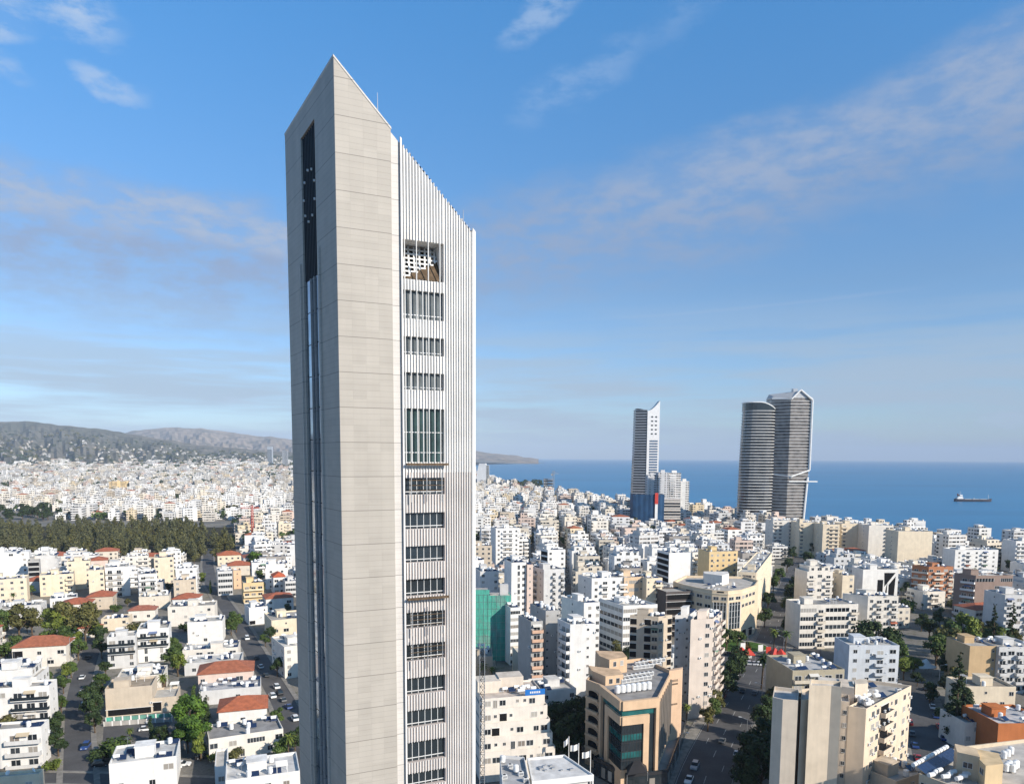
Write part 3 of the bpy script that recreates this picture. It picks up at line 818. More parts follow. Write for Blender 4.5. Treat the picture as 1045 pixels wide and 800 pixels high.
def facade(root, o, d, length, h, fl, pat, col, rng, g0=.0, balc='solid', bcol=None, acs=.0, dmode=True):
    """windows, doors and balconies along one face. o: left end seen from outside (local), d: unit vector to the right"""
    if isinstance(pat, str): pat = [pat]
    rz = atan2(d.y, d.x); fh = (h - .7 - g0) / fl
    for f in range(fl):
        p = pat[min(f, len(pat) - 1)]                   # f counts from the top
        if not p: continue
        n = len(p); cw = length / n; z0 = h - .7 - (f + 1) * fh
        i = 0
        while i < n:
            ch = p[i]; j = i + 1
            if ch in 'bBXDg':
                while j < n and p[j] == ch: j += 1
            x = (i + j) / 2 * cw; w = (j - i) * cw
            pos = lambda z: (o.x + d.x * x, o.y + d.y * x, z)
            mid = z0 + fh * .52
            def win(ww, hh, zc, key='window'): inst(shared(key, {'window': m_window, 'strip_window': m_strip, 'loggia': m_loggia}[key]), key, root, pos(zc), rz, (ww, 1, hh))
            if ch == 's': win(min(.8, w * .7), .8, mid + .25)
            elif ch == 'w': win(min(1.5, w * .8), min(1.35, fh * .5), mid)
            elif ch == 'W': win(min(2.5, w * .86), min(1.5, fh * .52), mid)
            elif ch == 't': win(min(1.2, w * .7), fh * .72, z0 + fh * .45)
            elif ch == 'X': win(w * .96, fh * .45, mid, 'strip_window')
            elif ch == 'D': win(w * .92, fh * .70, z0 + fh * .46, 'loggia')
            elif ch in 'bBg':
                k = {'b': balc, 'B': 'rail', 'g': 'glass'}[ch]
                ww = max(1.4, w * (.94 if w < 5 else .97))
                nd = max(1, int(ww / 3.2))
                for q in range(nd):
                    xx = x - ww / 2 + ww * (q + .5) / nd
                    inst(shared('window', m_window), 'balcony_door', root, (o.x + d.x * xx, o.y + d.y * xx, z0 + 1.12), rz, (min(2.4, ww / nd * .85), 1, 2.1))
                inst(balcony_mesh(round(ww, 1), k), 'balcony', root, pos(z0 + .02), rz, color=bcol or col)
                if rng.random() < .16: inst(shared('awning', m_awning), 'awning', root, pos(z0 + min(fh, 3.1) - .3), rz, (min(ww, 3.2), 1, 1), rng.choice(((.5, .42, .3), (.2, .3, .22), (.45, .16, .1), (.62, .60, .55), (.16, .2, .32))))
            if acs and ch in 'wWs.' and rng.random() < acs:
                xx = x + cw * .38; inst(shared('ac_unit', m_ac), 'ac_unit', root, (o.x + d.x * xx, o.y + d.y * xx, z0 + .5), rz)
            i = j

def block(name, label, cat, cx=None, cy=None, h=15, az=70, xl=None, xr=None, fl=4, col=WHITE, R='', L='', az_l=None, D=None, W=None, K=None, roofcol=None,
          hip=None, tanks=4, panels=2, stair=1, balc='solid', bcol=None, g0=0.0, group=None, mark=None, wallmat='wall', acs=.12, setback=0, seed=None, dishes=0, z0=0.0, claim=True, flatcap=None, roofac=0):
    rng = random.Random(seed if seed is not None else int(cx or K.x * 3) * 7 + int(cy or K.y * 5))
    if K is None: K = at(cx, cy, h)
    if az_l is None: az_l = az - 90
    if W is None: W = max(3.0, run_to(K, az, h, xr))
    if D is None: D = max(3.0, run_to(K, az_l, h, xl))
    if az < 0: W = min(W, 12.5)
    elif az_l < 15 and az_l > -40: D = min(D, 19.0)
    ex, ey = azv(az), azv(az_l)
    root = thing(name, label, cat, (K.x, K.y, z0), 0, group)
    P = lambda x, y, z: (ex.x * x + ey.x * y, ex.y * x + ey.y * y, z)
    hw = h - z0
    mb = MB(); par = 0.0 if hip else .22
    ring = [(0, 0), (W, 0), (W, D), (0, D)]
    mb_ = lambda z, s=0: [P(min(max(x, s), W - s), min(max(y, s), D - s), z) for x, y in ring]
    if hip:
        mb.hexa(mb_(-1), mb_(hw), wallmat)
        mb.build('wall', root, color=col)
        rf = MB(); ov = .5; hh = hip
        lo = [P(x + (ov if x > 0 else -ov), y + (ov if y > 0 else -ov), hw + .02) for x, y in ring]
        hi2 = [P(x + (ov if x > 0 else -ov), y + (ov if y > 0 else -ov), hw + .22) for x, y in ring]
        rf.hexa(lo, hi2, 'roof_tiles')
        if W >= D: a, b = P(D * .45, D / 2, hw + .22 + hh), P(W - D * .45, D / 2, hw + .22 + hh); fs = ((hi2[0], hi2[1], b, a), (hi2[1], hi2[2], b), (hi2[2], hi2[3], a, b), (hi2[3], hi2[0], a))
        else: a, b = P(W / 2, W * .45, hw + .22 + hh), P(W / 2, D - W * .45, hw + .22 + hh); fs = ((hi2[0], hi2[1], a), (hi2[1], hi2[2], b, a), (hi2[2], hi2[3], b), (hi2[3], hi2[0], a, b))
        rf.f = rf.f[:-2] ; rf.mi = rf.mi[:-2]; rf.tint = rf.tint[:-2]
        rf.face([(p[0], p[1], p[2]) for p in lo[::-1]], 'roof_tiles')
        for q in fs: rf.face(q, 'roof_tiles')
        rf.build('roof', root, color=roofcol or (.37, .125, .065))
    else:
        o, t_, i_ = mb_(-1), mb_(hw), mb_(hw, par); b_ = mb_(hw - .7, par)
        for k in range(4):
            j = (k + 1) % 4
            mb.face((o[k], o[j], t_[j], t_[k]), wallmat); mb.face((t_[k], t_[j], i_[j], i_[k]), 'wall'); mb.face((b_[j], b_[k], i_[k], i_[j]), 'wall')
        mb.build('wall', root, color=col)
        rf = MB(); rf.face(b_, 'roof'); rf.build('roof', root, color=roofcol or rng.choice((CONC, (.50, .48, .44), (.58, .56, .52), (.36, .34, .31))))
        used = []
        zr = hw - .7
        def spot(r_):
            for _ in range(12):
                x, y = rng.uniform(1.2, max(1.3, W - 1.2)), rng.uniform(1.2, max(1.3, D - 1.2))
                if all(abs(x - a) > r_ + b and 1 or abs(y - c) > r_ + e for a, b, c, e in used): used.append((x, r_, y, r_)); return x, y
            return None
        if setback:                                     # a smaller top storey set back from the edge
            s = min(2.2, W * .15); m = MB(); r4 = ((s, s), (W - .5, s), (W - .5, D - .5), (s, D - .5))
            m.hexa([P(a, b, zr) for a, b in r4], [P(a, b, zr + 3.1) for a, b in r4], 'wall', 'roof'); m.build('top_storey', root, color=col)
            facade(root, Vector(P(s, s, 0)), ex, W - s - .5, zr + 3.1 + .7 - 0, 1, 'wWw' if W > 9 else 'W', col, rng, zr)
            zr += 3.1
        if stair and W > 6 and D > 5:
            sw, sdp = min(4.2, W * .35), min(4.5, D * .4); x0 = rng.uniform(.15, .55) * (W - sw); y0 = rng.uniform(.35, .8) * (D - sdp)
            m = MB(); r4 = ((x0, y0), (x0 + sw, y0), (x0 + sw, y0 + sdp), (x0, y0 + sdp)); hh = rng.uniform(2.3, 3.0)
            m.hexa([P(a, b, zr) for a, b in r4], [P(a, b, zr + hh) for a, b in r4], 'wall', 'roof')
            r5 = ((x0 - .2, y0 - .2), (x0 + sw + .2, y0 - .2), (x0 + sw + .2, y0 + sdp + .2), (x0 - .2, y0 + sdp + .2))
            m.hexa([P(a, b, zr + hh + .003) for a, b in r5], [P(a, b, zr + hh + .2) for a, b in r5], 'wall', 'roof')
            m.build('stair_house', root, color=col); used.append((x0 + sw / 2, sw / 2, y0 + sdp / 2, sdp / 2))
        rz0 = atan2(ex.y, ex.x)
        if tanks > 1 and h < 40: tanks, panels = int(tanks * 1.7) + 1, panels + 2
        for k in range(max(tanks, panels)):
            q = spot(.8)
            if q is None: continue
            if k < tanks:
                v = rng.random() < .45
                inst(shared('water_tank_upright', m_tankv) if v else shared('water_tank', m_tank), 'water_tank', root, P(q[0], q[1], zr), rng.uniform(-.2, .2) + math.radians(20))
            if k < panels: inst(shared('solar_panel', m_panel), 'solar_panel', root, P(min(W - 1.1, q[0] + .3), max(1.1, q[1] - 1.4), zr), math.radians(20), (rng.uniform(.8, 1.2), 1, 1))
        if wallmat == 'wall' and W > 8 and rng.random() < .75:
            q = spot(.5)
            if q: inst(shared('aerial', m_aerial), 'aerial', root, P(q[0], q[1], zr), rng.uniform(0, 3))
        if wallmat == 'wall' and W > 9 and D > 8 and rng.random() < .4:
            q = spot(1.6)
            if q: inst(shared('pergola', m_pergola), 'pergola', root, P(min(max(q[0], 1.8), W - 1.8), min(max(q[1], 1.6), D - 1.6), zr), rz0)
        for k in range(dishes):
            q = spot(.8)
            if q: inst(shared('satellite_dish', m_dish), 'satellite_dish', root, P(q[0], q[1], zr), rng.uniform(0, 6))
        for k in range(roofac):
            q = spot(.7)
            if q: inst(shared('roof_cooler', m_acroof), 'roof_cooler', root, P(q[0], q[1], zr), rz0)
    if R: facade(root, Vector((0, 0, 0)), ex, W, hw, fl, R, col, rng, g0, balc, bcol, acs)
    if L: facade(root, Vector(P(0, D, 0)), -ey, D, hw, fl, L, col, rng, g0, balc, bcol, acs)
    poly = [(K.x + p[0], K.y + p[1]) for p in (P(*q, 0) for q in ring)]
    occupy(poly, 1.5)
    pp = [proj((x, y, z)) for x, y in poly for z in (z0, h)]
    bb = (min(p[0] for p in pp), min(p[1] for p in pp), max(p[0] for p in pp), max(p[1] for p in pp))
    dep = min(p[1] for p in poly)
    if claim: CLAIM.append((*bb, dep))
    cxp, cyp = (bb[0] + bb[2]) / 2, (bb[1] * .6 + bb[3] * .4)
    if mark: MARKS.append((mark, cxp, cyp))
    BLD.append((root, cxp, cyp, dep))
    root['_k'] = 0; del root['_k']
    return root, P, W, D

AB = 'apartment_block'; HO = 'house'
def heroes():
    b = block
    # ---- bottom left
    b('apartment_block', 'white modern flats with red trim and glass balconies in the bottom left corner', 'apartment block', 50, 699, 14, -14, -30, 58, 4, WHITE, 's', ['.Wgg', 'W.gg', 'W.gg'], mark='the white flats with red trim', dishes=2, tanks=2, acs=.2)
    b('apartment_block', 'white three-storey block with a blue solar array and grey balconies, at the lower left edge', 'apartment block', 42, 741, 11, -14, -34, 50, 3, WHITE, 's', 'W.bb', bcol=GREYW, tanks=1, panels=4, mark='the white block with a blue solar array')
    b('house', 'low cream house with a round roof dish in the bottom left corner', 'house', 40, 789, 8, -14, -30, 44, 2, CREAM, '', 'w.w', D=14, tanks=1, panels=0, dishes=2)
    b('house', 'cream house with a broad red tiled roof beside the narrow left street', 'house', 67, 658, 8.5, -16, 12, 78, 2, OFFW, '.w', ['D.w.W', '.w.W.'], hip=3.0, mark='the cream house with a broad red roof')
    b('apartment_block', 'modern white and grey block with glass balconies and a recessed middle bay, left of centre', 'apartment block', 172, 640, 14, -20, 140, 177, 4, WHITE, 's.', ['gg', 'gg', 'tt', 'tt'], mark='the modern white and grey block', tanks=2, panels=1, setback=0)
    b('apartment_block', 'white and grey block with a stepped glass terrace, joined to its taller modern neighbour', 'apartment block', 138, 648, 13.0, -20, 109, 141, 4, GREYW, '', ['gg', 'gg', 't.t', 'w.w'], tanks=1, panels=1)
    b('old_villa', 'old beige concrete villa with blank upper walls and glazed ground floor, above the car park', 'villa', 155, 699, 9.5, -18, 107, 160, 3, BEIGE, '', ['....', '....', 'DDDD'], roofcol=(.36, .30, .23), tanks=1, panels=0, mark='the old beige villa')
    b('house', 'small beige annexe beside the old concrete villa, with a dark carport', 'house', 180, 710, 5.0, -18, 157, 184, 1, BEIGE, '', 'D.', D=9, tanks=0, panels=0, stair=0)
    b('office_building', 'white flat-roofed building with tilted solar panels at the bottom, left of the slab tower', 'office', 180, 771, 8.0, -20, 111, 184, 2, WHITE, 's', ['...W', 'W.w.'], panels=6, tanks=2, roofcol=(.55, .55, .54), mark='the flat white roof with tilted panels')
    b('terraced_house', 'grey-roofed white terrace with brick-red shutters beside a dark hedge', 'house', 289, 743, 6.5, -26, 213, 296, 2, OFFW, '', ['W.W.XX.W', 'W..t..w.'], D=None, roofcol=(.30, .29, .28), tanks=4, panels=3, stair=0, mark='the grey-roofed terrace')
    b('apartment_block', 'long white flat-roofed block at the bottom edge against the slab tower', 'apartment block', 306, 786, 9.0, -20, 230, 316, 2, WHITE, '', ['....w.w.', 'w..w..w.'], tanks=3, panels=1, dishes=2, roofcol=(.62, .61, .59), mark='the long white block at the bottom edge')
    b('house', 'low white wing left of the long white block at the bottom edge', 'house', 232, 781, 6.0, -20, 219, 236, 1, WHITE, '', 'w', D=None, tanks=0, panels=0, stair=0)
    b('house', 'pinkish two-storey house under a wide hipped red roof beside the curving street', 'house', 258, 684, 7.5, -18, 202, 264, 2, PINK, 'w', ['w...W.', 'D.w..W'], hip=2.6, mark='the pink house with a wide hipped roof')
    b('house', 'white gabled house with a bright red tiled roof above the grey terrace', 'house', 272, 722, 5.5, -18, 223, 278, 1, WHITE, '', '..w..', hip=2.6, roofcol=(.43, .13, .06), mark='the white house with a bright red roof')
    b('house', 'low grey-white house with cluttered roof tanks between the two red roofs', 'house', 266, 700, 5.0, -18, 203, 272, 1, GREYW, '', 'w.w.', tanks=6, panels=3, dishes=2, stair=0, roofcol=(.45, .45, .46))
    b('apartment_block', 'white cubic house with few openings above the jumbled curved roofs', 'house', 227, 633, 10, -16, 191, 232, 3, WHITE, 's', ['.s.', 's..', '.w.'], tanks=2, panels=2, mark='the white cubic house')
    b('house', 'cream house with a very large roof dish, behind the white cubic house', 'house', 219, 617, 10, -16, 171, 224, 3, OFFW, '', ['w..w', '.ww.'], tanks=4, panels=2, dishes=3)
    b('house', 'low cream house with rounded terraces and a cluttered roof, below the white cubic house', 'house', 243, 660, 6.0, -16, 186, 248, 2, OFFW, '', ['.WW.W', 'W..w.'], tanks=5, panels=2, dishes=1)
    b('house', 'grey flat-roofed low house directly behind the wide hipped red roof', 'house', 246, 673, 5.0, -16, 188, 251, 1, GREYW, '', 'w.w', tanks=4, panels=2, stair=0)
    b('apartment_block', 'plain beige four-storey block with two window columns, right of the white balcony blocks', 'apartment block', 199, 591, 13, 66, 176, None, 4, BEIGE, 'w.w', 's', K=at(177, 592, 13), W=12, D=12, mark='the plain beige block')
    b('apartment_block', 'blue-grey block with dark strip windows standing over a clipped hedge', 'apartment block', 222, 583, 15, 66, 217, 237, 4, GREYW, 'X', 's.', mark='the strip-windowed block over a hedge', tanks=2, panels=1)
    b('house', 'narrow peach house beside the strip-windowed block', 'house', 238, 582, 12, 66, 237, 246, 3, (.68, .46, .30), 's', '', D=10, tanks=1, panels=0, stair=0)
    b('apartment_block', 'yellow block with full-width balconies between two side streets', 'apartment block', 248, 595, 12, 66, 245, 269, 3, YELL, 'bbb', '', D=12, mark='the yellow balcony block', tanks=3, bcol=(.74, .62, .42))
    b('apartment_block', 'white block with a pointed red roof close to the slab tower', 'house', 279, 589, 10.5, 66, 276, 291, 3, WHITE, 'WW', '', D=12, hip=2.4, roofcol=(.5, .11, .045))
    b('apartment_block', 'dark-windowed grey block touching the left edge of the slab tower', 'apartment block', 291, 593, 10, 66, 290, 306, 3, GREYW, 'XX', '', D=12, tanks=2)
    b('apartment_block', 'cream block topped by a tall chimney-like tower in front of the pine grove', 'apartment block', 157, 569, 18, 66, 152, 177, 5, CREAM, 'w..w', 's.', mark='the cream block with a chimney tower', tanks=1, stair=1)
    b('apartment_block', 'white balcony block with black railings, left one of a pair below the grove', 'apartment block', 107, 579, 18, 62, 104, 132, 5, WHITE, 'BBB.', 's', mark='the left white block with black railings', tanks=3)
    b('apartment_block', 'white balcony block with a dark red top band, right of a pair below the grove', 'apartment block', 141, 586, 16.5, 62, 138, 160, 5, WHITE, ['bbb', 'BBB'], 's', mark='the white block with a dark red band', tanks=2)
    b('apartment_block', 'tall cream block with a sloping red top corner, left of the white balcony pair', 'apartment block', 90, 582, 17.5, 62, 86, 106, 5, CREAM, '..w', 's', tanks=2)
    b('apartment_block', 'cream block with a brown stair tower behind the big eucalyptus clump', 'apartment block', 68, 573, 18, 62, 64, 92, 5, CREAM, 'w..w', '', D=12, tanks=3, mark='the cream block behind the eucalyptus clump')
    b('apartment_block', 'low cream flats partly hidden by the big eucalyptus clump', 'apartment block', 40, 587, 13, 62, 37, 75, 4, CREAM, 'w.wb', '', D=14, tanks=3)
    b('stair_tower', 'open concrete frame of unfinished floors at the left, beside a cream block', 'building', 28, 572, 17, 62, 26, 40, 5, GREY, 'DD', 'D', D=8, tanks=0, panels=0)
    b('apartment_block', 'cream block with rows of dark windows at the far left edge', 'apartment block', -14, 592, 14, 62, -20, 27, 4, CREAM, 'wwww', '', D=14, mark='the cream block at the left edge')
    b('apartment_block', 'white stepped block with a raised white upper box at the left edge', 'apartment block', -12, 569, 18, 62, -16, 30, 5, WHITE, 'w..w', '', D=16, setback=1, tanks=2)
    b('apartment_block', 'cream corner block with small square windows beside the curving street, against the slab tower', 'apartment block', 290, 660, 12.5, 58, 276, 318, 4, OFFW, 'w.w', ['w.w'], mark='the cream corner block', tanks=3, panels=2)
    b('house', 'white blank-walled house with dark garage opening on the curving street', 'house', 254, 620, 9, 60, 248, 273, 3, WHITE, ['..s', '...', 'D..'], '', D=12, tanks=2)
    b('house', 'long cream house with a flat roof terrace against the slab tower', 'house', 277, 633, 9.5, 62, 263, 316, 3, CREAM, ['.s..', 'wW..'], 's', tanks=4, panels=3)
    b('house', 'low row of old cottages under red tiles below the white balcony blocks', 'house', 158, 622, 5.5, -16, 131, 161, 1, OFFW, '', 'ww', D=None, hip=1.8, roofcol=(.36, .13, .08))
    b('house', 'small cottage with a flat red roof at the end of the left street', 'house', 102, 640, 4.5, -16, 80, 105, 1, OFFW, '', 'w', D=9, hip=1.5, roofcol=(.45, .13, .07))
    b('house', 'cream low house with a tiled canopy below the red-roofed cottages', 'house', 131, 630, 6, -16, 103, 135, 2, CREAM, '', 'w.w', D=None, tanks=2, panels=1, stair=0)
    b('house', 'long red-roofed church hall by the round green tree in the middle left', 'hall', 222, 567, 8, 66, 221, 246, 2, CREAM, 'wwww', '', D=14, hip=2.6, roofcol=(.43, .13, .06), mark='the red-roofed hall')
    b('apartment_block', 'cream four-storey block with white top rooms at the slab tower edge', 'apartment block', 284, 534, 17, 66, 281, 297, 5, CREAM, 'wb', '', D=14, tanks=2)
    b('apartment_block', 'pale yellow twin-bay block rising above low houses beyond the grove', 'apartment block', 111, 491, 24, 66, 110, 131, 7, YELL, 'w.ww', '', D=18, mark='the pale yellow block beyond the grove', wallmat='far_wall')
    b('apartment_block', 'slim white block standing against the pale yellow twin-bay block', 'apartment block', 132, 491, 24, 66, 131, 137, 7, WHITE, '', '', D=14, wallmat='far_wall', stair=0, tanks=1)
    # ---- centre and right, nearest first
    b('office_building', 'brown and grey commercial block with stepped roofs, hidden by the netted building', 'office', 553, 705, 10, 72, 548, 588, 3, GREYW, 'w..w', '', D=14, tanks=2, roofcol=(.45, .44, .42))
    b('apartment_block', 'small cream roof with water heaters at the lower right, beside the solar rows', 'apartment block', 915, 797, 12, 60, 905, 948, 4, BEIGE, 'w', '', D=12, tanks=3)
    b('commercial_building', 'low building with a bright terracotta side wall at the right edge', 'shop', 1019, 738, 12, 88, 1017, 1075, 3, (.50, .17, .06), '', '', D=16, tanks=3, panels=0, roofcol=(.5, .5, .5), mark='the terracotta wall')
    b('house', 'narrow bare concrete house between the cypress and the terracotta wall', 'house', 985, 737, 9, 88, 983, 1001, 3, OFFW, ['.w', 'w.'], '', D=12, tanks=1, stair=0)
    b('apartment_block', 'cream three-storey block with dark square windows facing the parked street', 'apartment block', 985, 700, 11, 91, 980, 1037, 3, CREAM, ['w.s..w', 'w.w.w.', 'w.w.w.'], '', D=11, mark='the cream block with dark square windows', tanks=1, panels=0, roofcol=(.30, .26, .21))
    b('apartment_block', 'block with a blank tan end wall and flat roof, right of the park trees', 'apartment block', 990, 659, 17, 88, 985, 1019, 5, (.55, .39, .22), '..s', '', D=14, tanks=1, mark='the blank tan wall')
    b('apartment_block', 'grey-white block of deep balconies touching the right edge below the pale flats', 'apartment block', 1020, 660, 17, 88, 1018, 1062, 5, GREYW, 'bWbWb', '', D=14, mark='the grey balcony block at the right edge')
    b('apartment_block', 'brown modern block with a shaded balcony side and white window stack, right of the park', 'apartment block', 996, 587, 24, 86, 974, 1034, 6, BROWN, ['XXX.XX', '...W..'], ['.bb'], az_l=-38, mark='the brown modern block', bcol=WHITE, tanks=0, panels=0, roofac=4)
    b('apartment_block', 'cool grey block with many balconies at the right edge, beside the brown block', 'apartment block', 1026, 607, 22, 86, 1022, 1075, 6, GREYW, 'bWbWb', 's', D=14, tanks=4)
    b('apartment_block', 'orange brick block with cream balcony bands', 'apartment block', 948, 578, 19.5, 86, 931, 973, 5, (.46, .20, .10), 'WbbWb', ['bb'], az_l=-40, bcol=(.74, .66, .55), mark='the orange brick block', tanks=3)
    b('apartment_block', 'white blue-tinted block with square windows, in front of the dark ficus trees', 'apartment block', 867, 658, 15, 90, 863, 918, 4, (.62, .65, .68), 'wwbW', '', D=13, mark='the blue-tinted white block', tanks=3)
    b('office_building', 'olive balconied block with a roof pool of solar glass, left of the blue-tinted block', 'apartment block', 809, 684, 17, 84, 805, 862, 5, OLIVE, 'bbbbW', '', D=22, mark='the olive balconied block', bcol=(.60, .53, .42), tanks=6, panels=6, roofcol=(.45, .45, .45))
    b('apartment_block', 'long beige block of five banded storeys with grille windows, right of the avenue', 'apartment block', 817, 617, 20, 84, 814, 876, 5, OFFW, 'XXbXXXb', '', D=14, mark='the banded beige block', tanks=2, panels=0, bcol=(.70, .62, .5))
    b('apartment_block', 'white block with a blank shaded side wall and square balconies, right of the banded block', 'apartment block', 886, 608, 22, 88, 860, 917, 6, OFFW, 'wbWb', '', az_l=-50, mark='the white block with a blank shaded side', tanks=7)
    b('apartment_block', 'angular white modern block with black triangular openings', 'apartment block', 881, 581, 22, 86, 874, 917, 6, WHITE, '', '', D=12, mark='the angular white block', tanks=2)
    b('apartment_block', 'cream block with a dark flat-topped penthouse beside the far avenue', 'apartment block', 824, 583, 24, 84, 821, 850, 6, OFFW, 'bWb', '', D=14, setback=1, tanks=3)
    b('apartment_block', 'cream narrow block with a single blank end, behind the banded beige block', 'apartment block', 860, 587, 22, 84, 855, 872, 6, CREAM, '.w', 's', D=14, tanks=2)
    # sea-front slabs
    for i, (x0, x1, y, c, pat, lab) in enumerate(((789, 815, 531, OFFW, 'bb.bb', 'cream sea-front slab nearest to the twin banded towers'), (816, 838, 533, CREAM, 'b..b', 'cream sea-front slab with a dark balcony stack, second from the twin towers'),
                                     (840, 857, 535, CREAM, '.bb', 'narrow cream sea-front slab in the middle of the row'), (859, 885, 534, CREAM, 'b..b', 'cream sea-front slab with a central balcony stack, right of the narrow one'),
                                     (887, 912, 536, OFFW, '..b', 'pale sea-front slab with a shaded right side, next to the blank end slab'), (917, 952, 542, CREAM, '', 'blank cream end slab closing the sea-front row on the right'))):
        b('apartment_block', lab, 'apartment block', x0, y, 30, 88, x0 - 5, x1, 9, c, pat, 's', D=18, group='sea-front apartment slabs', tanks=5, panels=2, mark='the ' + ('sea-front slabs' if i == 2 else 'blank end slab') if i in (2, 5) else None, acs=0)
    b('apartment_block', 'white sea-front block with square windows right of the blank end slab', 'apartment block', 975, 561, 20, 86, 972, 1019, 6, WHITE, 'wbwbw', '', D=14, tanks=3, mark='the white sea-front block')
    b('apartment_block', 'rounded white balcony block cut by the right edge at the shore', 'apartment block', 1037, 552, 24, 86, 1034, 1075, 7, WHITE, 'bbbb', '', D=14, tanks=2)
    b('apartment_block', 'tall beige office behind the curved one, with short strip windows at its corner', 'office', 772, 584, 26, 24, 753, 797, 7, CREAM, 's.s.s.s', ['sXXs', '...s'], az_l=-75, mark='the tall beige corner office', tanks=4, roofac=6)
    b('apartment_block', 'tall pinkish block with a blank front and balconies along the avenue', 'apartment block', 728, 631, 33, 27, 705, 737, 10, (.66, .57, .49), 'bbsbb', '.w', az_l=-105, mark='the tall pinkish block', tanks=8, panels=5, dishes=2, acs=.3)
    b('apartment_block', 'tall grey-white slab with small service windows, joined left of the pinkish block', 'apartment block', 704, 627, 32, 27, 689, 708, 10, GREYW, '', 's.s', az_l=-105, tanks=1, W=10, acs=.3)
    b('apartment_block', 'grey-beige block with stacked loggias left of the tall pinkish block', 'apartment block', 672, 629, 28, 60, 643, 686, 9, BEIGE, 'w.D', 'D.Db', az_l=-75, mark='the grey-beige loggia block', tanks=4, acs=.3)
    b('apartment_block', 'bright white slab with one column of tiny windows, before the row of tall blocks', 'apartment block', 582, 637, 29, 79, 569, 608, 9, WHITE, '...s.', 'sbb', az_l=-22, mark='the bright blank white slab', tanks=4, panels=1, acs=.1)
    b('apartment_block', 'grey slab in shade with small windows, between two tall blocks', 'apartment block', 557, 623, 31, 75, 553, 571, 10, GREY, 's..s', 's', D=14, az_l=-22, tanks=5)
    b('apartment_block', 'tall block with salmon balcony fronts right of the green netting', 'apartment block', 542, 634, 29, 75, 529, 554, 9, GREY, 'bb', '.', az_l=-22, bcol=(.62, .40, .28), mark='the salmon balcony block', tanks=4, acs=.3)
    b('apartment_block', 'white block with strip openings in the gap beside the green netting', 'apartment block', 521, 620, 24, 72, 518, 531, 8, WHITE, 'X', '', D=12, tanks=4)
    b('apartment_block', 'white cube-topped block with pairs of square windows, behind the bright blank slab', 'apartment block', 596, 615, 26, 75, 573, 612, 8, WHITE, '.w.w', 's', az_l=-30, mark='the white cube-topped block', tanks=4)
    b('office_building', 'large white block with shaded strip windows and a sloping parapet, in the centre', 'office', 636, 618, 22, 75, 612, 671, 6, WHITE, 'XX..X', 'XX', az_l=-25, mark='the large white strip-windowed block', tanks=8, panels=2, dishes=2)
    b('apartment_block', 'beige-fronted block with two slot windows, behind the large white block', 'office', 637, 589, 27, 75, 633, 657, 7, (.68, .50, .33), ['sXXs', 'sXXs', '....'], '', D=14, tanks=4, mark='the beige slot-windowed block')
    b('apartment_block', 'cream tower of flats with a balcony side, right of the slot-windowed block', 'apartment block', 660, 590, 27, 75, 655, 676, 8, CREAM, 's.bb', '', D=12, tanks=2)
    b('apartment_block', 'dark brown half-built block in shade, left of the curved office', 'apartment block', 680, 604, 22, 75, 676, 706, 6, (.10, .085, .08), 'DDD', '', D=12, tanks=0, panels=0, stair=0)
    b('apartment_block', 'tall white slab with a column of dark slots, behind the green netting', 'apartment block', 522, 574, 34, 75, 518, 537, 11, WHITE, '.tw', '', D=14, mark='the tall white slab behind the netting', tanks=2)
    b('apartment_block', 'narrow white block with red door accents on the right of the tall white slab', 'apartment block', 538, 576, 33, 75, 536, 543, 10, PINK, 's', '', D=12, tanks=1, stair=0)
    b('apartment_block', 'grey-white block with shaded balconies, between the tall slab and the centre', 'apartment block', 555, 581, 30, 75, 542, 576, 9, GREYW, '..b.b', 'bs', az_l=-25, mark='the shaded grey-white block', tanks=5)
    b('apartment_block', 'white block with grey shaded left part and dark windows near the centre', 'apartment block', 604, 590, 27, 75, 590, 640, 8, WHITE, 'wbwb', 's', az_l=-25, tanks=6)
    b('apartment_block', 'grey low block with small dark windows above the green netting', 'apartment block', 490, 583, 27, 75, 486, 509, 8, GREYW, 'w.w', '', D=14, tanks=4)
    b('apartment_block', 'bright white six-storey block with a penthouse, in the middle distance left of centre', 'apartment block', 559, 561, 28, 75, 552, 577, 8, WHITE, 'w.w', 'DD', az_l=-30, mark='the bright white six-storey block', tanks=3)
    b('apartment_block', 'white slab with regular balconies in front of the round white tower', 'apartment block', 506, 539, 32, 75, 500, 530, 9, WHITE, 'wbbw', '', D=16, mark='the white balcony slab', tanks=4)
    b('apartment_block', 'white block with a wide blank front in the centre of the right half', 'apartment block', 683, 564, 29, 75, 678, 705, 8, WHITE, '', 'D', D=16, mark='the wide blank white block', tanks=3)
    b('apartment_block', 'yellow-cream block with regular windows near the corner office', 'apartment block', 724, 563, 27, 75, 721, 753, 8, YELL, 'wwwww', '', D=14, mark='the yellow-cream block', tanks=4)
heroes()

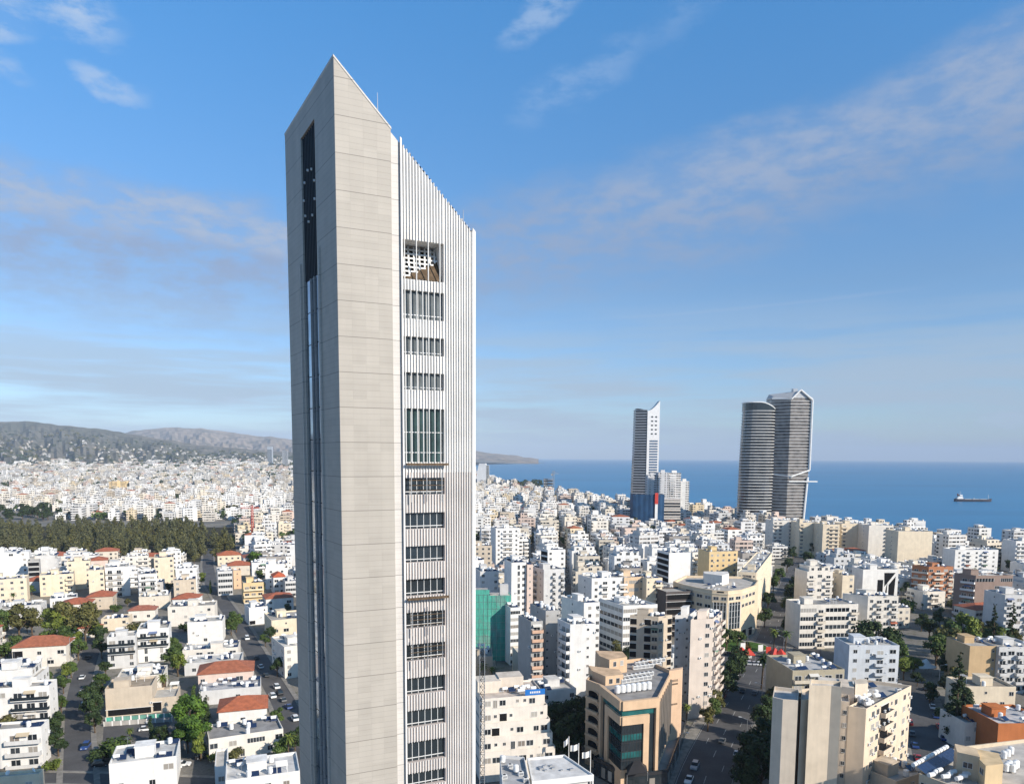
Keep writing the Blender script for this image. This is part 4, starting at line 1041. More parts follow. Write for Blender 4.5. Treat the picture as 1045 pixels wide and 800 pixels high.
# ------------------------------------------------------------------ buildings with shapes of their own
def pxs(pts, h): return [at(x, y, h) for x, y in pts]
def claim_pts(P, z0, z1, mark=None):
    pp = [proj((p.x, p.y, z)) for p in P for z in (z0, z1)]
    bb = (min(p[0] for p in pp), min(p[1] for p in pp), max(p[0] for p in pp), max(p[1] for p in pp))
    CLAIM.append((*bb, min(p.y for p in P))); occupy([(p.x, p.y) for p in P], 2)
    if mark: MARKS.append((mark, (bb[0] + bb[2]) / 2, (bb[1] + bb[3]) / 2))
def ccw(P):
    a = sum(P[i].x * P[(i + 1) % len(P)].y - P[(i + 1) % len(P)].x * P[i].y for i in range(len(P)))
    return P if a > 0 else P[::-1]
def rel(P, o): return [Vector((p.x - o.x, p.y - o.y, 0)) for p in P]
def wallbox(mb, a, b, u0, u1, z0, z1, off, mat, base=.004):
    """a plate on the wall a->b (seen left to right), standing off it"""
    d = (b - a).normalized(); n = Vector((d.y, -d.x, 0))
    r_ = [a + d * u0 + n * off, a + d * u1 + n * off, a + d * u1 + n * base, a + d * u0 + n * base]
    mb.hexa([(p.x, p.y, z0) for p in r_], [(p.x, p.y, z1) for p in r_], mat)
def parapet_body(mb, P, z0, z1, mat, par=.3, drop=.8, roofmat='roof'):
    P = ccw(P); c = sum(P, Vector((0, 0, 0))) / len(P)
    I = [p + (c - p).normalized() * par * 1.4 for p in P]; n = len(P)
    for i in range(n):
        j = (i + 1) % n
        v = lambda p, z: (p.x, p.y, z)
        mb.face((v(P[i], z0), v(P[j], z0), v(P[j], z1), v(P[i], z1)), mat)
        mb.face((v(P[i], z1), v(P[j], z1), v(I[j], z1), v(I[i], z1)), mat)
        mb.face((v(I[j], z1 - drop), v(I[i], z1 - drop), v(I[i], z1), v(I[j], z1)), mat)
    return [(p.x, p.y, z1 - drop) for p in I]
def roof_stuff(root, pts, z, rng, tanks=3, panels=2, dishes=0, coolers=0, rz=.3):
    c = sum(pts, Vector((0, 0, 0))) / len(pts)
    for k in range(tanks + panels + dishes + coolers):
        w = [rng.random() ** 5 + .01 for _ in pts]; s = sum(w)
        p = sum((q * (x / s) for q, x in zip(pts, w)), Vector((0, 0, 0))); p = c + (p - c) * .85
        key, fn = (('water_tank', m_tank) if k < tanks and rng.random() < .6 else ('water_tank_upright', m_tankv)) if k < tanks else (('solar_panel', m_panel) if k < tanks + panels else (('satellite_dish', m_dish) if k < tanks + panels + dishes else ('roof_cooler', m_acroof)))
        inst(shared(key, fn), key.replace('_upright', ''), root, (p.x, p.y, z), rz)

def cream_tower():
    rng = random.Random(4); h = 28
    K = at(884, 723, h); root = thing('apartment_tower', 'tall cream apartment tower with faceted blank front and balcony stack, nearest at the lower right', 'apartment tower', (K.x, K.y, 0))
    col = (.70, .575, .435)
    # right wing: balcony side to the right, blank end to the left
    ex = azv(48); W_ = run_to(K, 48, h, 930); el = azv(-62); D_ = run_to(K, -62, h, 866)
    right = [Vector((0, 0, 0)), ex * W_, ex * W_ + el * 12, el * max(D_, 8)]
    right[3] = el * D_; right.insert(3, right[2] * .0 + el * D_ + ex * 10)
    mb = MB(); rf = parapet_body(mb, right, -1, h, 'wall'); mb.build('wing', root, color=col)
    m = MB(); m.face(rf, 'roof'); m.build('roof', root, color=(.42, .40, .37))
    facade(root, Vector((0, 0, 0)), ex, W_, h, 9, ['.ww..sw.ws'], col, rng, 0, acs=.35)
    d = W_ / 10
    for f in range(8):
        z = h - .7 - (f + 1) * (h - .7) / 9
        o = ex * (d * 4.0)
        inst(balcony_mesh(round(d * 2.0, 1), 'solid'), 'balcony', root, (o.x, o.y, z + .02), atan2(ex.y, ex.x), color=(.66, .55, .43))
        inst(shared('loggia', m_loggia), 'loggia', root, (o.x, o.y, z + 1.3), atan2(ex.y, ex.x), (d * 1.7, 1, 2.3))
    roof_stuff(root, right, h - .8, rng, 13, 4, 5, 2)
    # recess with a column of small windows, then the tall flat panel and the faceted left wing
    def prism(pxl, hh, depth, name, c, back=None, z0=-1):
        P = [p - K for p in pxs(pxl, hh)]
        for p in P: p.z = 0
        bk = [P[-1] + azv(back or 22) * depth, P[0] + azv(back or 22) * depth]
        m = MB(); rr = parapet_body(m, P + bk, z0, hh, 'wall', .25, .8); m.build(name, root, color=c)
        m = MB(); m.face(rr, 'roof'); m.build('roof', root, color=(.55, .53, .50)); return P + bk
    r1 = prism([(858, 715), (867, 716)], 29, 6, 'recess_bay', (.62, .52, .41))
    a, b = r1[0], r1[1]
    dd = (b - a).normalized()
    for f in range(9):
        p = a + dd * ((b - a).length * .55); inst(shared('window', m_window), 'window', root, (p.x, p.y, 28 - 1.6 - f * 3.05), atan2(dd.y, dd.x), (.8, 1, 1.0))
    pn = prism([(826, 699), (848.5, 699.5), (859, 701)], 34, 5, 'stair_panel', (.74, .62, .47), 24)
    lw = prism([(788.5, 711), (799, 713.5), (814.5, 714.5)], 30, 9, 'faceted_wing', (.70, .60, .48), 22)
    l2 = prism([(817.5, 714), (829, 713)], 30, 9, 'faceted_wing', (.68, .57, .44), 22)
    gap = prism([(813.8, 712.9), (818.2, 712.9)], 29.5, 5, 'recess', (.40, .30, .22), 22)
    p = gap[0] + (gap[1] - gap[0]) * .65; m = MB(); m.tube((p.x + .1, p.y - .5, 0), (p.x + .1, p.y - .5, 29.2), .38, .38, 'red_paint', 8)
    o = m.build('drain_pipe', root); 
    o.data.materials[0] = MATS['rust']
    # rooms on the roof
    for pxl, hh, dep, c in (([(858, 700), (872, 702)], 30.8, 7, (.62, .53, .43)), ([(873, 698), (886, 697)], 31.5, 4, (.70, .6, .47)), ([(836, 694), (866, 697)], 30.5, 3.5, (.66, .60, .52))):
        P = [q - K for q in pxs(pxl, hh)]
        for q in P: q.z = 0
        bk = [P[-1] + azv(20) * dep, P[0] + azv(20) * dep]; m = MB(); R_ = ccw(P + bk)
        m.hexa([(q.x, q.y, 26.5) for q in R_], [(q.x, q.y, hh) for q in R_], 'wall', 'roof'); m.build('roof_room', root, color=c)
    claim_pts([K + q for q in right] + [K + q for q in lw], 0, 31, 'the tall cream apartment tower')
simple('rust', (.24, .09, .035), .8, .0, .2, .3, .6)

def solar_building():
    rng = random.Random(9); h = 20
    P = pxs([(938, 789), (1000, 812), (1085, 790), (1060, 752), (976, 762)], h); o = P[0].copy(); o.z = 0
    root = thing('apartment_block', 'cream roof with rows of white tanks over blue solar collectors, in the bottom right corner', 'apartment block', o)
    Q = rel(P, o); col = (.62, .52, .38)
    mb = MB(); rf = parapet_body(mb, Q, -1, h, 'wall'); mb.build('wall', root, color=col)
    m = MB(); m.face(rf, 'roof'); m.build('roof', root, color=(.50, .47, .43))
    z = h - .8
    def on(px, py, zz=z): v = at(px, py, zz) - o; v.z = zz; return v
    a, b = on(938, 792), on(973, 772); d = (b - a).normalized(); rz = atan2(d.y, d.x)
    L = (b - a).length
    for row, n in ((0, 11),):
        for i in range(n):
            p = a + d * (L * (i + .5) / n) ; 
            nrm = Vector((d.y, -d.x, 0))
            inst(shared('solar_panel', m_panel), 'solar_panel', root, (p + nrm * .3)[:2] + (z + .25,), rz, (L / n * .48, 1.45, 1.5))
            q = p - nrm * 1.4; inst(shared('water_tank', m_tank), 'water_tank', root, (q.x, q.y, z + .7), rz + .0, (.8, 1, 1)) if i % 3 != 1 or 1 else None
    for i in range(9):
        p = on(950 + i * 4.6 + rng.uniform(-1, 1), 796 - (i % 3) * 3 + i * .6); inst(shared('water_tank', m_tank), 'water_tank', root, p, rng.uniform(0, 1))
    for i in range(9):
        p = on(1026 + rng.uniform(-4, 18), 768 + rng.uniform(0, 22)); inst(shared('water_tank_upright', m_tankv), 'water_tank', root, p, 0)
    for pxl, hh, dep, c in (([(977, 767), (1000, 772)], 24.5, 5, (.60, .47, .32)), ([(999, 774), (1006, 781), (1024, 779)], 24.0, 6, (.66, .50, .30))):
        A_ = [q - o for q in pxs(pxl, hh)]
        for q in A_: q.z = 0
        bk = [A_[-1] + azv(25) * dep, A_[0] + azv(25) * dep]; R_ = ccw(A_ + bk); m = MB()
        m.hexa([(q.x, q.y, z) for q in R_], [(q.x, q.y, hh) for q in R_], 'wall', 'roof'); rr = m.build('stair_house', root, color=c)
        e = A_[1] - A_[0]; mid = A_[0] + e * .5; e.normalize(); inst(shared('window', m_window), 'window', root, (mid.x, mid.y, 22.2), atan2(e.y, e.x), (1.8, 1, 1.2))
    facade(root, Q[0], (Q[1] - Q[0]).normalized(), (Q[1] - Q[0]).length, h, 6, 'wbWbw', col, rng)
    claim_pts(P, 0, h, 'the roof of blue solar collectors')

def tan_office():
    rng = random.Random(5); h = 24
    P = pxs([(598, 693), (614, 699), (635, 715.5), (672, 711.5), (686, 684), (655, 671), (612, 676)], h); o = P[2].copy(); o.z = 0
    root = thing('office_building', 'tan office with nested stone frames round teal glass and arched side loggias, beside the avenue', 'office', o)
    Q = rel(P, o); tan = (.64, .45, .29)
    mb = MB(); rf = parapet_body(mb, Q, -1, h, 'wall', .4, 1.0); mb.build('wall', root, color=tan)
    m = MB(); m.face(rf, 'roof'); m.build('roof', root, color=(.30, .29, .28))
    a, b, c, d, e = Q[0], Q[1], Q[2], Q[3], Q[4]
    # arched loggias
    ab = (b - a).length; dv = (b - a).normalized(); rz = atan2(dv.y, dv.x)
    for f in range(6):
        zc = 3.0 + f * 3.5
        m = MB(); n = 10; w = ab * .62
        pts = [(-w / 2, -1.0), (w / 2, -1.0)] + [(w / 2 * cos(pi * i / n), .35 + .75 * sin(pi * i / n)) for i in range(n + 1)]
        m.face([(x, -.03, z) for x, z in pts], 'void')
        for i in range(n):
            x0, z0_ = pts[2 + i]; x1, z1_ = pts[3 + i]
            m.hexa([(x1, -.25, z1_), (x0, -.25, z0_), (x0, -.004, z0_), (x1, -.004, z1_)], [(x1 * 1.12, -.25, z1_ + .18), (x0 * 1.12, -.25, z0_ + .18), (x0 * 1.12, -.004, z0_ + .18), (x1 * 1.12, -.004, z1_ + .18)], 'wall')
        p = a + dv * ab * .5; m.build('arched_loggia', root, (p.x, p.y, zc), rz, tan)
        m = MB(); m.box(-w * .62, -.9, -1.35, w * .62, -.26, -.75, 'wall'); m.build('parapet', root, (p.x, p.y, zc), rz, tan)
    # nested frames on the two sides of the corner
    for nm, A, B, fl in (('left', b, c, True), ('right', c, d, False)):
        L = (B - A).length
        U = lambda s0, s1: ((L * (1 - s1), L * (1 - s0)) if fl else (L * s0, L * s1))      # measured from the corner c
        m = MB(); u = U(.0, .90); wallbox(m, A, B, u[0], u[1], 20.1, 21.6, .02, 'teal_glass'); m.build('strip_window', root)
        m = MB(); u = U(.74, .90); wallbox(m, A, B, u[0], u[1], 2.2, 20.09, .02, 'dark_glass'); m.build('window_band', root)
        m = MB(); u = U(.0, .58); wallbox(m, A, B, u[0], u[1], 6.0, 17.6, .03, 'dark_glass')
        for z in (8.3, 10.6, 12.9, 15.2): wallbox(m, A, B, u[0], u[1], z, z + .12, .10, 'frame_dark', .032)
        k = 7
        for i in range(k + 1):
            x = u[0] + (u[1] - u[0]) * i / k; wallbox(m, A, B, max(u[0], x - .05), min(u[1], x + .05), 6.0, 17.6, .08, 'frame_dark', .033)
        m.build('curtain_wall', root)
        for z in (9.0, 13.6):
            m = MB(); wallbox(m, A, B, u[0] + .2, u[1] - .2, z, z + 1.6, .036, 'teal_glass', .031); m.build('teal_pane', root)
        m = MB(); u = U(-.006, .74); wallbox(m, A, B, u[0], u[1], 17.8, 20.0, .5, 'wall'); u = U(.58, .735); wallbox(m, A, B, u[0], u[1], 2.2, 17.79, .5, 'wall'); m.build('inner_frame', root, color=tan)
        m = MB(); u = U(-.01, 1.0); wallbox(m, A, B, u[0], u[1], 21.7, 24.1, .7, 'wall'); u = U(.91, 1.0); wallbox(m, A, B, u[0], u[1], 2.2, 21.69, .7, 'wall'); m.build('outer_frame', root, color=tan)
    # glazed side towards the avenue with stone end panel
    L = (e - d).length
    m = MB(); wallbox(m, d, e, .8, L * .97, 7.0, 22.0, .05, 'dark_glass'); m.build('side_glazing', root)
    for i in range(9):
        m = MB(); x = 1.0 + (L * .9) * i / 8; wallbox(m, d, e, x, x + .45, 6.8, 22.6, .55, 'wall', .06); m.build('side_fin', root, color=(.30, .26, .22))
    for f in range(5):
        m = MB(); wallbox(m, d, e, .8, L * .97, 7.0 + f * 3.2, 7.35 + f * 3.2, .12, 'frame_dark', .052); m.build('sill', root)
    pe = [q - o for q in pxs([(683, 684.5), (695.5, 682.5)], 25)]
    for q in pe: q.z = 0
    ev = (pe[1] - pe[0]).normalized(); bk = [pe[1] + azv(22) * 2.2, pe[0] + azv(22) * 2.2]; R_ = ccw(pe + bk)
    m = MB(); m.hexa([(q.x, q.y, -1) for q in R_], [(q.x, q.y, 25) for q in R_], 'wall'); m.build('end_panel', root, color=(.66, .46, .31))
    m = MB(); Lp = (pe[1] - pe[0]).length
    for k, (z, n) in enumerate(((21.6, 5), (20.7, 7), (14.8, 6))):
        for i in range(n): x = Lp * .25 + Lp * .5 * i / n; wallbox(m, pe[0], pe[1], x, x + Lp * .05, z, z + (.5 if k != 0 else .7), .03, 'frame_dark')
    m.build('sign_lettering', root)
    # podium
    pp = [q - o for q in pxs([(606, 772), (640, 790), (681, 786), (700, 735), (690, 730)], 5.0)]
    for q in pp: q.z = 0
    R_ = ccw(pp); m = MB(); rr = parapet_body(m, pp, -1, 5.2, 'dark_glass', .3, .7)
    m.build('podium', root); m = MB(); m.face(rr, 'roof'); m.build('podium_roof', root, color=(.33, .31, .29))
    for i in range(3):
        A, B = pp[i], pp[i + 1]; L2 = (B - A).length; n = max(3, int(L2 / 2.4))
        for k in range(n):
            m = MB(); x = L2 * (k + .5) / n; wallbox(m, A, B, x - .75, x + .75, .6, 3.4, .03, 'window'); m.build('shop_window', root)
        m = MB(); wallbox(m, A, B, 0, L2, 4.3, 5.0, .12, 'frame_dark'); m.build('fascia', root)
    # dark canopy over the entrance terrace
    cp = [q - o for q in pxs([(639, 768), (657, 767), (661, 786), (640, 789)], 7.0)]
    m = MB(); R_ = ccw(cp)
    top = Vector((sum(q.x for q in cp) / 4, sum(q.y for q in cp) / 4, 8.6))
    for i in range(4):
        A, B = R_[i], R_[(i + 1) % 4]; m.face(((A.x, A.y, 6.6), (B.x, B.y, 6.6), top), 'frame_dark'); m.face(((B.x, B.y, 6.5), (A.x, A.y, 6.5), top - Vector((0, 0, .1))), 'frame_dark')
        m.tube((A.x, A.y, 4.3), (A.x, A.y, 6.6), .06, .06, 'metal', 5)
    m.build('canopy', root)
    # roof rooms and plant
    z = h - 1.0
    for pxl, hh, dep in (([(612, 669), (622, 673), (640, 670)], 27.5, 6), ([(604, 684), (618, 690), (636, 688)], 25.6, 5)):
        A_ = [q - o for q in pxs(pxl, hh)]
        for q in A_: q.z = 0
        bk = [A_[-1] + azv(-5) * dep, A_[0] + azv(-5) * dep]; R_ = ccw(A_ + bk); m = MB(); m.hexa([(q.x, q.y, z) for q in R_], [(q.x, q.y, hh) for q in R_], 'wall', 'roof'); m.build('roof_room', root, color=tan)
        E = A_[2] - A_[1]
        for f in (.3, .7):
            q = A_[1] + E * f; ee = E.normalized(); inst(shared('window', m_window), 'window', root, (q.x, q.y, hh - 1.5), atan2(ee.y, ee.x), (1.1, 1, 1.4))
    for r_, (x0, y0, x1, y1, n, fn, key) in enumerate(((630, 708, 662, 704, 7, m_tankv, 'water_tank_upright'), (636, 697, 662, 693, 7, m_acroof, 'roof_cooler'), (638, 693, 664, 689, 7, m_acroof, 'roof_cooler'), (648, 683, 672, 680, 7, m_acroof, 'roof_cooler'), (650, 679, 676, 675, 7, m_acroof, 'roof_cooler'))):
        for i in range(n):
            p = at(x0 + (x1 - x0) * i / (n - 1), y0 + (y1 - y0) * i / (n - 1), z) - o; inst(shared(key, fn), key.replace('_upright', ''), root, (p.x, p.y, z), .35, (1.25,) * 3)
    claim_pts(P + [o + q for q in pp], 0, 27, 'the tan framed office')

def curved_office():
    h = 24; rng = random.Random(3)
    fr = [(687, 593), (697, 596), (710, 599), (727, 602), (743, 603), (757, 601.5), (771, 597)]
    P = pxs(fr + [(774, 592), (760, 588), (700, 587)], h); o = P[3].copy(); o.z = 0; Q = rel(P, o); col = (.70, .56, .39)
    root = thing('office_building', 'beige office with a sweeping curved front and tall dark glazed bays, facing the roundabout', 'office', o)
    mb = MB(); rf = parapet_body(mb, Q, -1, h, 'wall', .5, 1.1); mb.build('wall', root, color=col)
    m = MB(); m.face(rf, 'roof'); m.build('roof', root, color=(.46, .43, .39))
    for i in range(6):
        a, b = Q[i], Q[i + 1]; L = (b - a).length; d = (b - a).normalized(); rz = atan2(d.y, d.x)
        n = max(2, int(L / 3.6))
        rows = ((20.3, 6), (16.2, 6), (12.1, 6), (8.0, 6)) if i < 3 else ((20.3, 2), (16.2, 2) if i == 5 else None)
        for r_ in rows:
            if r_ is None: continue
            if i in (3, 4) and r_[0] < 19: continue
            for k in range(n):
                p = a + d * (L * (k + .5) / n); inst(shared('window', m_window), 'window', root, (p.x, p.y, r_[0]), rz, (L / n * .72, 1, 1.5))
        if i in (3, 4):
            m = MB(); wallbox(m, a, b, L * .1, L * .92, 5.8, 18.4, .03, 'dark_glass')
            for q in range(5): x = L * .1 + L * .82 * q / 4; wallbox(m, a, b, x - .12, x + .12, 5.8, 18.4, .2, 'frame_white', .032)
            for q in range(4): wallbox(m, a, b, L * .1, L * .92, 8.4 + q * 2.9, 8.6 + q * 2.9, .1, 'metal', .033)
            m.build('glazed_bay', root)
        m = MB(); wallbox(m, a, b, L * .15, L * .4, .3, 4.2, .03, 'void'); wallbox(m, a, b, L * .55, L * .85, .3, 4.2, .03, 'void'); m.build('arcade_opening', root)
        m = MB(); wallbox(m, a, b, -.02, L + .02, 22.3, 22.7, .25, 'wall'); m.build('cornice', root, color=(.76, .64, .48))
    m = MB(); a, b = Q[3], Q[4]; L = (b - a).length
    for i in range(7): x = L * .3 + L * .42 * i / 7; wallbox(m, a, b, x, x + .55, 22.9, 23.6, .05, 'frame_dark')
    m.build('sign_lettering', root)
    roof_stuff(root, [q * .9 for q in Q], h - 1.1, rng, 6, 2, 1, 9)
    A_ = [q - o for q in pxs([(719, 584), (737, 586), (744, 584)], 28.5)]
    for q in A_: q.z = 0
    bk = [A_[-1] + azv(10) * 7, A_[0] + azv(10) * 7]; R_ = ccw(A_ + bk); m = MB(); m.hexa([(q.x, q.y, h - 1.1) for q in R_], [(q.x, q.y, 28.0) for q in R_], 'wall', 'roof'); m.build('roof_room', root, color=(.74, .70, .64))
    claim_pts(P, 0, 26, 'the curved beige office')

def stepped_block():
    rng = random.Random(6); h = 20.0
    K = at(492, 713, h); K.z = 0; ex = azv(76); ey = azv(-12); root = thing('apartment_block', 'white block stepping down in terraces, a small blue sign on its roof', 'apartment block', K)
    W0 = run_to(K, 76, h, 556); col = (.74, .68, .60)
    P = lambda x, y, z: (ex.x * x + ey.x * y, ex.y * x + ey.y * y, z)
    n = 6; fh = h / n
    for k in range(n):                                  # k = 0 is the top storey
        s = 1.55 * k; g = .35 * k; z1 = h - k * fh; z0 = z1 - fh if k < n - 1 else -1
        x0, x1 = -g, W0 + g; y0, y1 = -s, 14 - k * .002
        m = MB(); r4 = [(x0, y0), (x1, y0), (x1, y1), (x0, y1)]
        rr = parapet_body(m, [Vector(P(a, b, 0)) for a, b in r4], z0 - (.9 if 0 < k else 0) * 0, z1 + (.0 if k == 0 else .85) - .002 * k, 'wall', .16, .84 if k else .5)
        m.build('storey', root, color=col)
        m = MB(); m.face(rr, 'roof'); m.build('terrace', root, color=(.55, .48, .42))
        if k == n - 1: break
        pat = ['WtW.ssW.', 'WsDs..Ws', 'WD.sW.wW', 'WsstWW.W', 'WWsWWsWW'][k]
        facade(root, Vector(P(x0 + .5, y0 - .002, 0)), ex, x1 - x0 - 1, z1 - .0 + .7 - .0, 1, pat, col, rng, z1 - fh + .3)
    facade(root, Vector(P(0, 14, 0)), -ey, 12, h, 6, 'sw', col, rng)
    m = MB(); m.box(0, 0, 0, 1, 1, 1, 'wall')
    # sign and roof rooms
    sg = MB(); a, b = Vector(P(W0 * .68, -.05, 0)), Vector(P(W0 * 1.0, -.05, 0)); wallbox(sg, a, b, 0, (b - a).length, h + .1, h + 1.7, .12, 'sign_blue'); s_ = sg.build('roof_sign', root)
    lt = MB(); L = (b - a).length
    for i in range(6): wallbox(lt, a, b, L * (.24 + .09 * i), L * (.30 + .09 * i), h + .6, h + 1.15, .16, 'frame_white', .122)
    lt.build('sign_lettering', s_)
    for x0, y0, x1, y1, hh, c in ((-.2, 6, 6.5, 12, 2.8, (.70, .62, .52)), (W0 * .35, 7.5, W0 * .75, 13, 3.2, (.64, .56, .47))):
        m = MB(); r4 = [Vector(P(a, b, 0)) for a, b in ((x0, y0), (x1, y0), (x1, y1), (x0, y1))]; m.hexa([(q.x, q.y, h - .5) for q in r4], [(q.x, q.y, h + hh) for q in r4], 'wall', 'roof'); m.build('roof_room', root, color=c)
    roof_stuff(root, [Vector(P(a, b, 0)) for a, b in ((W0 * .3, 2), (W0 * .95, 2), (W0 * .95, 7), (W0 * .3, 7))], h - .5, rng, 8, 1, 2, 2)
    claim_pts([K + Vector(P(a, b, 0)) for a, b in ((-1, -7), (W0 + 2, -7), (W0, 14), (0, 14))], 0, h + 2, 'the stepped terrace block')

def flat_pavilion():
    h = 12; rng = random.Random(8)
    P = pxs([(537, 778), (541, 797), (605, 789), (577, 769)], h); P = pxs([(538, 773), (543, 797), (606, 790), (576, 769.5)], h)
    o = P[1].copy(); o.z = 0; root = thing('building', 'clean white flat-roofed pavilion at the bottom, in front of three white flags', 'building', o); Q = rel(P, o)
    col = (.80, .79, .76)
    m = MB(); rf = parapet_body(m, Q, h - 1.5, h, 'wall', .3, .45); m.face([(q.x, q.y, h - 1.5) for q in ccw(Q)][::-1], 'wall'); m.build('roof_slab', root, color=col)
    m = MB(); m.face(rf, 'roof'); m.build('roof', root, color=(.66, .65, .63))
    c = sum(Q, Vector((0, 0, 0))) / 4
    I = [c + (q - c) * .86 for q in Q]; R_ = ccw(I); m = MB(); m.hexa([(q.x, q.y, -1) for q in R_], [(q.x, q.y, h - 1.52) for q in R_], 'wall'); m.build('wall', root, color=(.62, .60, .57))
    for q in Q[1:3]:
        m = MB(); q2 = c + (q - c) * .97; m.tube((q2.x, q2.y, 0), (q2.x, q2.y, h - 1.5), .25, .25, 'white_paint', 8); m.build('column', root)
    m = MB(); d = (Q[3] - Q[1]).normalized()
    for i in range(9):
        q = c + Vector((rng.uniform(-4, 4), rng.uniform(-1.5, 1.5), 0)); s = rng.uniform(.25, .55); m = MB(); m.box(-s, -s * .6, 0, s, s * .6, s, 'metal'); m.build('roof_vent', root, (q.x, q.y, h - .45), .4)
    # lower volumes on its left
    P2 = pxs([(510, 770), (513, 803), (541, 800), (535, 772)], 12.6); o2 = P2[1].copy(); o2.z = 0
    r2 = thing('building', 'white annexe with grey roof boxes, left of the white flat-roofed pavilion', 'building', o2); Q2 = rel(P2, o2)
    m = MB(); rf = parapet_body(m, Q2, -1, 12.6, 'wall', .25, .7); m.build('wall', r2, color=(.70, .69, .67)); m = MB(); m.face(rf, 'roof'); m.build('roof', r2, color=(.42, .42, .42))
    roof_stuff(r2, Q2, 11.9, rng, 2, 0, 0, 4)
    claim_pts(P + P2, 0, 13)
    # three flag poles
    for i, (px, py, yt) in enumerate(((580, 783, 751), (590, 789, 758), (602, 797, 765))):
        b = at(px, py, 0.1); b = at(px, py + 14, 0); zt = z_at(b.x, b.y, yt)
        f = thing('flagpole', ('white flagpole with a limp white flag, farthest of three behind the pavilion', 'white flagpole with a white flag, middle of three behind the pavilion', 'white flagpole with a spread white flag, nearest of three behind the pavilion')[i], 'flagpole', b, 0, 'flagpoles behind the white pavilion')
        m = MB(); m.tube((0, 0, 0), (0, 0, zt), .14, .09, 'white_paint', 8); m.build('pole', f)
        m = MB(); nx = 8
        g = [[(-.1 - 2.0 * u / nx * (1 if i else .6), .18 * sin(u * 1.1), zt - .3 - v * .8 - .05 * u * (1 if i else 3)) for v in range(3)] for u in range(nx + 1)]
        for u in range(nx):
            for v in range(2): m.face((g[u][v], g[u][v + 1], g[u + 1][v + 1], g[u + 1][v]), 'white_paint')
        m.build('flag', f, smooth=True)

def netted_building():
    h = 28; K = at(484, 607, h); K.z = 0; ex, ey = azv(86), azv(-6); W_ = run_to(K, 86, h, 520.5)
    root = thing('building_site', 'building wrapped in green scaffold netting beside the slab tower', 'building site', K)
    P = lambda x, y, z: (ex.x * x + ey.x * y, ex.y * x + ey.y * y, z)
    def pr(x0, y0, x1, y1, z0, z1, mat, nm, col=None):
        m = MB(); r4 = ((x0, y0), (x1, y0), (x1, y1), (x0, y1)); m.hexa([P(a, b, z0) for a, b in r4], [P(a, b, z1) for a, b in r4], mat); return m.build(nm, root, color=col)
    pr(0, 0, W_, 12, -1, h - 1.2, 'wall', 'frame', (.45, .42, .38))
    pr(-.3, -.5, W_ * .42, -.05, 0, h + 2.2, 'net_green', 'netting'); pr(W_ * .42 + .01, -.42, W_ + .3, -.05, 0, h - .2, 'net_green', 'netting')
    pr(W_ + .02, -.04, W_ + .35, 12, 0, h - .4, 'net_green', 'netting')
    pr(.3, 1, W_ * .4, 8, h - 1.19, h + 1.6, 'concrete', 'core'); pr(W_ * .45, .5, W_ - .2, 1.2, h - 1.18, h - .0, 'wall', 'parapet', (.66, .58, .48))
    pr(W_ * .72, -.06, W_ * .95, -.0 + 3, h - 1.17, h + 4.2, 'wall', 'stair_house', (.60, .58, .55))
    m = MB()
    for i in range(9):
        x = .2 + (W_ - .4) * i / 8; m.tube(P(x, -.6, 0), P(x, -.6, h + .4), .05, .05, 'metal', 4, False)
    for k in range(10): m.tube(P(0, -.62, 2 + 2.9 * k), P(W_, -.62, 2 + 2.9 * k), .04, .04, 'metal', 4, False)
    m.build('scaffold', root)
    claim_pts([K + Vector(P(a, b, 0)) for a, b in ((0, -1), (W_, -1), (W_, 12), (0, 12))], 0, h + 3, 'the green netted building')

def angular_bits():
    # black triangular openings on the angular white block
    for root, cx, cy, dep in BLD:
        if 'black triangular' in root['label']:
            ex = azv(86); W_ = 0
            for o in root.children:
                if o.name.startswith('wall'): W_ = max(v.co.length for v in o.data.vertices if v.co.z < 0 and abs(v.co.y - ex.y * v.co.x / ex.x) < .2)
            a, b = Vector((0, 0, 0)), ex * W_
            d = ex; n = Vector((d.y, -d.x, 0)) * .03
            def tri(u):
                m = MB(); m.face([(d.x * W_ * x + n.x, d.y * W_ * x + n.y, z) for x, z in u], 'void'); m.build('opening', root)
            tri(((.42, 9), (.58, 9), (.58, 16), (.42, 16))); tri(((.62, 12.0), (.92, 20.0), (.60, 20.0))); tri(((.63, 6), (.70, 6), (.70, 15))); tri(((.74, 4), (.90, 4), (.93, 18), (.74, 13)))

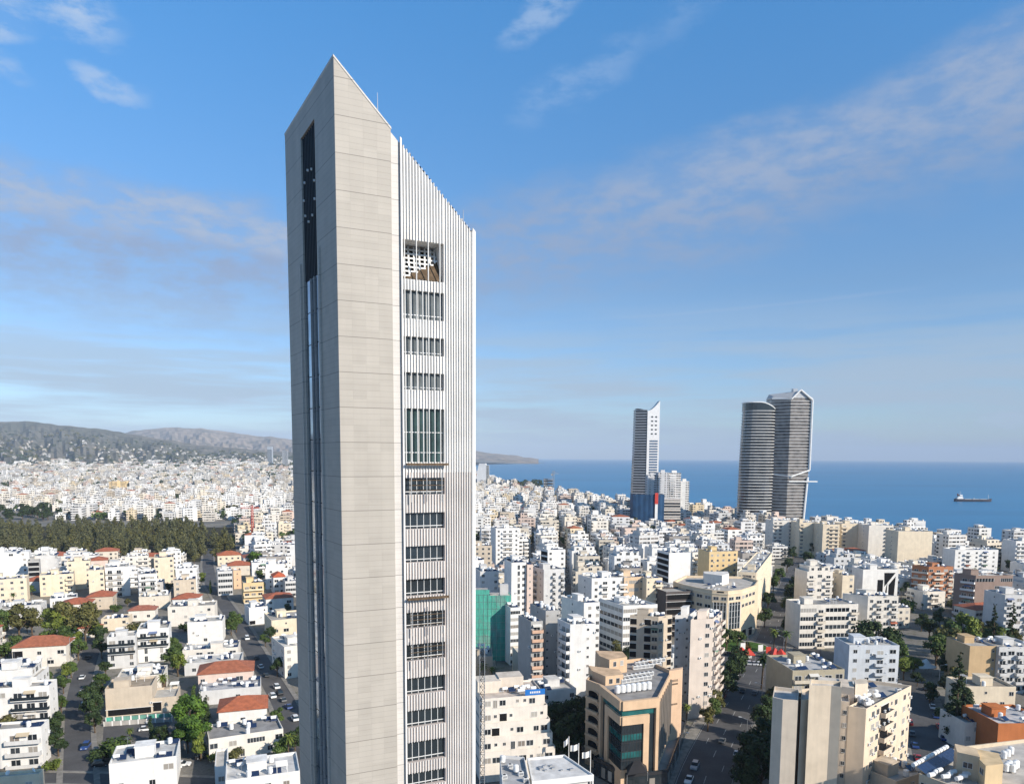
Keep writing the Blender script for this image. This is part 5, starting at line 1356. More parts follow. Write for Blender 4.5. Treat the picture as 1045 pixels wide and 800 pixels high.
def one_tower():
    d = 1080; bx = (657 - CX) / F * d
    root = thing('skyscraper', 'slim white skyscraper with a notched curved top and a dark glass flank', 'skyscraper', (bx, d, 0))
    pm = lambda px: (px - CX) / F * d - bx
    Htop = 85 + (HOR - 409) * d / F; Hn = 85 + (HOR - 418) * d / F
    xl, xm, xr = pm(647.5), pm(658.5), pm(670.8)
    # dark flank, slightly bellied, floor by floor
    nf = 40
    for k in range(nf):
        z0 = Hn * k / nf; z1 = Hn * (k + 1) / nf; t = k / nf; off = -3.2 * (1 - t) ** 1.5
        m = MB(); r_ = ((xl + off, 6), (xm - .4, -1), (xm - .4, 22), (xl + off, 24))
        m.hexa([(a, b, z0) for a, b in r_], [(a, b, z1 - 1.5) for a, b in r_], 'tower_glass')
        r_ = ((xl + off - .3, 5.6), (xm - .4, -1.4), (xm - .4, 22), (xl + off - .3, 24.3))
        m.hexa([(a, b, z1 - 1.49) for a, b in r_], [(a, b, z1 - .01) for a, b in r_], 'wall'); m.build('floor_band', root, color=(.40, .41, .43))
    # white front sheet with a swooping top
    m = MB(); n = 10; top = []
    for i in range(n + 1):
        u = i / n; x = xm + (xr - xm) * u; z = Hn - 2 + (Htop - Hn + 2) * (u ** 1.7); top.append((x, z))
    for i in range(n):
        (x0, z0), (x1, z1) = top[i], top[i + 1]
        m.face(((x0, -2, -1), (x1, -2, -1), (x1, -2, z1), (x0, -2, z0)), 'wall'); m.face(((x0, -2, z0), (x1, -2, z1), (x1, 20, z1), (x0, 20, z0)), 'wall'); m.face(((x1, 20, -1), (x0, 20, -1), (x0, 20, z0), (x1, 20, z1)), 'wall')
    m.face(((xr, -2, -1), (xr, 20, -1), (xr, 20, Htop), (xr, -2, Htop)), 'wall'); m.face(((xm, 20, -1), (xm, -2, -1), (xm, -2, Hn - 2), (xm, 20, Hn - 2)), 'wall')
    m.build('white_shell', root, color=(.80, .79, .77))
    wsh = xr - xm
    for k in range(26):
        z = 40 + k * 3.75
        m = MB(); m.box(xm + wsh * .2, -2.12, z, xr - wsh * .12, -2.004, z + 2.3, 'mirror_glass'); m.build('window', root) if k < 19 else None
    for k in range(5):
        for x in (.3, .62): m = MB(); m.box(xm + wsh * x, -2.1, 118 + k * 6, xm + wsh * (x + .16), -2.004, 120 + k * 6, 'dark_glass'); m.build('window', root)
    # roof shell of the flank
    m = MB()
    for i in range(8):
        u0, u1 = i / 8, (i + 1) / 8; X = lambda u: xl + (xm - xl) * u; Z = lambda u: Hn + 1.5 - 3.0 * u * u
        m.face(((X(u0), 2, Z(u0)), (X(u1), 0, Z(u1)), (X(u1), 22, Z(u1)), (X(u0), 24, Z(u0))), 'wall')
    m.build('roof', root, color=(.7, .7, .69))
    MARKS.append(('the slim white skyscraper', 659, 470))
    CLAIM.append((645, 408, 672, 505, 1080)); occupy([(bx - 25, d - 5), (bx + 25, d - 5), (bx + 25, d + 30), (bx - 25, d + 30)])

def white_complex():
    d = 1010; bx = (682 - CX) / F * d; pm = lambda px: (px - CX) / F * d - bx; zz = lambda py: 85 + (HOR - py) * d / F
    root = thing('apartment_block', 'white stepped high-rise flats standing in front of the slim white skyscraper', 'apartment block', (bx, d, 0))
    rng = random.Random(2)
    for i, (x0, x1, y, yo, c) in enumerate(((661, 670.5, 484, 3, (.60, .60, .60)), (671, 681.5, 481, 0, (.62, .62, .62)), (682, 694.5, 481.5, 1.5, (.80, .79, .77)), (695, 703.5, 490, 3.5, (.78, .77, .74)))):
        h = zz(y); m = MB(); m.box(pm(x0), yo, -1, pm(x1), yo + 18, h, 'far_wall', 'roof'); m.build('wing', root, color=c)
        w = pm(x1) - pm(x0)
        for k in range(int(h / 3.3) - 6):
            z = h - 4 - k * 3.3
            m = MB(); m.box(pm(x0) + w * .1, yo - (1.0 if i % 2 == 0 else .06), z - .2, pm(x0) + w * .55, yo - .004, z + .75, 'wall'); m.build('balcony', root, color=c)
        m = MB(); m.box(pm(x0) + w * .3, yo + 4, h + .003, pm(x0) + w * .7, yo + 9, h + 3.2, 'wall', 'roof'); m.build('stair_house', root, color=c)
    CLAIM.append((661, 480, 704, 520, 1005)); occupy([(bx - 32, d - 3), (bx + 32, d - 3), (bx + 32, d + 22), (bx - 32, d + 22)])
    # the wrapped building under construction before it
    d2 = 900; bx2 = (665 - CX) / F * d2; pm = lambda px: (px - CX) / F * d2 - bx2; zz = lambda py: 85 + (HOR - py) * d2 / F
    root = thing('building_site', 'half-built block wrapped in dark blue netting with a red hoist', 'building site', (bx2, d2, 0))
    h = zz(503.5)
    m = MB(); m.box(pm(649), 6, -1, pm(677), 25, h - 1.5, 'concrete'); m.build('frame', root)
    m = MB(); P_ = [(pm(646.5), 4), (pm(664), -1), (pm(678), 1.0), (pm(678), 26), (pm(646.5), 26)]; P2 = [(pm(647), 4.3), (pm(664), -.6), (pm(677.6), 1.3), (pm(677.6), 25.6), (pm(647), 25.6)]
    for i in range(3):
        a, b = P_[i], P_[i + 1]
        nseg = 7
        for k in range(nseg):
            x0, y0 = a[0] + (b[0] - a[0]) * k / nseg, a[1] + (b[1] - a[1]) * k / nseg; x1, y1 = a[0] + (b[0] - a[0]) * (k + 1) / nseg, a[1] + (b[1] - a[1]) * (k + 1) / nseg
            e0 = .35 * (k % 2); e1 = .35 * ((k + 1) % 2); m.face(((x0, y0 - e0, 3), (x1, y1 - e1, 3), (x1, y1 - e1, h + rnd.uniform(-.6, .4)), (x0, y0 - e0, h)), 'net_blue')
    m.face(((P_[0][0], 26, 3), (P_[0][0], 4, 3), (P_[0][0], 4, h), (P_[0][0], 26, h)), 'net_blue'); m.build('netting', root)
    m = MB(); x = pm(669.5); m.box(x - 1.6, -2.6, 0, x + 1.6, -1.2, h * .72, 'white_paint'); m.box(x - 1.9, -2.8, h * .72, x + 1.9, -1.0, h + 2, 'red_paint'); m.build('hoist', root)
    m = MB()
    for k in range(14): a = rnd.uniform(pm(648), pm(677)); m.tube((a, 3, h - 1.6), (a, 3, h + rnd.uniform(.6, 2.6)), .1, .1, 'metal', 4)
    m.build('rebar', root)
    CLAIM.append((645, 502, 679, 545, 895)); MARKS.append(('the blue netted site', 662, 525)); occupy([(bx2 - 26, d2 - 4), (bx2 + 22, d2 - 4), (bx2 + 22, d2 + 28), (bx2 - 26, d2 + 28)])
    d3 = 915; bx3 = (686 - CX) / F * d3; pm = lambda px: (px - CX) / F * d3 - bx3; h = 85 + (HOR - 508) * d3 / F
    root = thing('building_site', 'open concrete frame with pale banded floors, right of the blue netted site', 'building site', (bx3, d3, 0))
    n = 11
    for k in range(n):
        z = h - (k + 1) * 3.4; m = MB(); m.box(pm(676), 0, z + 2.2, pm(695), 16, z + 3.3, 'wall'); m.build('floor_band', root, color=(.68, .62, .56))
        m = MB(); m.box(pm(676.5), .6, z - .08, pm(694.5), 15.5, z + 2.19, 'dark_glass' if k % 3 else 'concrete'); m.build('infill', root)
    CLAIM.append((675, 507, 696, 545, 912)); occupy([(bx3 - 12, d3 - 4), (bx3 + 14, d3 - 4), (bx3 + 14, d3 + 20), (bx3 - 12, d3 + 20)])

def trilogy():
    d = 890
    # left: rounded plan, white bands at every storey, roof rim falling to the right
    bx = (770.5 - CX) / F * d; root = thing('skyscraper', 'rounded dark glass skyscraper with white floor bands, left one of the twin towers', 'skyscraper', (bx, d, 0), 0, 'twin towers on the shore')
    zt = lambda py: 85 + (HOR - py) * d / F
    n = 40; Ht = zt(419); segs = 26
    def plan(z, grow=0.0):
        t = z / Ht; rx = 18.2 + 1.2 * (1 - t) + .9 * sin(pi * t) + grow; ry = 15.5 + grow; out = []
        for i in range(segs):
            a = 2 * pi * i / segs; c, s = cos(a), sin(a); sq = (abs(c) ** 3 + abs(s) ** 3) ** (-1 / 3) * .96
            out.append((rx * c * sq - 1.2 * (1 - t), ry * s * sq))
        return out
    for k in range(n):
        z0, z1 = Ht * k / n, Ht * (k + 1) / n
        m = MB(); a, b = plan(z0), plan(z1); m.hexa([(*p, z0) for p in a], [(*p, z1 - .55) for p in b], 'tower_glass'); m.build('storey', root)
        m = MB(); a = plan(z1, 1.0); m.hexa([(*p, z1 - .54) for p in a], [(*p, z1 - .01) for p in a], 'wall'); 
        m.build('balcony_band', root, color=(.82, .81, .79) if k != 13 else (.85, .85, .84))
    m = MB(); a = plan(Ht, .6); rim = []
    for x, y in a:
        u = (x + 19) / 38; rim.append((x, y, Ht + (zt(411) - Ht) * (1 - max(0, (u - .45) / .55) ** 1.6)))
    m.hexa([(*p, Ht) for p in a], rim, 'dark_glass', 'wall'); m.build('crown', root, color=(.7, .7, .69))
    m = MB()
    for i in range(segs):
        j = (i + 1) % segs; p, q = rim[i], rim[j]; m.tube(p, q, .7, .7, 'white_paint', 5, True)
    m.build('crown_rim', root)
    CLAIM.append((752, 410, 789, 515, 875)); MARKS.append(('the twin towers', 790, 470)); occupy([(bx - 24, d - 20), (bx + 24, d - 20), (bx + 24, d + 20), (bx - 24, d + 20)])
    # right: gabled white frame round a banded front, shaded flank on the left
    d = 870; bx = (806 - CX) / F * d; pm = lambda px: (px - CX) / F * d - bx
    root = thing('skyscraper', 'taller twin skyscraper framed in white, with a gabled top and jutting deck', 'skyscraper', (bx, d, 0), 0, 'twin towers on the shore')
    zt = lambda py: 85 + (HOR - py) * d / F
    xa, xc, xb = pm(787.5), pm(803), pm(824.5); Hs = zt(405); Ha = zt(398.5); Hv = zt(478)
    n = 42; zl = zt(484)
    for k in range(n):
        z0, z1 = Hs * k / n, Hs * (k + 1) / n
        tap = max(0, (zl - z0) / zl) * 4.2                # lower part leans in
        P_ = [(xa - tap * .3, 14), (xc, 0), (xb - tap, 3), (xb - tap, 30), (xa - tap * .3, 32)]
        m = MB(); m.hexa([(*p, z0) for p in P_], [(*p, z1 - .5) for p in P_], 'tower_bronze'); m.build('storey', root)
        Q_ = [(p[0] + (1.0 if p[0] > 0 else -.7), p[1] - .9 if p[1] < 10 else p[1]) for p in P_]
        m = MB(); m.hexa([(*p, z1 - .49) for p in Q_], [(*p, z1 - .01) for p in Q_], 'wall'); m.build('balcony_band', root, color=(.80, .78, .75))
    def beam(nm, a, b, r=.95):
        m = MB(); m.tube(a, b, r, r, 'white_paint', 6); m.build(nm, root)
    xm = pm(812)
    beam('frame_beam', (xc, -1.6, Hs - 2), (xm, -1.2, Ha + 1)); beam('frame_beam', (xm, -1.2, Ha + 1), (xb + .8, 1.0, Hs - 3)); beam('frame_beam', (xb + .8, 1.2, Hs - 3), (xb + .8, 1.2, Hv)); beam('frame_beam', (xb + .8, 1.2, Hv), (pm(806), -1.5, zt(484.5)))
    beam('frame_beam', (pm(806), -1.5, zt(484.5)), (xa, 12.5, zt(482))); beam('frame_beam', (xa, 12, Hs - 1), (xc, -1.6, Hs - 2)); beam('frame_beam', (xb - 1, 1.2, Hv - 8), (xb - 4.2, 2.2, 0), 1.2)
    m = MB(); m.hexa([(xa, 13, Hs), (xc, -.5, Hs), (xb, 2, Hs), (xb, 30, Hs), (xa, 32, Hs)], [(xa + 2, 14, Hs + 2), (xm, 0, Ha), (xb - 1, 4, Hs + .4), (xb - 1, 29, Hs + .4), (xa + 2, 30, Ha - 2)], 'wall'); m.build('roof', root, color=(.46, .47, .48))
    m = MB(); m.box(xm - 6, 6, Ha - 1.5, xm - 1, 12, Ha + 3.0, 'metal'); m.build('roof_plant', root)
    m = MB(); z = zt(489.5); m.box(xc + 1, -1.4, z - .6, pm(833), 3, z + .7, 'white_paint'); m.build('deck', root)
    CLAIM.append((786, 398, 826, 518, 865)); occupy([(bx - 24, d - 8), (bx + 28, d - 8), (bx + 28, d + 36), (bx - 24, d + 36)])
simple('tower_glass', (.04, .042, .044), .12, 0, .55, .8, .10)  # strong mottling in the colour stands in for reflections on the glass
simple('tower_bronze', (.15, .135, .122), .25, 0, .45, .6, .16)

def shore_towers():
    d = 2300; bx = (493 - CX) / F * d; h = 85 + (HOR - 473) * d / F
    root = thing('tower_block', 'white tower with a curved shell face, small beside the slab tower near the shore', 'tower', (bx, d, 0))
    m = MB(); n = 12; w = 20
    for i in range(n):
        z0, z1 = h * i / n, h * (i + 1) / n
        X = lambda z: -w + 7 * (abs(z / h - .35) ** 2) * 2.4
        m.hexa([(X(z0), 0, z0), (9, -4, z0), (9, 30, z0), (X(z0), 30, z0)], [(X(z1), 0, z1), (9 - (3 if i == n - 1 else 0), -4, z1), (9, 30, z1), (X(z1), 30, z1)], 'wall')
    m.build('shell', root, color=(.72, .72, .72))
    for k in range(22):
        m = MB(); z = 4 + k * (h - 10) / 22; m.box(9.3, -3, z, 17, 28, z + 2.6, 'dark_glass'); m.build('storey', root)
    for k in range(22):
        m = MB(); z = 4 + k * (h - 10) / 22 + 2.61; m.box(9.3, -4, z, 18, 29, z + .6, 'white_paint'); m.build('floor_band', root)
    CLAIM.append((485, 472, 501, 498, 2290)); MARKS.append(('the curved white tower', 493, 485))
    d = 1900; bx = (559.5 - CX) / F * d; h = 85 + (HOR - 488) * d / F
    root = thing('building_site', 'small concrete frame under construction on the shore, below a tower crane', 'building site', (bx, d, 0))
    for k in range(9):
        z = h - (k + 1) * 3.6; m = MB(); m.box(-13, 0, z + 2.8, 13, 20, z + 3.5, 'concrete'); m.build('floor_slab', root)
        m = MB(); m.box(-12, 1, z - .1, 12 if k % 2 else -2, 19, z + 2.79, 'void' if k % 2 else 'concrete'); m.build('infill', root)
    CLAIM.append((552, 486, 567, 500, 1895)); MARKS.append(('the shore building site', 559, 493))
    def crane(px, d, ytop, ybase, label, mat, jib, cj):
        bx = (px - CX) / F * d; zt_ = 85 + (HOR - ytop) * d / F; c = thing('tower_crane', label, 'crane', (bx, d, 0)); s = max(.5, d * .0008)
        m = MB(); r = s * 1.3
        for a, b in ((-r, -r), (r, -r), (r, r), (-r, r)): m.tube((a, b, 0), (a, b, zt_), s * .35, s * .35, mat, 4, False)
        k = 0; z = 0
        while z < zt_: m.tube((-r, -r, z), (r, -r, z + 2 * r), s * .22, s * .22, mat, 3, False); m.tube((r, r, z), (r, -r, z + 2 * r), s * .22, s * .22, mat, 3, False); z += 2 * r
        m.build('mast', c)
        m = MB(); zj = zt_ - s * 5
        m.tube((-cj, 0, zj), (jib, 0, zj), s * .45, s * .3, mat, 4); m.tube((-cj, 0, zj + s), (jib * .9, 0, zj + s * 1.2), s * .25, s * .2, mat, 4); m.tube((0, 0, zt_), (jib * .7, 0, zj + s), s * .2, s * .2, mat, 3); m.tube((0, 0, zt_), (-cj, 0, zj + s), s * .2, s * .2, mat, 3)
        m.build('jib', c); m = MB(); m.box(-cj - s, -s, zj - s * 3, -cj + 3 * s, s, zj, 'concrete'); m.build('counterweight', c)
    crane(564.5, 1890, 480, 500, 'pale tower crane over the small building site on the shore', 'metal', 14, 5)
    crane(256.5, 760, 517, 560, 'thin red tower crane among the houses right of the pine grove', 'red_paint', 9, 12)
    # hotel-like slim tower far on the left
    d = 4200; bx = (276 - CX) / F * d; root = thing('tower_block', 'lone blue-grey tower far off below the hills, close to the slab tower', 'tower', (bx, d, 30)); m = MB(); m.box(-13, 0, -30, 13, 20, 85 + (HOR - 457) * d / F - 30, 'wall', 'roof'); m.build('wall', root, color=(.38, .42, .46))
    for k in range(14):
        m = MB(); m.box(-13.1, -.2, 6 + k * 6, 13.1, -.01, 9 + k * 6, 'dark_glass'); m.build('window_band', root)
    d = 4000; bx = (291 - CX) / F * d; root = thing('tower_block', 'grey stub of a far tower nearly hidden at the slab tower edge below the hills', 'tower', (bx, d, 25)); m = MB(); m.box(-12, 0, -30, 14, 20, 85 + (HOR - 461) * d / F - 25, 'far_wall', 'roof'); m.build('wall', root, color=(.34, .36, .38))

def ship():
    d = 1530; c = Vector(((993 - CX) / F * d, d, -1)); root = thing('cargo_ship', 'small cargo ship with a white stern house lying on the open sea', 'ship', c, math.radians(-1.5))
    L = 37 * d / F / 2
    m = MB(); sec = []
    for i in range(13):
        t = -1 + 2 * i / 12; b = 5.2 * (1 - max(0, (t - .55) / .45) ** 2 * .9) * (1 - max(0, (-t - .8) / .2) ** 2 * .3); dk = 4.2 + (2.2 * max(0, (t - .7) / .3) ** 1.5) + (1.2 if t < -.62 else 0)
        sec.append([(t * L, -b * .8, 0), (t * L, -b, dk), (t * L, b, dk), (t * L, b * .8, 0)])
    for s0, s1 in zip(sec, sec[1:]):
        m.face((s0[0], s1[0], s1[1], s0[1]), 'ship_hull'); m.face((s0[1], s1[1], s1[2], s0[2]), 'ship_hull'); m.face((s0[2], s1[2], s1[3], s0[3]), 'ship_hull')
    m.face(sec[0][::-1], 'ship_hull'); m.face(sec[-1], 'ship_hull'); m.build('hull', root)
    m = MB(); m.box(-L * .92, -4.4, 5, -L * .60, 4.4, 8.5, 'white_paint'); m.box(-L * .86, -4, 8.51, -L * .64, 4, 11.3, 'white_paint'); m.box(-L * .80, -5, 11.31, -L * .66, 5, 14, 'white_paint'); m.build('deckhouse', root)
    m = MB(); m.box(-L * .805, -4.2, 12.2, -L * .655, 4.2, 13.2, 'dark_glass'); m.build('bridge_windows', root)
    m = MB(); m.tube((-L * .84, 0, 11.3), (-L * .86, 0, 16), 1.2, 1.0, 'rust', 8); m.build('funnel', root)
    for x, h in ((-L * .72, 21), (L * .82, 15), (L * .05, 9)):
        m = MB(); m.tube((x, 0, 4), (x, 0, h), .35, .2, 'white_paint', 6); m.tube((x - 1.8, 0, h - 3), (x + 1.8, 0, h - 3), .18, .18, 'white_paint', 4); m.build('mast', root)
    for i in range(3):
        m = MB(); x = -L * .5 + i * L * .42; m.box(x, -3.6, 4.25, x + L * .36, 3.6, 5.6, 'metal'); m.build('hatch', root)
simple('ship_hull', (.05, .045, .055), .6, 0, .3, .1, .3)
for fn in (cream_tower, solar_building, tan_office, curved_office, stepped_block, flat_pavilion, netted_building, angular_bits, one_tower, white_complex, trilogy, shore_towers, ship): fn()

# ------------------------------------------------------------------ trees
def blob_leaves(mb, rng, lobes, n, size, mat='leaf', flat=.0):
    """leaf-sized faces spread over and into a set of lobes"""
    tot = sum(l[3] ** 2 for l in lobes)
    for cx, cy, cz, r, sz in lobes:
        for _ in range(int(n * r * r / tot)):
            a = rng.uniform(0, 2 * pi); u = rng.uniform(-.85, 1); s = sqrt(1 - u * u)
            k = r * (rng.random() ** .33) * rng.uniform(.72, 1.12)
            nx, ny, nz = s * cos(a), s * sin(a), u
            p = Vector((cx + nx * k, cy + ny * k, cz + nz * k * sz))
            nrm = Vector((nx + rng.uniform(-.8, .8), ny + rng.uniform(-.8, .8), nz + rng.uniform(-.6, .8) + .2)).normalized()
            e = nrm.orthogonal().normalized(); f = nrm.cross(e); t = rng.uniform(0, 6.3); e, f = e * cos(t) + f * sin(t), f * cos(t) - e * sin(t)
            w = size * rng.uniform(.55, 1.3)
            mb.face((p - e * w - f * w * .6, p + e * w - f * w * .45, p + e * w * .8 + f * w * .6, p - e * w * .7 + f * w * .5), mat)
TREE = {}
def proto(kind, seed):
    key = (kind, seed)
    if key in TREE: return TREE[key]
    rng = random.Random(seed * 17 + len(kind)); cr = MB(); tr = MB()
    if kind in ('broad', 'euca', 'ficus'):
        H_, rx = {'broad': (8.0, 3.3), 'euca': (12.0, 4.2), 'ficus': (8.0, 3.9)}[kind]
        t0 = H_ * {'broad': .30, 'euca': .34, 'ficus': .24}[kind]
        tr.tube((0, 0, -.3), (rng.uniform(-.2, .2), rng.uniform(-.2, .2), t0), .28, .2, 'bark', 7)
        lobes = []
        nl = {'broad': 11, 'euca': 14, 'ficus': 12}[kind]
        for i in range(nl):
            a = rng.uniform(0, 6.28); q = rng.random() ** .6
            z = t0 + (H_ - t0) * rng.uniform(.18, .86); spread = rx * (1.05 - abs((z - t0) / (H_ - t0) - .42) * 1.05)
            x, y = cos(a) * q * spread * .72, sin(a) * q * spread * .72; r = rx * rng.uniform(.26, .46)
            lobes.append((x, y, z, r, rng.uniform(.7, 1.0)))
            tr.tube((0, 0, t0 * .92), (x * .8, y * .8, z - r * .3), .12, .04, 'bark', 5, False)
        blob_leaves(cr, rng, lobes, 2300 if kind != 'euca' else 2300, .27 if kind != 'euca' else .30)
    elif kind == 'pine':
        H_ = 13.0; tr.tube((0, 0, -.3), (0, 0, H_ * .8), .22, .08, 'bark', 6)
        lobes = []
        for i in range(13):
            t = .20 + .76 * i / 12; a = rng.uniform(0, 6.28); w = 3.3 * (1 - t) ** .62 + .35
            lobes.append((cos(a) * w * .6, sin(a) * w * .6, H_ * t, w * rng.uniform(.7, 1.0), 1.1))
        blob_leaves(cr, rng, lobes, 1300, .42)
    elif kind == 'cypress':
        H_ = 11.0; tr.tube((0, 0, -.3), (0, 0, H_ * .8), .2, .06, 'bark', 6); lobes = []
        for i in range(14):
            t = .06 + .9 * i / 13; w = 1.15 * sin(pi * min(1, .18 + t * .82)) ** .7 + .15
            lobes.append((rng.uniform(-.25, .25), rng.uniform(-.25, .25), H_ * t, w * .85, 1.3))
        blob_leaves(cr, rng, lobes, 1300, .22)
    elif kind == 'conifer':
        H_ = 28.0; tr.tube((0, 0, -.3), (0, 0, H_ * .95), .55, .1, 'bark', 8); lobes = []
        for i in range(34):
            t = .08 + .9 * i / 33; w = 3.6 * (1 - t) ** .55 * rng.uniform(.7, 1.1) + .3; a = rng.uniform(0, 6.28)
            lobes.append((cos(a) * w * .55, sin(a) * w * .55, H_ * t, w * .55, .8))
            tr.tube((0, 0, H_ * t), (cos(a) * w * .8, sin(a) * w * .8, H_ * t + .3), .1, .03, 'bark', 4, False)
        blob_leaves(cr, rng, lobes, 3200, .34)
    elif kind in ('palm', 'drypalm'):
        H_ = 9.0; b = Vector((rng.uniform(-.4, .4), rng.uniform(-.4, .4), H_ * .86)); tr.tube((0, 0, -.3), b, .24, .17, 'bark', 7)
        n = 26 if kind == 'palm' else 34
        for i in range(n):
            a = 2 * pi * i * .382; up = 1.1 - 1.9 * i / n; L = 2.5 * rng.uniform(.85, 1.1); p = b.copy(); d = Vector((cos(a) * cos(up), sin(a) * cos(up), sin(up))); w = .34
            side = Vector((-sin(a), cos(a), 0))
            for k in range(5):
                q = p + d * L / 5; w2 = w * (1.05 if k < 2 else .62)
                cr.face((p - side * w - Vector((0, 0, .1)), p, q, q - side * w2 - Vector((0, 0, .1))), 'leaf'); cr.face((p, p + side * w - Vector((0, 0, .1)), q + side * w2 - Vector((0, 0, .1)), q), 'leaf')
                p = q; d = (d - Vector((0, 0, .32))).normalized(); w = w2
        if kind == 'drypalm':
            for i in range(160):
                a = rng.uniform(0, 6.28); z = rng.uniform(.28, .84) * H_; r = .75; p = Vector((cos(a) * r * .6, sin(a) * r * .6, z)); q = p + Vector((cos(a) * .35, sin(a) * .35, -1.1)); s = Vector((-sin(a), cos(a), 0)) * .14
                cr.face((p - s, q - s, q + s, p + s), 'bark')
    elif kind == 'bush':
        lobes = [(rng.uniform(-1.2, 1.2), rng.uniform(-1.0, 1.0), rng.uniform(.6, 1.6), rng.uniform(.7, 1.1), .9) for _ in range(7)]; H_ = 2.5
        tr.tube((0, 0, -.2), (0, 0, 1.0), .1, .06, 'bark', 5); blob_leaves(cr, rng, lobes, 800, .2)
    TREE[key] = (cr.mesh('crown'), tr.mesh('trunk'), H_)
    return TREE[key]
NAMES = {'broad': 'broadleaf_tree', 'euca': 'eucalyptus_tree', 'ficus': 'ficus_tree', 'pine': 'pine_tree', 'cypress': 'cypress_tree', 'conifer': 'conifer_tree', 'palm': 'palm_tree', 'drypalm': 'palm_tree', 'bush': 'garden_bush'}
TREES = []
def tree(kind, x, y, height, col, label=None, group=None, z=0.0):
    rng = random.Random(int(x * 13 + y * 7)); seeds = {'pine': 6, 'broad': 6, 'ficus': 5, 'euca': 4}.get(kind, 2)
    cr, tr, H_ = proto(kind, rng.randrange(seeds)); s = height / H_; rz = rng.uniform(0, 6.28)
    sx = s * rng.uniform(.9, 1.12)
    t = thing(NAMES[kind], label, NAMES[kind].split('_')[0] + ' tree' if kind != 'bush' else 'bush', (x, y, z), rz, group)
    k = rng.uniform(.85, 1.15); c = tuple(v * k for v in col)
    inst(tr, 'trunk', t, (0, 0, 0), 0, (s, s, s)); inst(cr, 'crown', t, (0, 0, 0), 0, (sx, sx, s), c)
    p = proj((x, y, z + height * .6)); TREES.append([t, p[0], p[1], kind, height, c, label]); return t
DG, MG, LG, OL, PG, BG = (.028, .050, .017), (.052, .088, .022), (.095, .130, .024), (.085, .088, .030), (.088, .096, .046), (.06, .12, .018)
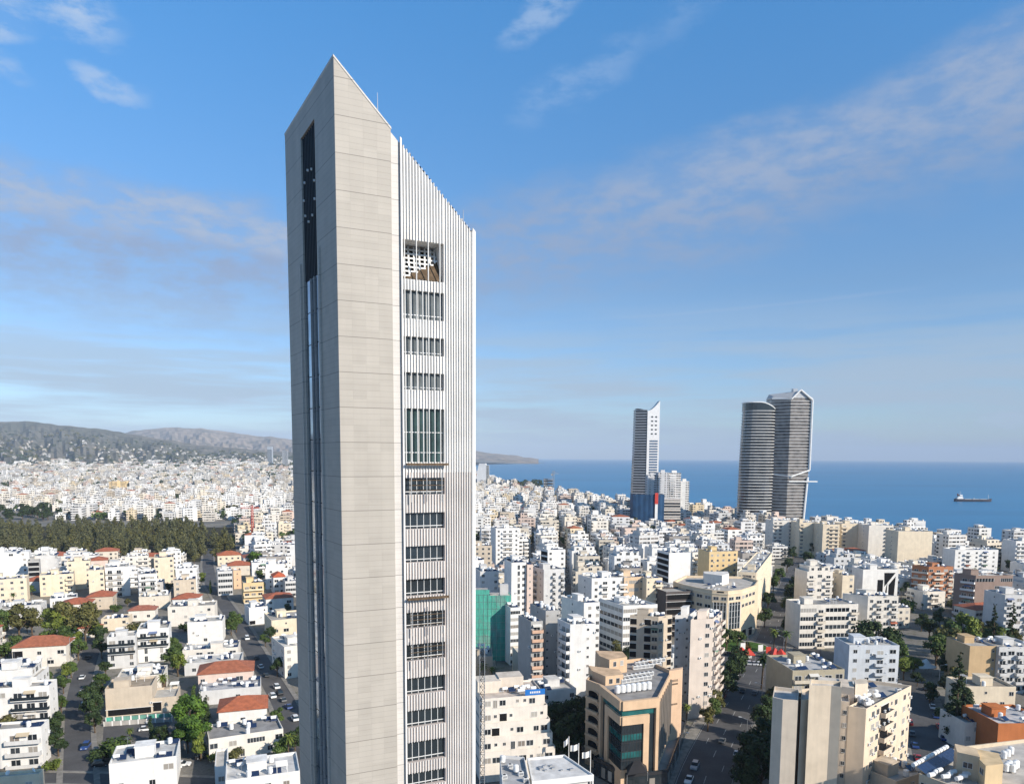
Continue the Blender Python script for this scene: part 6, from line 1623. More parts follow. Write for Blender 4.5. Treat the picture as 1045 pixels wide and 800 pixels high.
def trees():
    T = lambda k, px, py, h, c: (lambda p: tree(k, p.x, p.y, h, c))(at(px, py, 0))
    for a in (('euca', 57, 664, 20, LG), ('euca', 72, 662, 22, OL), ('euca', 88, 662, 21, OL), ('broad', 50, 668, 12, MG), ('broad', 98, 655, 11, LG), ('euca', 66, 672, 14, MG), ('broad', 80, 674, 9, MG),
              ('broad', 4, 655, 15, MG), ('broad', 20, 652, 16, OL), ('broad', 33, 648, 13, OL), ('broad', -8, 650, 14, MG),
              ('broad', 60, 772, 7, DG), ('broad', 55, 752, 7, DG), ('broad', 63, 728, 7, MG), ('broad', 65, 708, 6.5, MG), ('bush', 53, 786, 3.5, LG), ('broad', 68, 694, 6, LG), ('broad', 61, 742, 6, DG), ('broad', 58, 762, 6, DG),
              ('broad', 96, 738, 10, DG), ('broad', 92, 726, 9, DG), ('broad', 99, 716, 8, DG), ('broad', 104, 706, 7, MG), ('broad', 97, 748, 7, DG), ('bush', 100, 776, 3.5, DG), ('bush', 106, 772, 3, DG),
              ('broad', 184, 764, 8, MG), ('broad', 200, 770, 11, BG), ('broad', 193, 752, 13, BG), ('broad', 186, 738, 8, DG), ('cypress', 199, 738, 13, MG), ('cypress', 205, 742, 12, DG), ('cypress', 211, 740, 10, DG), ('broad', 205, 776, 8, LG), ('bush', 172, 770, 3.5, DG), ('broad', 165, 764, 7, DG), ('broad', 192, 768, 9, BG),
              ('drypalm', 168, 714, 9.5, LG), ('broad', 177, 682, 10, MG), ('broad', 182, 690, 9, LG), ('broad', 175, 670, 9, MG), ('broad', 183, 673, 7, MG), ('broad', 104, 672, 9, DG), ('broad', 103, 658, 9, DG),
              ('broad', 241, 645, 11, MG), ('broad', 236, 648, 9, MG), ('ficus', 262, 583, 15, BG), ('broad', 266, 594, 9, MG), ('broad', 220, 573, 11, OL), ('broad', 204, 600, 10, LG), ('cypress', 215, 606, 9, MG),
              ('palm', 294, 777, 8, LG), ('broad', 301, 770, 8, DG), ('broad', 285, 775, 7, MG), ('bush', 222, 776, 3.5, LG), ('bush', 230, 775, 3.5, LG), ('bush', 238, 775, 3.5, OL), ('broad', 283, 741, 6, MG), ('broad', 276, 655, 7, DG), ('broad', 283, 690, 8, DG), ('broad', 271, 660, 6, MG),
              ('broad', 33, 700, 6.5, MG), ('broad', 48, 702, 7, MG), ('broad', 73, 692, 7, MG), ('broad', 80, 662, 8, LG), ('bush', 70, 686, 4, LG), ('broad', 78, 650, 9, MG), ('broad', 108, 690, 6, DG), ('bush', 61, 700, 4, MG),
              ('ficus', 564, 776, 12, DG), ('ficus', 579, 772, 13, DG), ('ficus', 592, 766, 12, DG), ('ficus', 556, 757, 11, DG), ('ficus', 572, 757, 12, DG), ('ficus', 585, 752, 12, DG), ('ficus', 596, 745, 11, DG), ('palm', 494, 700, 9, LG), ('palm', 502, 698, 7, LG),
              ('ficus', 612, 700, 12, DG), ('ficus', 626, 696, 13, DG), ('ficus', 639, 690, 12, DG),
              ('broad', 727, 738, 9, MG), ('ficus', 738, 716, 10, DG), ('ficus', 744, 704, 11, DG), ('ficus', 750, 692, 11, DG), ('broad', 722, 746, 8, OL), ('broad', 733, 728, 9, OL), ('ficus', 756, 683, 10, DG), ('palm', 700, 739, 7, LG),
              ('ficus', 762, 812, 11, DG), ('ficus', 769, 793, 12, DG), ('ficus', 775, 774, 12, DG), ('ficus', 780, 757, 11, DG), ('ficus', 785, 742, 10, DG), ('broad', 789, 728, 9, OL), ('ficus', 777, 806, 12, DG), ('ficus', 783, 785, 11, DG), ('broad', 792, 716, 8, MG), ('ficus', 788, 765, 10, DG),
              ('broad', 741, 664, 10, MG), ('broad', 752, 663, 9, MG), ('bush', 762, 662, 3.5, (.16, .09, .02)), ('palm', 777, 703, 14, DG), ('palm', 801, 706, 14, DG), ('palm', 789, 666, 11, LG), ('palm', 801, 668, 11, MG), ('broad', 805, 650, 9, DG),
              ('broad', 780, 640, 10, DG), ('broad', 784, 622, 10, DG), ('ficus', 806, 632, 12, DG), ('ficus', 808, 617, 12, DG), ('broad', 789, 604, 10, MG), ('broad', 795, 596, 11, MG), ('ficus', 813, 603, 11, DG), ('ficus', 818, 592, 11, DG), ('broad', 803, 584, 12, DG), ('broad', 824, 578, 12, DG), ('broad', 809, 572, 12, DG), ('broad', 829, 568, 12, DG), ('broad', 814, 563, 12, DG), ('ficus', 806, 645, 10, DG),
              ('ficus', 878, 678, 17, DG), ('ficus', 891, 676, 18, DG), ('ficus', 904, 680, 16, DG), ('broad', 914, 682, 12, MG), ('broad', 922, 694, 9, LG), ('broad', 932, 690, 8, LG), ('ficus', 949, 718, 8, DG), ('palm', 843, 660, 10, OL),
              ('broad', 962, 676, 17, OL), ('broad', 955, 682, 14, MG), ('broad', 972, 672, 16, MG), ('broad', 984, 668, 18, LG), ('broad', 978, 690, 13, DG), ('broad', 966, 694, 11, DG), ('broad', 990, 680, 12, MG), ('broad', 948, 652, 10, DG), ('broad', 940, 644, 9, DG), ('broad', 958, 640, 10, DG), ('broad', 968, 655, 11, DG), ('broad', 995, 655, 10, OL), ('broad', 1004, 660, 9, MG), ('broad', 936, 700, 6, DG),
              ('conifer', 974, 757, 28, DG), ('broad', 966, 752, 10, DG), ('broad', 982, 735, 12, DG), ('broad', 990, 752, 6, DG), ('broad', 971, 716, 13, OL), ('broad', 984, 716, 9, MG),
              ('conifer', 1013, 660, 20, DG), ('conifer', 1031, 664, 22, DG), ('conifer', 1042, 652, 18, DG), ('broad', 1021, 664, 11, LG), ('broad', 1008, 652, 9, OL), ('broad', 1036, 662, 10, OL),
              ('broad', 957, 562, 14, DG), ('broad', 963, 568, 15, DG), ('broad', 970, 566, 12, DG), ('pine', 1008, 575, 13, DG), ('pine', 1018, 578, 13, DG), ('pine', 1026, 574, 12, DG), ('broad', 930, 575, 10, DG), ('broad', 915, 580, 9, DG), ('broad', 900, 585, 10, DG), ('broad', 1030, 585, 10, DG), ('broad', 922, 628, 9, DG), ('broad', 912, 600, 9, DG), ('broad', 926, 608, 9, DG)):
        T(*a)
    for t in TREES: OCC.add((int(floor(t[0].location.x / 3)), int(floor(t[0].location.y / 3))))
    # pine grove on the left
    g = random.Random(21); n = 0; pts = []
    while n < 262:
        px = g.uniform(-30, 234); d = 600 + 250 * g.random() ** 1.25; x = (px - CX) / F * d
        if px > 190 and d > 720 + (234 - px) * 3: continue
        if any((x - a) ** 2 + (d - b) ** 2 < 30 for a, b in pts): continue
        if not point_free(x, d): continue
        pts.append((x, d)); n += 1
        tree('pine', x, d, g.uniform(12, 18), PG if g.random() < .8 else OL, None, 'pines of the grove')
    for k in range(26):
        px = g.uniform(-30, 48); d = g.uniform(930, 1080); x = (px - CX) / F * d; tree('ficus', x, d, g.uniform(11, 17), DG, None, 'dark trees behind the grove')
    for px0, px1, d0, d1 in ((-60, 236, 595, 960), (-60, 52, 900, 1100)):
        P_ = [((px - CX) / F * d, d) for px, d in ((px0, d0), (px1, d0), (px1, d1), (px0, d1))]; occupy(P_, 0)
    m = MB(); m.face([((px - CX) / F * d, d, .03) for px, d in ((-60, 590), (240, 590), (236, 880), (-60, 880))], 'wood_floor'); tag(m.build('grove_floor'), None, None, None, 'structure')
    # park and gardens keep clear of houses
    for poly in (((868, 690), (925, 690), (912, 655), (880, 655)), ((925, 700), (1000, 700), (1045, 655), (930, 632)), ((728, 700), (838, 700), (838, 655), (728, 655)), ((548, 790), (600, 790), (600, 735), (548, 735)), ((600, 700), (645, 700), (645, 680), (600, 680)), ((40, 680), (106, 680), (106, 640), (40, 640))):
        occupy([tuple(at(*p, 0))[:2] for p in poly], 0)

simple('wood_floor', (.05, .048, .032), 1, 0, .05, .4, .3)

# ------------------------------------------------------------------ cars, kiosks, lamps
CARS = {}
def car_meshes(kind):
    if kind in CARS: return CARS[kind]
    L, Wd, hb, ht = {'hatch': (3.9, 1.7, .82, 1.48), 'saloon': (4.5, 1.78, .86, 1.44), 'suv': (4.5, 1.86, .98, 1.72), 'van': (4.9, 1.9, 1.1, 1.95)}[kind]
    x0, x1 = -L / 2, L / 2
    prof = {'hatch': ((x0 + .25, x1 - 1.25), (x0 + .65, x1 - 1.95)), 'saloon': ((x0 + .65, x1 - 1.3), (x0 + 1.25, x1 - 2.05)), 'suv': ((x0 + .12, x1 - 1.2), (x0 + .5, x1 - 1.85)), 'van': ((x0 + .05, x1 - .9), (x0 + .2, x1 - 1.5))}[kind]
    h = Wd / 2
    b = MB()
    side = [(x0, .35), (x0 + .05, .25), (x1 - .05, .25), (x1, .40), (x1 - .04, hb - .22), (x1 - .25, hb - .12), (prof[0][1], hb), (prof[0][0], hb), (x0 + .06, hb - .05), (x0, hb - .25)]
    n = len(side)
    for i in range(n):
        j = (i + 1) % n; (xa, za), (xb, zb) = side[i], side[j]; b.face(((xa, -h, za), (xa, h, za), (xb, h, zb), (xb, -h, zb))[::-1], 'paint')
    b.face([(x, -h, z) for x, z in side], 'paint'); b.face([(x, h, z) for x, z in side][::-1], 'paint')
    k = h - .22
    b.hexa([(prof[1][0], -k, ht - .05), (prof[1][1], -k, ht - .05), (prof[1][1], k, ht - .05), (prof[1][0], k, ht - .05)], [(prof[1][0] + .08, -k + .06, ht), (prof[1][1] - .08, -k + .06, ht), (prof[1][1] - .08, k - .06, ht), (prof[1][0] + .08, k - .06, ht)], 'paint')
    g = MB(); k0 = h - .06
    lo = [(prof[0][0], -k0, hb + .005), (prof[0][1], -k0, hb + .005), (prof[0][1], k0, hb + .005), (prof[0][0], k0, hb + .005)]; hi = [(prof[1][0], -k, ht - .055), (prof[1][1], -k, ht - .055), (prof[1][1], k, ht - .055), (prof[1][0], k, ht - .055)]
    g.hexa(lo, hi, 'dark_glass')
    w = MB(); w.tube((0, -.1, 0), (0, .1, 0), .32, .32, 'rubber', 10); w.tube((0, -.105, 0), (0, -.102, 0), .19, .19, 'metal', 8)
    hl = MB(); hl.box(-.03, -.2, -.07, .03, .2, .07, 'frame_white')
    CARS[kind] = (b.mesh('body'), g.mesh('window_glass'), w.mesh('wheel'), hl.mesh('headlight'), L, Wd); return CARS[kind]
CN = {'white': (.78, .78, .77), 'silver': (.45, .46, .48), 'black': (.015, .015, .017), 'grey': (.12, .125, .13), 'blue': (.03, .07, .22), 'red': (.33, .02, .02), 'teal': (.03, .18, .26), 'beige': (.5, .44, .34)}
def car(px, py, heading, colour, kind, label, group=None, P=None):
    p = P or at(px, py, .07); b, g, w, hl, L, Wd = car_meshes(kind)
    t = thing('parked_car' if group else 'car', label, 'car', (p.x, p.y, .065), math.radians(90 - heading), group)
    inst(b, 'body', t, color=CN[colour]); inst(g, 'window_glass', t)
    for x in (-L * .31, L * .31):
        for s in (-1, 1): inst(w, 'wheel', t, (x, s * (Wd / 2 - .1), .32), 0 if s < 0 else pi)
    for s in (-1, 1): inst(hl, 'headlight', t, (L / 2 - .03, s * (Wd / 2 - .32), .62))
    return t
def cars():
    A = 24
    for px, py, hd, c, k, l in ((737, 757, A, 'grey', 'hatch', 'grey hatchback driving up the middle of the avenue'), (709, 783, A + 180, 'silver', 'suv', 'silver car coming down the avenue past the tan office'), (703, 797, A + 180, 'white', 'saloon', 'white car at the bottom of the avenue'), (752, 770, A, 'white', 'hatch', 'white car half hidden by the dark avenue trees'), (758, 706, A, 'black', 'saloon', 'black car on the upper avenue before the roundabout'), (770, 708, A, 'grey', 'hatch', 'grey car near the dashed line of the upper avenue'),
                           (793, 645, A + 180, 'white', 'hatch', 'white car entering the plaza from the far avenue'), (799, 612, A, 'grey', 'saloon', 'grey car on the far avenue between dark trees'), (806, 600, A + 180, 'white', 'suv', 'white car crossing the far avenue junction'), (814, 582, A, 'black', 'hatch', 'dark car highest up the far avenue'), (745, 668, 80, 'black', 'saloon', 'black car circling the roundabout lawn'), (756, 676, 95, 'silver', 'hatch', 'silver car crossing the plaza below the red tents'), (729, 670, 60, 'white', 'saloon', 'white car leaving the roundabout by the tall pinkish block'),
                           (84, 708, -20, 'white', 'saloon', 'white car on the left street beside the dark trees'), (84, 692, -20, 'white', 'hatch', 'white car at the bend of the left street'), (87.5, 763, 165, 'blue', 'suv', 'blue car parked on the lower left street'), (87, 717, 160, 'white', 'hatch', 'white car under the trees of the left street'), (90, 672, -15, 'black', 'saloon', 'dark car at the top of the left street'), (109, 767, 80, 'teal', 'saloon', 'teal car at the corner of the car park'), (103, 781, 70, 'black', 'suv', 'black car beside the white roof with tilted panels'),
                           (149, 745, 70, 'white', 'hatch', 'white car alone in the car park'), (207, 773, 60, 'black', 'suv', 'dark car in the terrace driveway'), (186, 781, 80, 'white', 'saloon', 'white car behind the flat roof with tilted panels'), (240, 632, 150, 'grey', 'hatch', 'grey car high up the curving street'), (252, 652, -26, 'white', 'van', 'white van on the curving street by the white cubic house'), (262, 672, -26, 'black', 'saloon', 'black car on the curving street under the cream corner block')):
        car(px, py, hd, c, k, l)
    g = random.Random(31)
    def row(pts, hd, label, group, kinds=('hatch', 'saloon', 'suv')):
        for i, (px, py) in enumerate(pts):
            c = g.choice(('white', 'white', 'silver', 'grey', 'black', 'blue', 'red', 'grey', 'white')); k = g.choice(kinds)
            o = ('nearest', 'second', 'third', 'fourth', 'fifth', 'sixth', 'seventh', 'eighth', 'ninth', 'tenth', 'eleventh', 'twelfth')[i]
            car(px, py, hd + g.uniform(-3, 3), c, k, f'{c} {"car" if k != "suv" else "off-roader"}, {o} of the row {label}', group)
    Q, T, h = ROADS['avenue']
    def along(name, off, i0, i1, step=1):
        Q, T, h = ROADS[name]; out = []
        for i in range(i0, min(i1, len(Q)), step): p = Q[i] + T[i] * off * h; out.append(proj((p.x, p.y, .07)))
        return out
    row(along('avenue', -.86, 9, 16), A, 'parked on the left kerb of the avenue', 'cars parked along the avenue')
    row([p for p in along('side_street', -.78, 1, 13)][:11], 22, 'parked on the left kerb of the shaded side street', 'cars parked along the side street')
    row([p for p in along('side_street', .78, 2, 10)], 22, 'parked on the right kerb of the shaded side street', 'cars parked along the side street')
    row([(278, 711), (282, 701.5), (285.5, 708), (289, 715), (294.5, 722), (301, 734), (272, 690), (266, 681)], -30, 'along the curving street by the slab tower', 'cars parked along the curving street')
    row([(764, 677.5), (769, 677.7), (774, 678), (779, 678), (784, 678)], 5, 'parked on the plaza below the red tents', 'cars parked on the plaza')
    row(along('avenue', .84, 24, 34, 1), A, 'parked on the right kerb of the far avenue', 'cars parked along the far avenue')
    # red and white market tents on the plaza
    for i, (px, py, s) in enumerate(((756.5, 671, 1.0), (764, 672.5, 1.1), (790.5, 672, 1.1), (796.5, 673, .9))):
        p = at(px, py, .06); t = thing('market_tent', ('red pointed tent farthest left on the plaza', 'red pointed tent second from the left on the plaza', 'red pointed tent right of the plaza palm', 'small red tent farthest right on the plaza')[i], 'tent', p, rnd.uniform(0, 1), 'red tents on the plaza'); w = 1.9 * s
        m = MB(); c = [(-w, -w), (w, -w), (w, w), (-w, w)]
        for a in range(4): x, y = c[a]; x2, y2 = c[(a + 1) % 4]; m.face(((x, y, 2.5), (x2, y2, 2.5), (0, 0, 4.9)), 'red_paint'); m.face(((x, y, 2.1), (x2, y2, 2.1), (x2, y2, 2.5), (x, y, 2.5)), 'red_paint')
        m.build('canopy', t)
        for x, y in c: m = MB(); m.tube((x, y, 0), (x, y, 2.2), .07, .07, 'metal', 5); m.build('pole', t)
        m = MB(); m.box(-w + .3, w - .4, 0, w - .3, w - .3, 2.0, 'white_paint'); m.build('back_sheet', t)
    for i, (px, py) in enumerate(((776, 666), (784, 668), (758, 664))):
        p = at(px, py, .06); t = thing('banner_sign', ('white and red banner board at the back of the plaza', 'red and white banner board by the far avenue mouth', 'small white banner board at the edge of the roundabout lawn')[i], 'banner', p, .1, 'banner boards on the plaza')
        m = MB(); m.box(-1.1, -.05, .8, 1.1, .05, 3.6, 'white_paint' if i != 1 else 'red_paint'); m.build('board', t)
        for x in (-.9, .9): m = MB(); m.tube((x, .1, 0), (x, .1, 3.4), .05, .05, 'metal', 5); m.build('post', t)
    # roundabout lawn
    c = at(752, 659.5, 0); m = MB(); n = 24; rim = [(c.x + 14 * cos(2 * pi * i / n), c.y + 11 * sin(2 * pi * i / n)) for i in range(n)]
    m.prism(rim, .02, .2, 'concrete'); tag(m.build('roundabout_kerb'), None, None, None, 'structure')
    m = MB(); m.face([(c.x + (x - c.x) * .96, c.y + (y - c.y) * .96, .215) for x, y in rim], 'lawn'); gr = random.Random(3)
    for _ in range(2500):
        a = gr.uniform(0, 6.28); r = sqrt(gr.random()); x, y = c.x + 13.2 * r * cos(a), c.y + 10.3 * r * sin(a); t = gr.uniform(0, 6.28); m.face(((x, y, .21), (x + .14 * cos(t), y + .14 * sin(t), .21), (x + .05, y + .03, .21 + gr.uniform(.1, .3))), 'lawn')
    o = m.build('lawn_grass'); tag(o, 'oval of short green grass in the roundabout before the curved office', 'grass', None, 'stuff')
    # street lamps
    def lamp(p, hd, label, h=9.0):
        t = thing('street_lamp', label, 'street lamp', p, math.radians(90 - hd), 'street lamps'); m = MB(); m.tube((0, 0, 0), (0, 0, h), .11, .07, 'metal', 7); m.build('post', t)
        m = MB(); m.tube((0, 0, h), (1.9, 0, h + .5), .06, .05, 'metal', 6); m.build('arm', t); m = MB(); m.box(1.7, -.16, h + .42, 2.5, .16, h + .58, 'frame_white'); m.build('lamp_head', t)
    for i, k in enumerate((3, 7, 11, 15, 18)):
        p = Q[k] - T[k] * (h + .7); lamp((p.x, p.y, .15), A + 90, f'grey street lamp on the left pavement of the avenue, {("nearest", "second nearest", "third", "fourth", "farthest")[i]} of that side')
    for i, k in enumerate((5, 9, 13, 17)):
        p = Q[k] + T[k] * (h + .7); lamp((p.x, p.y, .15), A - 90, f'grey street lamp on the right pavement of the avenue, {("nearest", "second nearest", "third", "farthest")[i]} of that side')
    for px, py, l, hh in ((859, 691, 'tall grey lamp post beside the blue-tinted white block', 10), (958, 700, 'thin lamp post at the shaded side street corner', 8), (626, 700, 'tall slim lamp post among the dark trees behind the tan office', 16), (73, 690, 'thin tall pole in front of the eucalyptus clump', 15)):
        p = at(px, py, 0); lamp((p.x, p.y, 0), 100, l, hh)
    # low wall and green fence of the villa
    for label, name, a, b, h_, mt in (('low cream garden wall with pale bays above the car park', 'garden_wall', (106, 741), (176, 736), 1.5, 'concrete'), ('green mesh fence on the terrace of the old beige villa', 'fence', (108, 736), (176, 731), 1.3, 'net_green')):
        a, b = at(*a, 0), at(*b, 0); o = a.copy(); t = thing(name, label, name.replace('_', ' '), o); m = MB(); wallbox(m, Vector((0, 0, 0)), b - a, 0, (b - a).length, 0, h_, .2 if mt == 'concrete' else .06, mt); m.build('panel', t)
        L = (b - a).length
        for i in range(9): m = MB(); x = L * i / 8; wallbox(m, Vector((0, 0, 0)), b - a, max(0, x - .2), min(L, x + .2), 0, h_ + .15, .3, 'white_paint', .205 if mt == 'concrete' else .065); m.build('post', t)
    # white sail roof in the park, blue container
    p = at(938, 688, 0); t = thing('shade_sail', 'white tent roof rising to one point among the park trees', 'tent', p); m = MB(); n = 8
    for i in range(n):
        a0, a1 = 2 * pi * i / n, 2 * pi * (i + 1) / n; pk = Vector((2.5, 0, 6.5)); q0, q1 = Vector((7 * cos(a0), 3.2 * sin(a0), 3.2)), Vector((7 * cos(a1), 3.2 * sin(a1), 3.2)); m0, m1 = q0 * .45 + pk * .55 - Vector((0, 0, .8)), q1 * .45 + pk * .55 - Vector((0, 0, .8))
        m.face((q0, q1, m1, m0), 'white_paint'); m.face((m0, m1, pk), 'white_paint')
    m.build('canopy', t, smooth=True)
    for i in range(4): a0 = pi / 4 + pi / 2 * i; m = MB(); m.tube((6 * cos(a0), 2.8 * sin(a0), 0), (6 * cos(a0), 2.8 * sin(a0), 3.3), .09, .09, 'metal', 6); m.build('pole', t)
    # people on the pavement
simple('lawn', (.06, .12, .025), .9, 0, .1, .3, .5)

# ------------------------------------------------------------------ houses of the middle distance
def crosses(bb, dep, share=.18):
    """would this house stand before a hand-placed one in the picture?"""
    for x0, y0, x1, y1, d in CLAIM:
        if dep < d - 4:
            w = min(bb[2], x1) - max(bb[0], x0); h = min(bb[3], y1) - max(bb[1], y0)
            if w > 1.5 and h > share * (y1 - y0) + 1: return True
    return False
PAL = [(WHITE, 'white', 10), ((.76, .75, .73), 'bright white', 6), (OFFW, 'off-white', 7), ((.68, .61, .50), 'cream', 4.5), (BEIGE, 'beige', 1.6), (GREYW, 'pale grey', 4), (PINK, 'pinkish', 1.5), ((.66, .55, .38), 'yellowish', .8), ((.36, .33, .30), 'grey-brown', 1.2)]
GEN = []
def city():
    g = random.Random(77); cand = []
    def pick():
        t = g.uniform(0, sum(p[2] for p in PAL))
        for p in PAL:
            t -= p[2]
            if t < 0: return p
        return PAL[0]
    st = 25.0
    for i in range(-60, 60):
        for j in range(6, 76):
            # rows run along azimuth 80, blocks step away along azimuth -10 on the left and 24 on the right
            u, v = i * st + g.uniform(-3.5, 3.5), j * st * .96 + g.uniform(-3.5, 3.5)
            x = u * .985 + v * .05; y = v + u * -.03 + 20
            if y < 225 or y > 1720: continue
            px = x / y * F + CX
            if px < -45 or px > 1095 or 318 < px < 474: continue
            if not on_land(x, y, 28): continue
            left = px < 400
            cand.append((y, x, px, left))
    cand.sort(); n = 0; far = []
    for y, x, px, left in cand:
        az = g.gauss(80, 6) if not left else g.gauss(70, 6)
        v = math.degrees(atan2(x, y))
        if not (v < az < v + 88): az = az - 90 if az > v + 88 else az + 90
        big = g.random()
        if left: fl = g.choice((2, 3, 3, 4, 4, 5)) if y < 900 else g.choice((2, 3, 3, 4, 5, 6))
        else: fl = g.choice((4, 5, 5, 6, 6, 7, 8)) if y < 620 else g.choice((3, 4, 5, 5, 6, 7))
        if 640 < y and px > 560: fl = max(4, fl)
        W_, D_ = g.uniform(12, 19) * (1 if fl > 2 else .85), g.uniform(11, 16)
        h = fl * 3.15 + .8 + hillz(x, y)
        ex, ey = azv(az), azv(az - 90); C = Vector((x, y, 0)); K = C - ex * W_ / 2 - ey * D_ / 2
        poly = [(K + ex * a + ey * b).to_2d() for a, b in ((0, 0), (W_, 0), (W_, D_), (0, D_))]
        if not is_free(poly, 1.0): continue
        pp = [proj((q.x, q.y, z)) for q in poly for z in (0, h)]; bb = (min(p[0] for p in pp), min(p[1] for p in pp), max(p[0] for p in pp), max(p[1] for p in pp))
        if crosses(bb, min(q.y for q in poly)): 
            fl = 2 if left else 3; h = fl * 3.15 + .8
            pp = [proj((q.x, q.y, z)) for q in poly for z in (0, h)]; bb = (bb[0], min(p[1] for p in pp), bb[2], bb[3])
            if crosses(bb, min(q.y for q in poly), .42 if left else .34): continue
        col, cname, _ = pick(); k = g.uniform(.92, 1.06); col = tuple(min(.82, c * k) for c in col)
        if n < 212:
            n += 1; near = y < 560
            pats = ['bbww', 'wbbw', 'WbW', 'bb.w', 'wwww', 'wbw', '.bb.', 'XXw', 'BBw', 'ww.s', 'w..w', 'bbb', 'ggW'] if fl > 2 else ['w.W', 'W.w', 'wWw', 'D.w']
            R_ = g.choice(pats) if near else ''; L_ = g.choice(('s.w', 'ww', '.s.', 'wb', 'b.', '..')) if near else ''
            if not near: R_ = g.choice(('b.b', '.bb', 'b..', '', 'bb', '..b', ''))
            hip = g.uniform(1.8, 2.6) if fl <= 3 and g.random() < (.22 if left else .08) else None
            sb = 1 if (hip is None and fl > 3 and g.random() < .3) else 0
            t = g.choice((3, 4, 5, 6, 7)) if hip is None else 0
            r = block('apartment_block' if fl > 2 else 'house', None, 'apartment block' if fl > 2 else 'house', K=K, h=h, az=az, W=W_, D=D_, fl=fl, col=col, R=R_, L=L_, hip=hip, tanks=t, panels=t // 2, wallmat='wall' if near else 'far_wall', setback=sb, balc=g.choice(('solid', 'solid', 'solid', 'glass', 'rail')), acs=.08 if near else 0, seed=n, claim=False, dishes=g.choice((0, 0, 1)), roofcol=(.40, .12, .06) if hip else None)
            GEN.append(dict(root=r[0], px=(bb[0] + bb[2]) / 2, py=(bb[1] + bb[3]) / 2, y=y, c=cname, fl=fl, hip=hip, sb=sb, tanks=t, pat=R_))
        else: far.append((x, y, az, W_, D_, h, col, g.random()))
        occupy(poly, 1.0)
    # everything farther off: one mass of houses
    for ring, (d0, d1, st_) in enumerate(((1650, 2600, 27), (2600, 3600, 38), (3600, 5600, 56))):
        y = d0
        while y < d1:
            x = (-45 - CX) / F * y; xe = (560 - CX) / F * y
            while x < xe:
                xx, yy = x + g.uniform(-.3, .3) * st_, y + g.uniform(-.3, .3) * st_; px = xx / yy * F + CX
                if on_land(xx, yy, 30) and g.random() < (.8 if ring < 2 else .5):
                    k = g.uniform(.75, 1.06); c = pick()[0]; c = tuple(min(.8, v * k) for v in c)
                    fl = g.choice((2, 2, 3, 3, 4, 5, 6)); far.append((xx, yy, g.gauss(75, 15), g.uniform(11, 20) * st_ / 27 ** .9 if ring else g.uniform(11, 19), g.uniform(10, 16), fl * 3.1 + .6 + hillz(xx, yy), c, g.random()))
                x += st_
            y += st_
    for i in range(-18, 70):                            # behind the slab tower and past the right edge
        for j in range(9, 66):
            xx, yy = i * 26 + g.uniform(-4, 4), j * 26 + g.uniform(-4, 4); px = xx / yy * F + CX
            if not (316 <= px <= 476 or 1095 <= px <= 1400) or not on_land(xx, yy, 28): continue
            fl = g.choice((3, 4, 5, 6)) if px < 600 or yy > 300 else 3; W_, D_ = g.uniform(12, 18), g.uniform(11, 15); ex, ey = azv(75), azv(-15); C = Vector((xx, yy, 0))
            poly = [(C + ex * a * W_ / 2 + ey * b * D_ / 2).to_2d() for a, b in ((-1, -1), (1, -1), (1, 1), (-1, 1))]
            if not is_free(poly, 1.0): continue
            c = pick()[0]; far.append((xx, yy, g.gauss(75, 8), W_, D_, fl * 3.1 + .6 + hillz(xx, yy), c, g.random()))
    for k in range(1100):
        yy = 150 + 2200 * g.random() ** 1.3; px = g.uniform(-900, -60); xx = (px - CX) / F * yy
        fl = g.choice((3, 4, 5, 6)); c = pick()[0]; far.append((xx, yy, g.gauss(75, 15), g.uniform(12, 19), g.uniform(10, 16), fl * 3.1 + .6, c, g.random()))
    from mathutils.bvhtree import BVHTree
    hm = bpy.data.objects['hills'].data; bv = BVHTree.FromPolygons([v.co for v in hm.vertices], [list(p.vertices) for p in hm.polygons])
    for _ in range(950):
        px = g.uniform(-40, 318); d = g.uniform(3350, 5300); xx = (px - CX) / F * d
        hit = bv.ray_cast(Vector((xx, d, 900)), Vector((0, 0, -1)))
        if hit[0] is None or hit[0].z > 190 or g.random() < hit[0].z / 200: continue
        c = pick()[0]; k = g.uniform(.6, .95); far.append((xx, d, g.gauss(75, 20), g.uniform(11, 20), 12, hit[0].z + g.uniform(4, 9), tuple(v * k for v in c), .9))
    mb = MB()
    for x, y, az, W_, D_, h, col, r in far:
        ex, ey = azv(az), azv(az - 90); C = Vector((x, y, 0)); K = C - ex * W_ / 2 - ey * D_ / 2
        P = lambda a, b, z: (K.x + ex.x * a + ey.x * b, K.y + ex.y * a + ey.y * b, z)
        q = ((0, 0), (W_, 0), (W_, D_), (0, D_)); zb = h - 30 if h > 40 else -1; mb.cur = col
        tile = r < .07
        for i in range(4):
            a, b = q[i], q[(i + 1) % 4]; mb.face((P(*a, zb), P(*b, zb), P(*b, h), P(*a, h)), 'far_wall_tint')
        if tile:
            mb.cur = (.36, .12, .06); t = P(W_ / 2, D_ / 2, h + 2.2)
            for i in range(4): mb.face((P(*q[i], h), P(*q[(i + 1) % 4], h), t), 'far_wall_tint')
            continue
        mb.cur = tuple(c * (.62 + .3 * (r * 7 % 1)) for c in col); mb.face([P(*a, h) for a in q], 'far_wall_tint'); mb.cur = col
        if r > .25:
            s = (r * 13 % 1); a0, b0 = W_ * (.1 + .4 * s), D_ * .35; a1, b1 = a0 + W_ * .4, b0 + D_ * .42; q2 = ((a0, b0), (a1, b0), (a1, b1), (a0, b1)); hh = h + (2.6 if s > .3 else 4.8)
            for i in range(4): a, b = q2[i], q2[(i + 1) % 4]; mb.face((P(*a, h), P(*b, h), P(*b, hh), P(*a, hh)), 'far_wall_tint')
            mb.face([P(*a, hh) for a in q2], 'far_wall_tint')
        mb.cur = (.78, .78, .76)
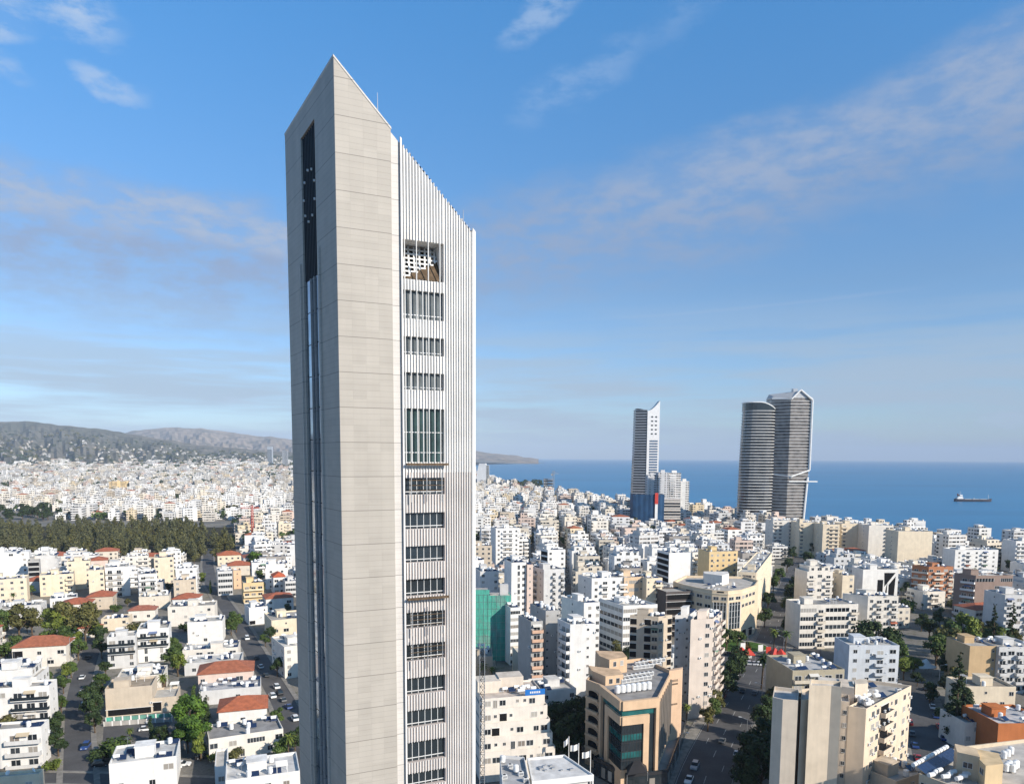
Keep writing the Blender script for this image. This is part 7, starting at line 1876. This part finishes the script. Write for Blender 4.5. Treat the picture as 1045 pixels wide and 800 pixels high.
        if y < 1700:
            for k in range(3):
                a, b = W_ * ((r * (17 + 6 * k)) % 1), D_ * ((r * (29 + 5 * k)) % 1); a, b = min(max(a, .8), W_ - 2), min(max(b, .8), D_ - 2); q2 = ((a, b), (a + 1.2, b), (a + 1.2, b + 1.0), (a, b + 1.0))
                mb.hexa([P(*c, h) for c in q2], [P(*c, h + 1.5) for c in q2], 'far_wall_tint')
    o = mb.build('distant_houses'); tag(o, 'mass of small white and cream houses spreading far off to the hills and the shore', 'houses', None, 'stuff')
    # greenery between the far houses
    mb = MB(); n = 0
    def clump(x, y, z, r, hgt, c):
        mb.cur = c; L = [(g.uniform(-.5, .5) * r, g.uniform(-.5, .5) * r, hgt * g.uniform(.4, .75), r * g.uniform(.4, .7), hgt / r * .55) for _ in range(3)]
        b = len(mb.v); sub = MB(); sub.cur = c; blob_leaves(sub, g, L, 34, r * .3, 'far_leaf')
        for f in sub.f: mb.face([(sub.v[k][0] + x, sub.v[k][1] + y, sub.v[k][2] + z) for k in f], 'far_leaf')
    while n < 2300:
        d = 700 + 4600 * g.random() ** 1.6; px = g.uniform(-40, 780 if d < 1500 else 500); x = (px - CX) / F * d
        if not on_land(x, d, 15) or not point_free(x, d): continue
        c = g.choice((DG, DG, MG, OL)); clump(x, d, hillz(x, d), g.uniform(3.5, 7.5) * (1 + d / 5000), g.uniform(9, 15) + d / 900, c); n += 1
    for _ in range(700):
        px = g.uniform(-40, 318); d = g.uniform(3350, 5600); xx = (px - CX) / F * d; hit = bv.ray_cast(Vector((xx, d, 900)), Vector((0, 0, -1)))
        if hit[0] is not None and hit[0].z < 260: clump(xx, d, hit[0].z - 2, g.uniform(8, 22), g.uniform(7, 12), g.choice((DG, OL)))
    # wooded shore by the curved tower and the dark wood at the left edge
    for px0, px1, d0, d1, k in ((500, 552, 2050, 2500, 90), (-40, 40, 1750, 2100, 70), (-40, 60, 1150, 1320, 26)):
        for _ in range(k): d = g.uniform(d0, d1); x = (g.uniform(px0, px1) - CX) / F * d; clump(x, d, 0, 9, g.uniform(9, 14), DG)
    o = mb.build('distant_trees'); tag(o, 'dark tree clumps scattered between the far houses and along the wooded shore', 'trees', None, 'stuff')

def near_garden_trees():
    """trees in the gaps between the nearer houses"""
    g = random.Random(5); n = 0; tries = 0
    while n < 120 and tries < 16000:
        tries += 1; d = g.uniform(190, 620); px = g.uniform(-20, 1060)
        if 312 < px < 478: continue
        if px > 480 and d < 300: continue
        x = (px - CX) / F * d
        if not on_land(x, d, 10) or not all(point_free(x + a, d + b) for a in (-1.6, 0, 1.6) for b in (-1.6, 0, 1.6)): continue
        h = g.uniform(3.5, 8.5); p = proj((x, d, h)); b = proj((x, d, 0)); w = h * .4 / d * F
        if crosses((p[0] - w, p[1], p[0] + w, b[1]), d): continue
        tree(g.choice(('broad', 'broad', 'broad', 'bush', 'bush', 'cypress', 'palm')), x, d, h, g.choice((MG, DG, LG, OL, MG)), None, 'garden trees'); n += 1
        OCC.add((int(floor(x / 3)), int(floor(d / 3))))

# ------------------------------------------------------------------ words for the look-alikes
def wording():
    used = set(o.get('label') for o in bpy.data.objects if o.get('label'))
    STO = {2: 'two-storey', 3: 'three-storey', 4: 'four-storey', 5: 'five-storey', 6: 'six-storey', 7: 'seven-storey', 8: 'eight-storey'}
    N1 = 'first second third fourth fifth sixth seventh eighth ninth tenth eleventh twelfth thirteenth fourteenth fifteenth sixteenth seventeenth eighteenth nineteenth twentieth'.split()
    ORD = N1 + ['twenty-' + w for w in N1[:9]] + ['thirtieth'] + ['thirty-' + w for w in N1[:9]] + ['fortieth'] + ['forty-' + w for w in N1[:9]]
    def rel_(px, py, d=None):
        m = min(MARKS, key=lambda q: ((q[1] - px) ** 2 + ((q[2] - py) * 1.6) ** 2)); dx, dy = px - m[1], py - m[2]
        if abs(dx) > abs(dy) * 1.1: w = 'right of' if dx > 0 else 'left of'
        else: w = 'below' if dy > 0 else 'above'
        return w, m[0], sqrt(dx * dx + dy * dy)
    pool = {}
    for q in GEN:
        w, m, dist = rel_(q['px'], q['py']); f = 'red-roofed ' if q['hip'] else ''
        base = f"{q['c']} {f}{STO[q['fl']]} {'block' if q['fl'] > 2 else 'house'}"
        pool.setdefault((base, w, m), []).append((dist, q))
    for (base, w, m), L in pool.items():
        L.sort(key=lambda t: t[0])
        for i, (dist, q) in enumerate(L):
            lab = base + ((', ' + ORD[i] + ' ') if i else ' ') + w + ' ' + m
            q['root']['label'] = lab; q['root']['group'] = 'flats and houses of the middle distance'
    CW = lambda c: 'dark green' if c[1] < .055 else ('olive' if c[0] > c[1] * .85 else ('bright green' if c[1] > .095 else 'green'))
    KW = {'broad': 'leafy tree', 'euca': 'tall eucalyptus', 'ficus': 'dense round tree', 'pine': 'pine', 'cypress': 'slim cypress', 'conifer': 'tall conifer', 'palm': 'palm', 'drypalm': 'palm with a dry brown skirt', 'bush': 'bush'}
    pool = {}
    for t in TREES:
        root, px, py, kind, h, c, lab = t
        if kind == 'pine' and root.get('group') == 'pines of the grove': continue
        w, m, dist = rel_(px, py); pool.setdefault((CW(c) + ' ' + KW[kind], w, m), []).append((dist, root))
    for (base, w, m), L in pool.items():
        L.sort(key=lambda t: t[0])
        for i, (dist, root) in enumerate(L):
            root['label'] = base + ((', ' + ORD[i] + ' ') if i else ' ') + w + ' ' + m
            if not root.get('group'): root['group'] = 'street and garden trees'
    # the pines stand in one grove: count them off from left to right in rows of depth
    P = [t for t in TREES if t[0].get('group') == 'pines of the grove']; P.sort(key=lambda t: t[0].location.y)
    pass
    for r in range(0, len(P), 20):
        row = sorted(P[r:r + 20], key=lambda t: t[1])
        for i, t in enumerate(row): t[0]['label'] = f'grey-green pine, {N1[i]} from the left in the {N1[r // 20]} row of the grove'

def haze():
    m = bpy.data.materials.new('haze_air'); m.use_nodes = True; nt = m.node_tree; nt.nodes.clear(); g = N(nt)
    v = g.n('ShaderNodeVolumePrincipled'); v.inputs['Color'].default_value = (.66, .80, 1.0, 1); v.inputs['Density'].default_value = HAZE; v.inputs['Anisotropy'].default_value = -.15
    o = g.n('ShaderNodeOutputMaterial'); nt.links.new(v.outputs[0], o.inputs['Volume']); MATS['haze_air'] = m
    b = MB(); b.box(-36000, -36000, -3, 36000, 36000, 620, 'haze_air'); tag(b.build('haze'), None, None, None, 'stuff')
HAZE = 5.0e-5
trees(); cars(); city(); near_garden_trees(); wording()
if HAZE: haze()
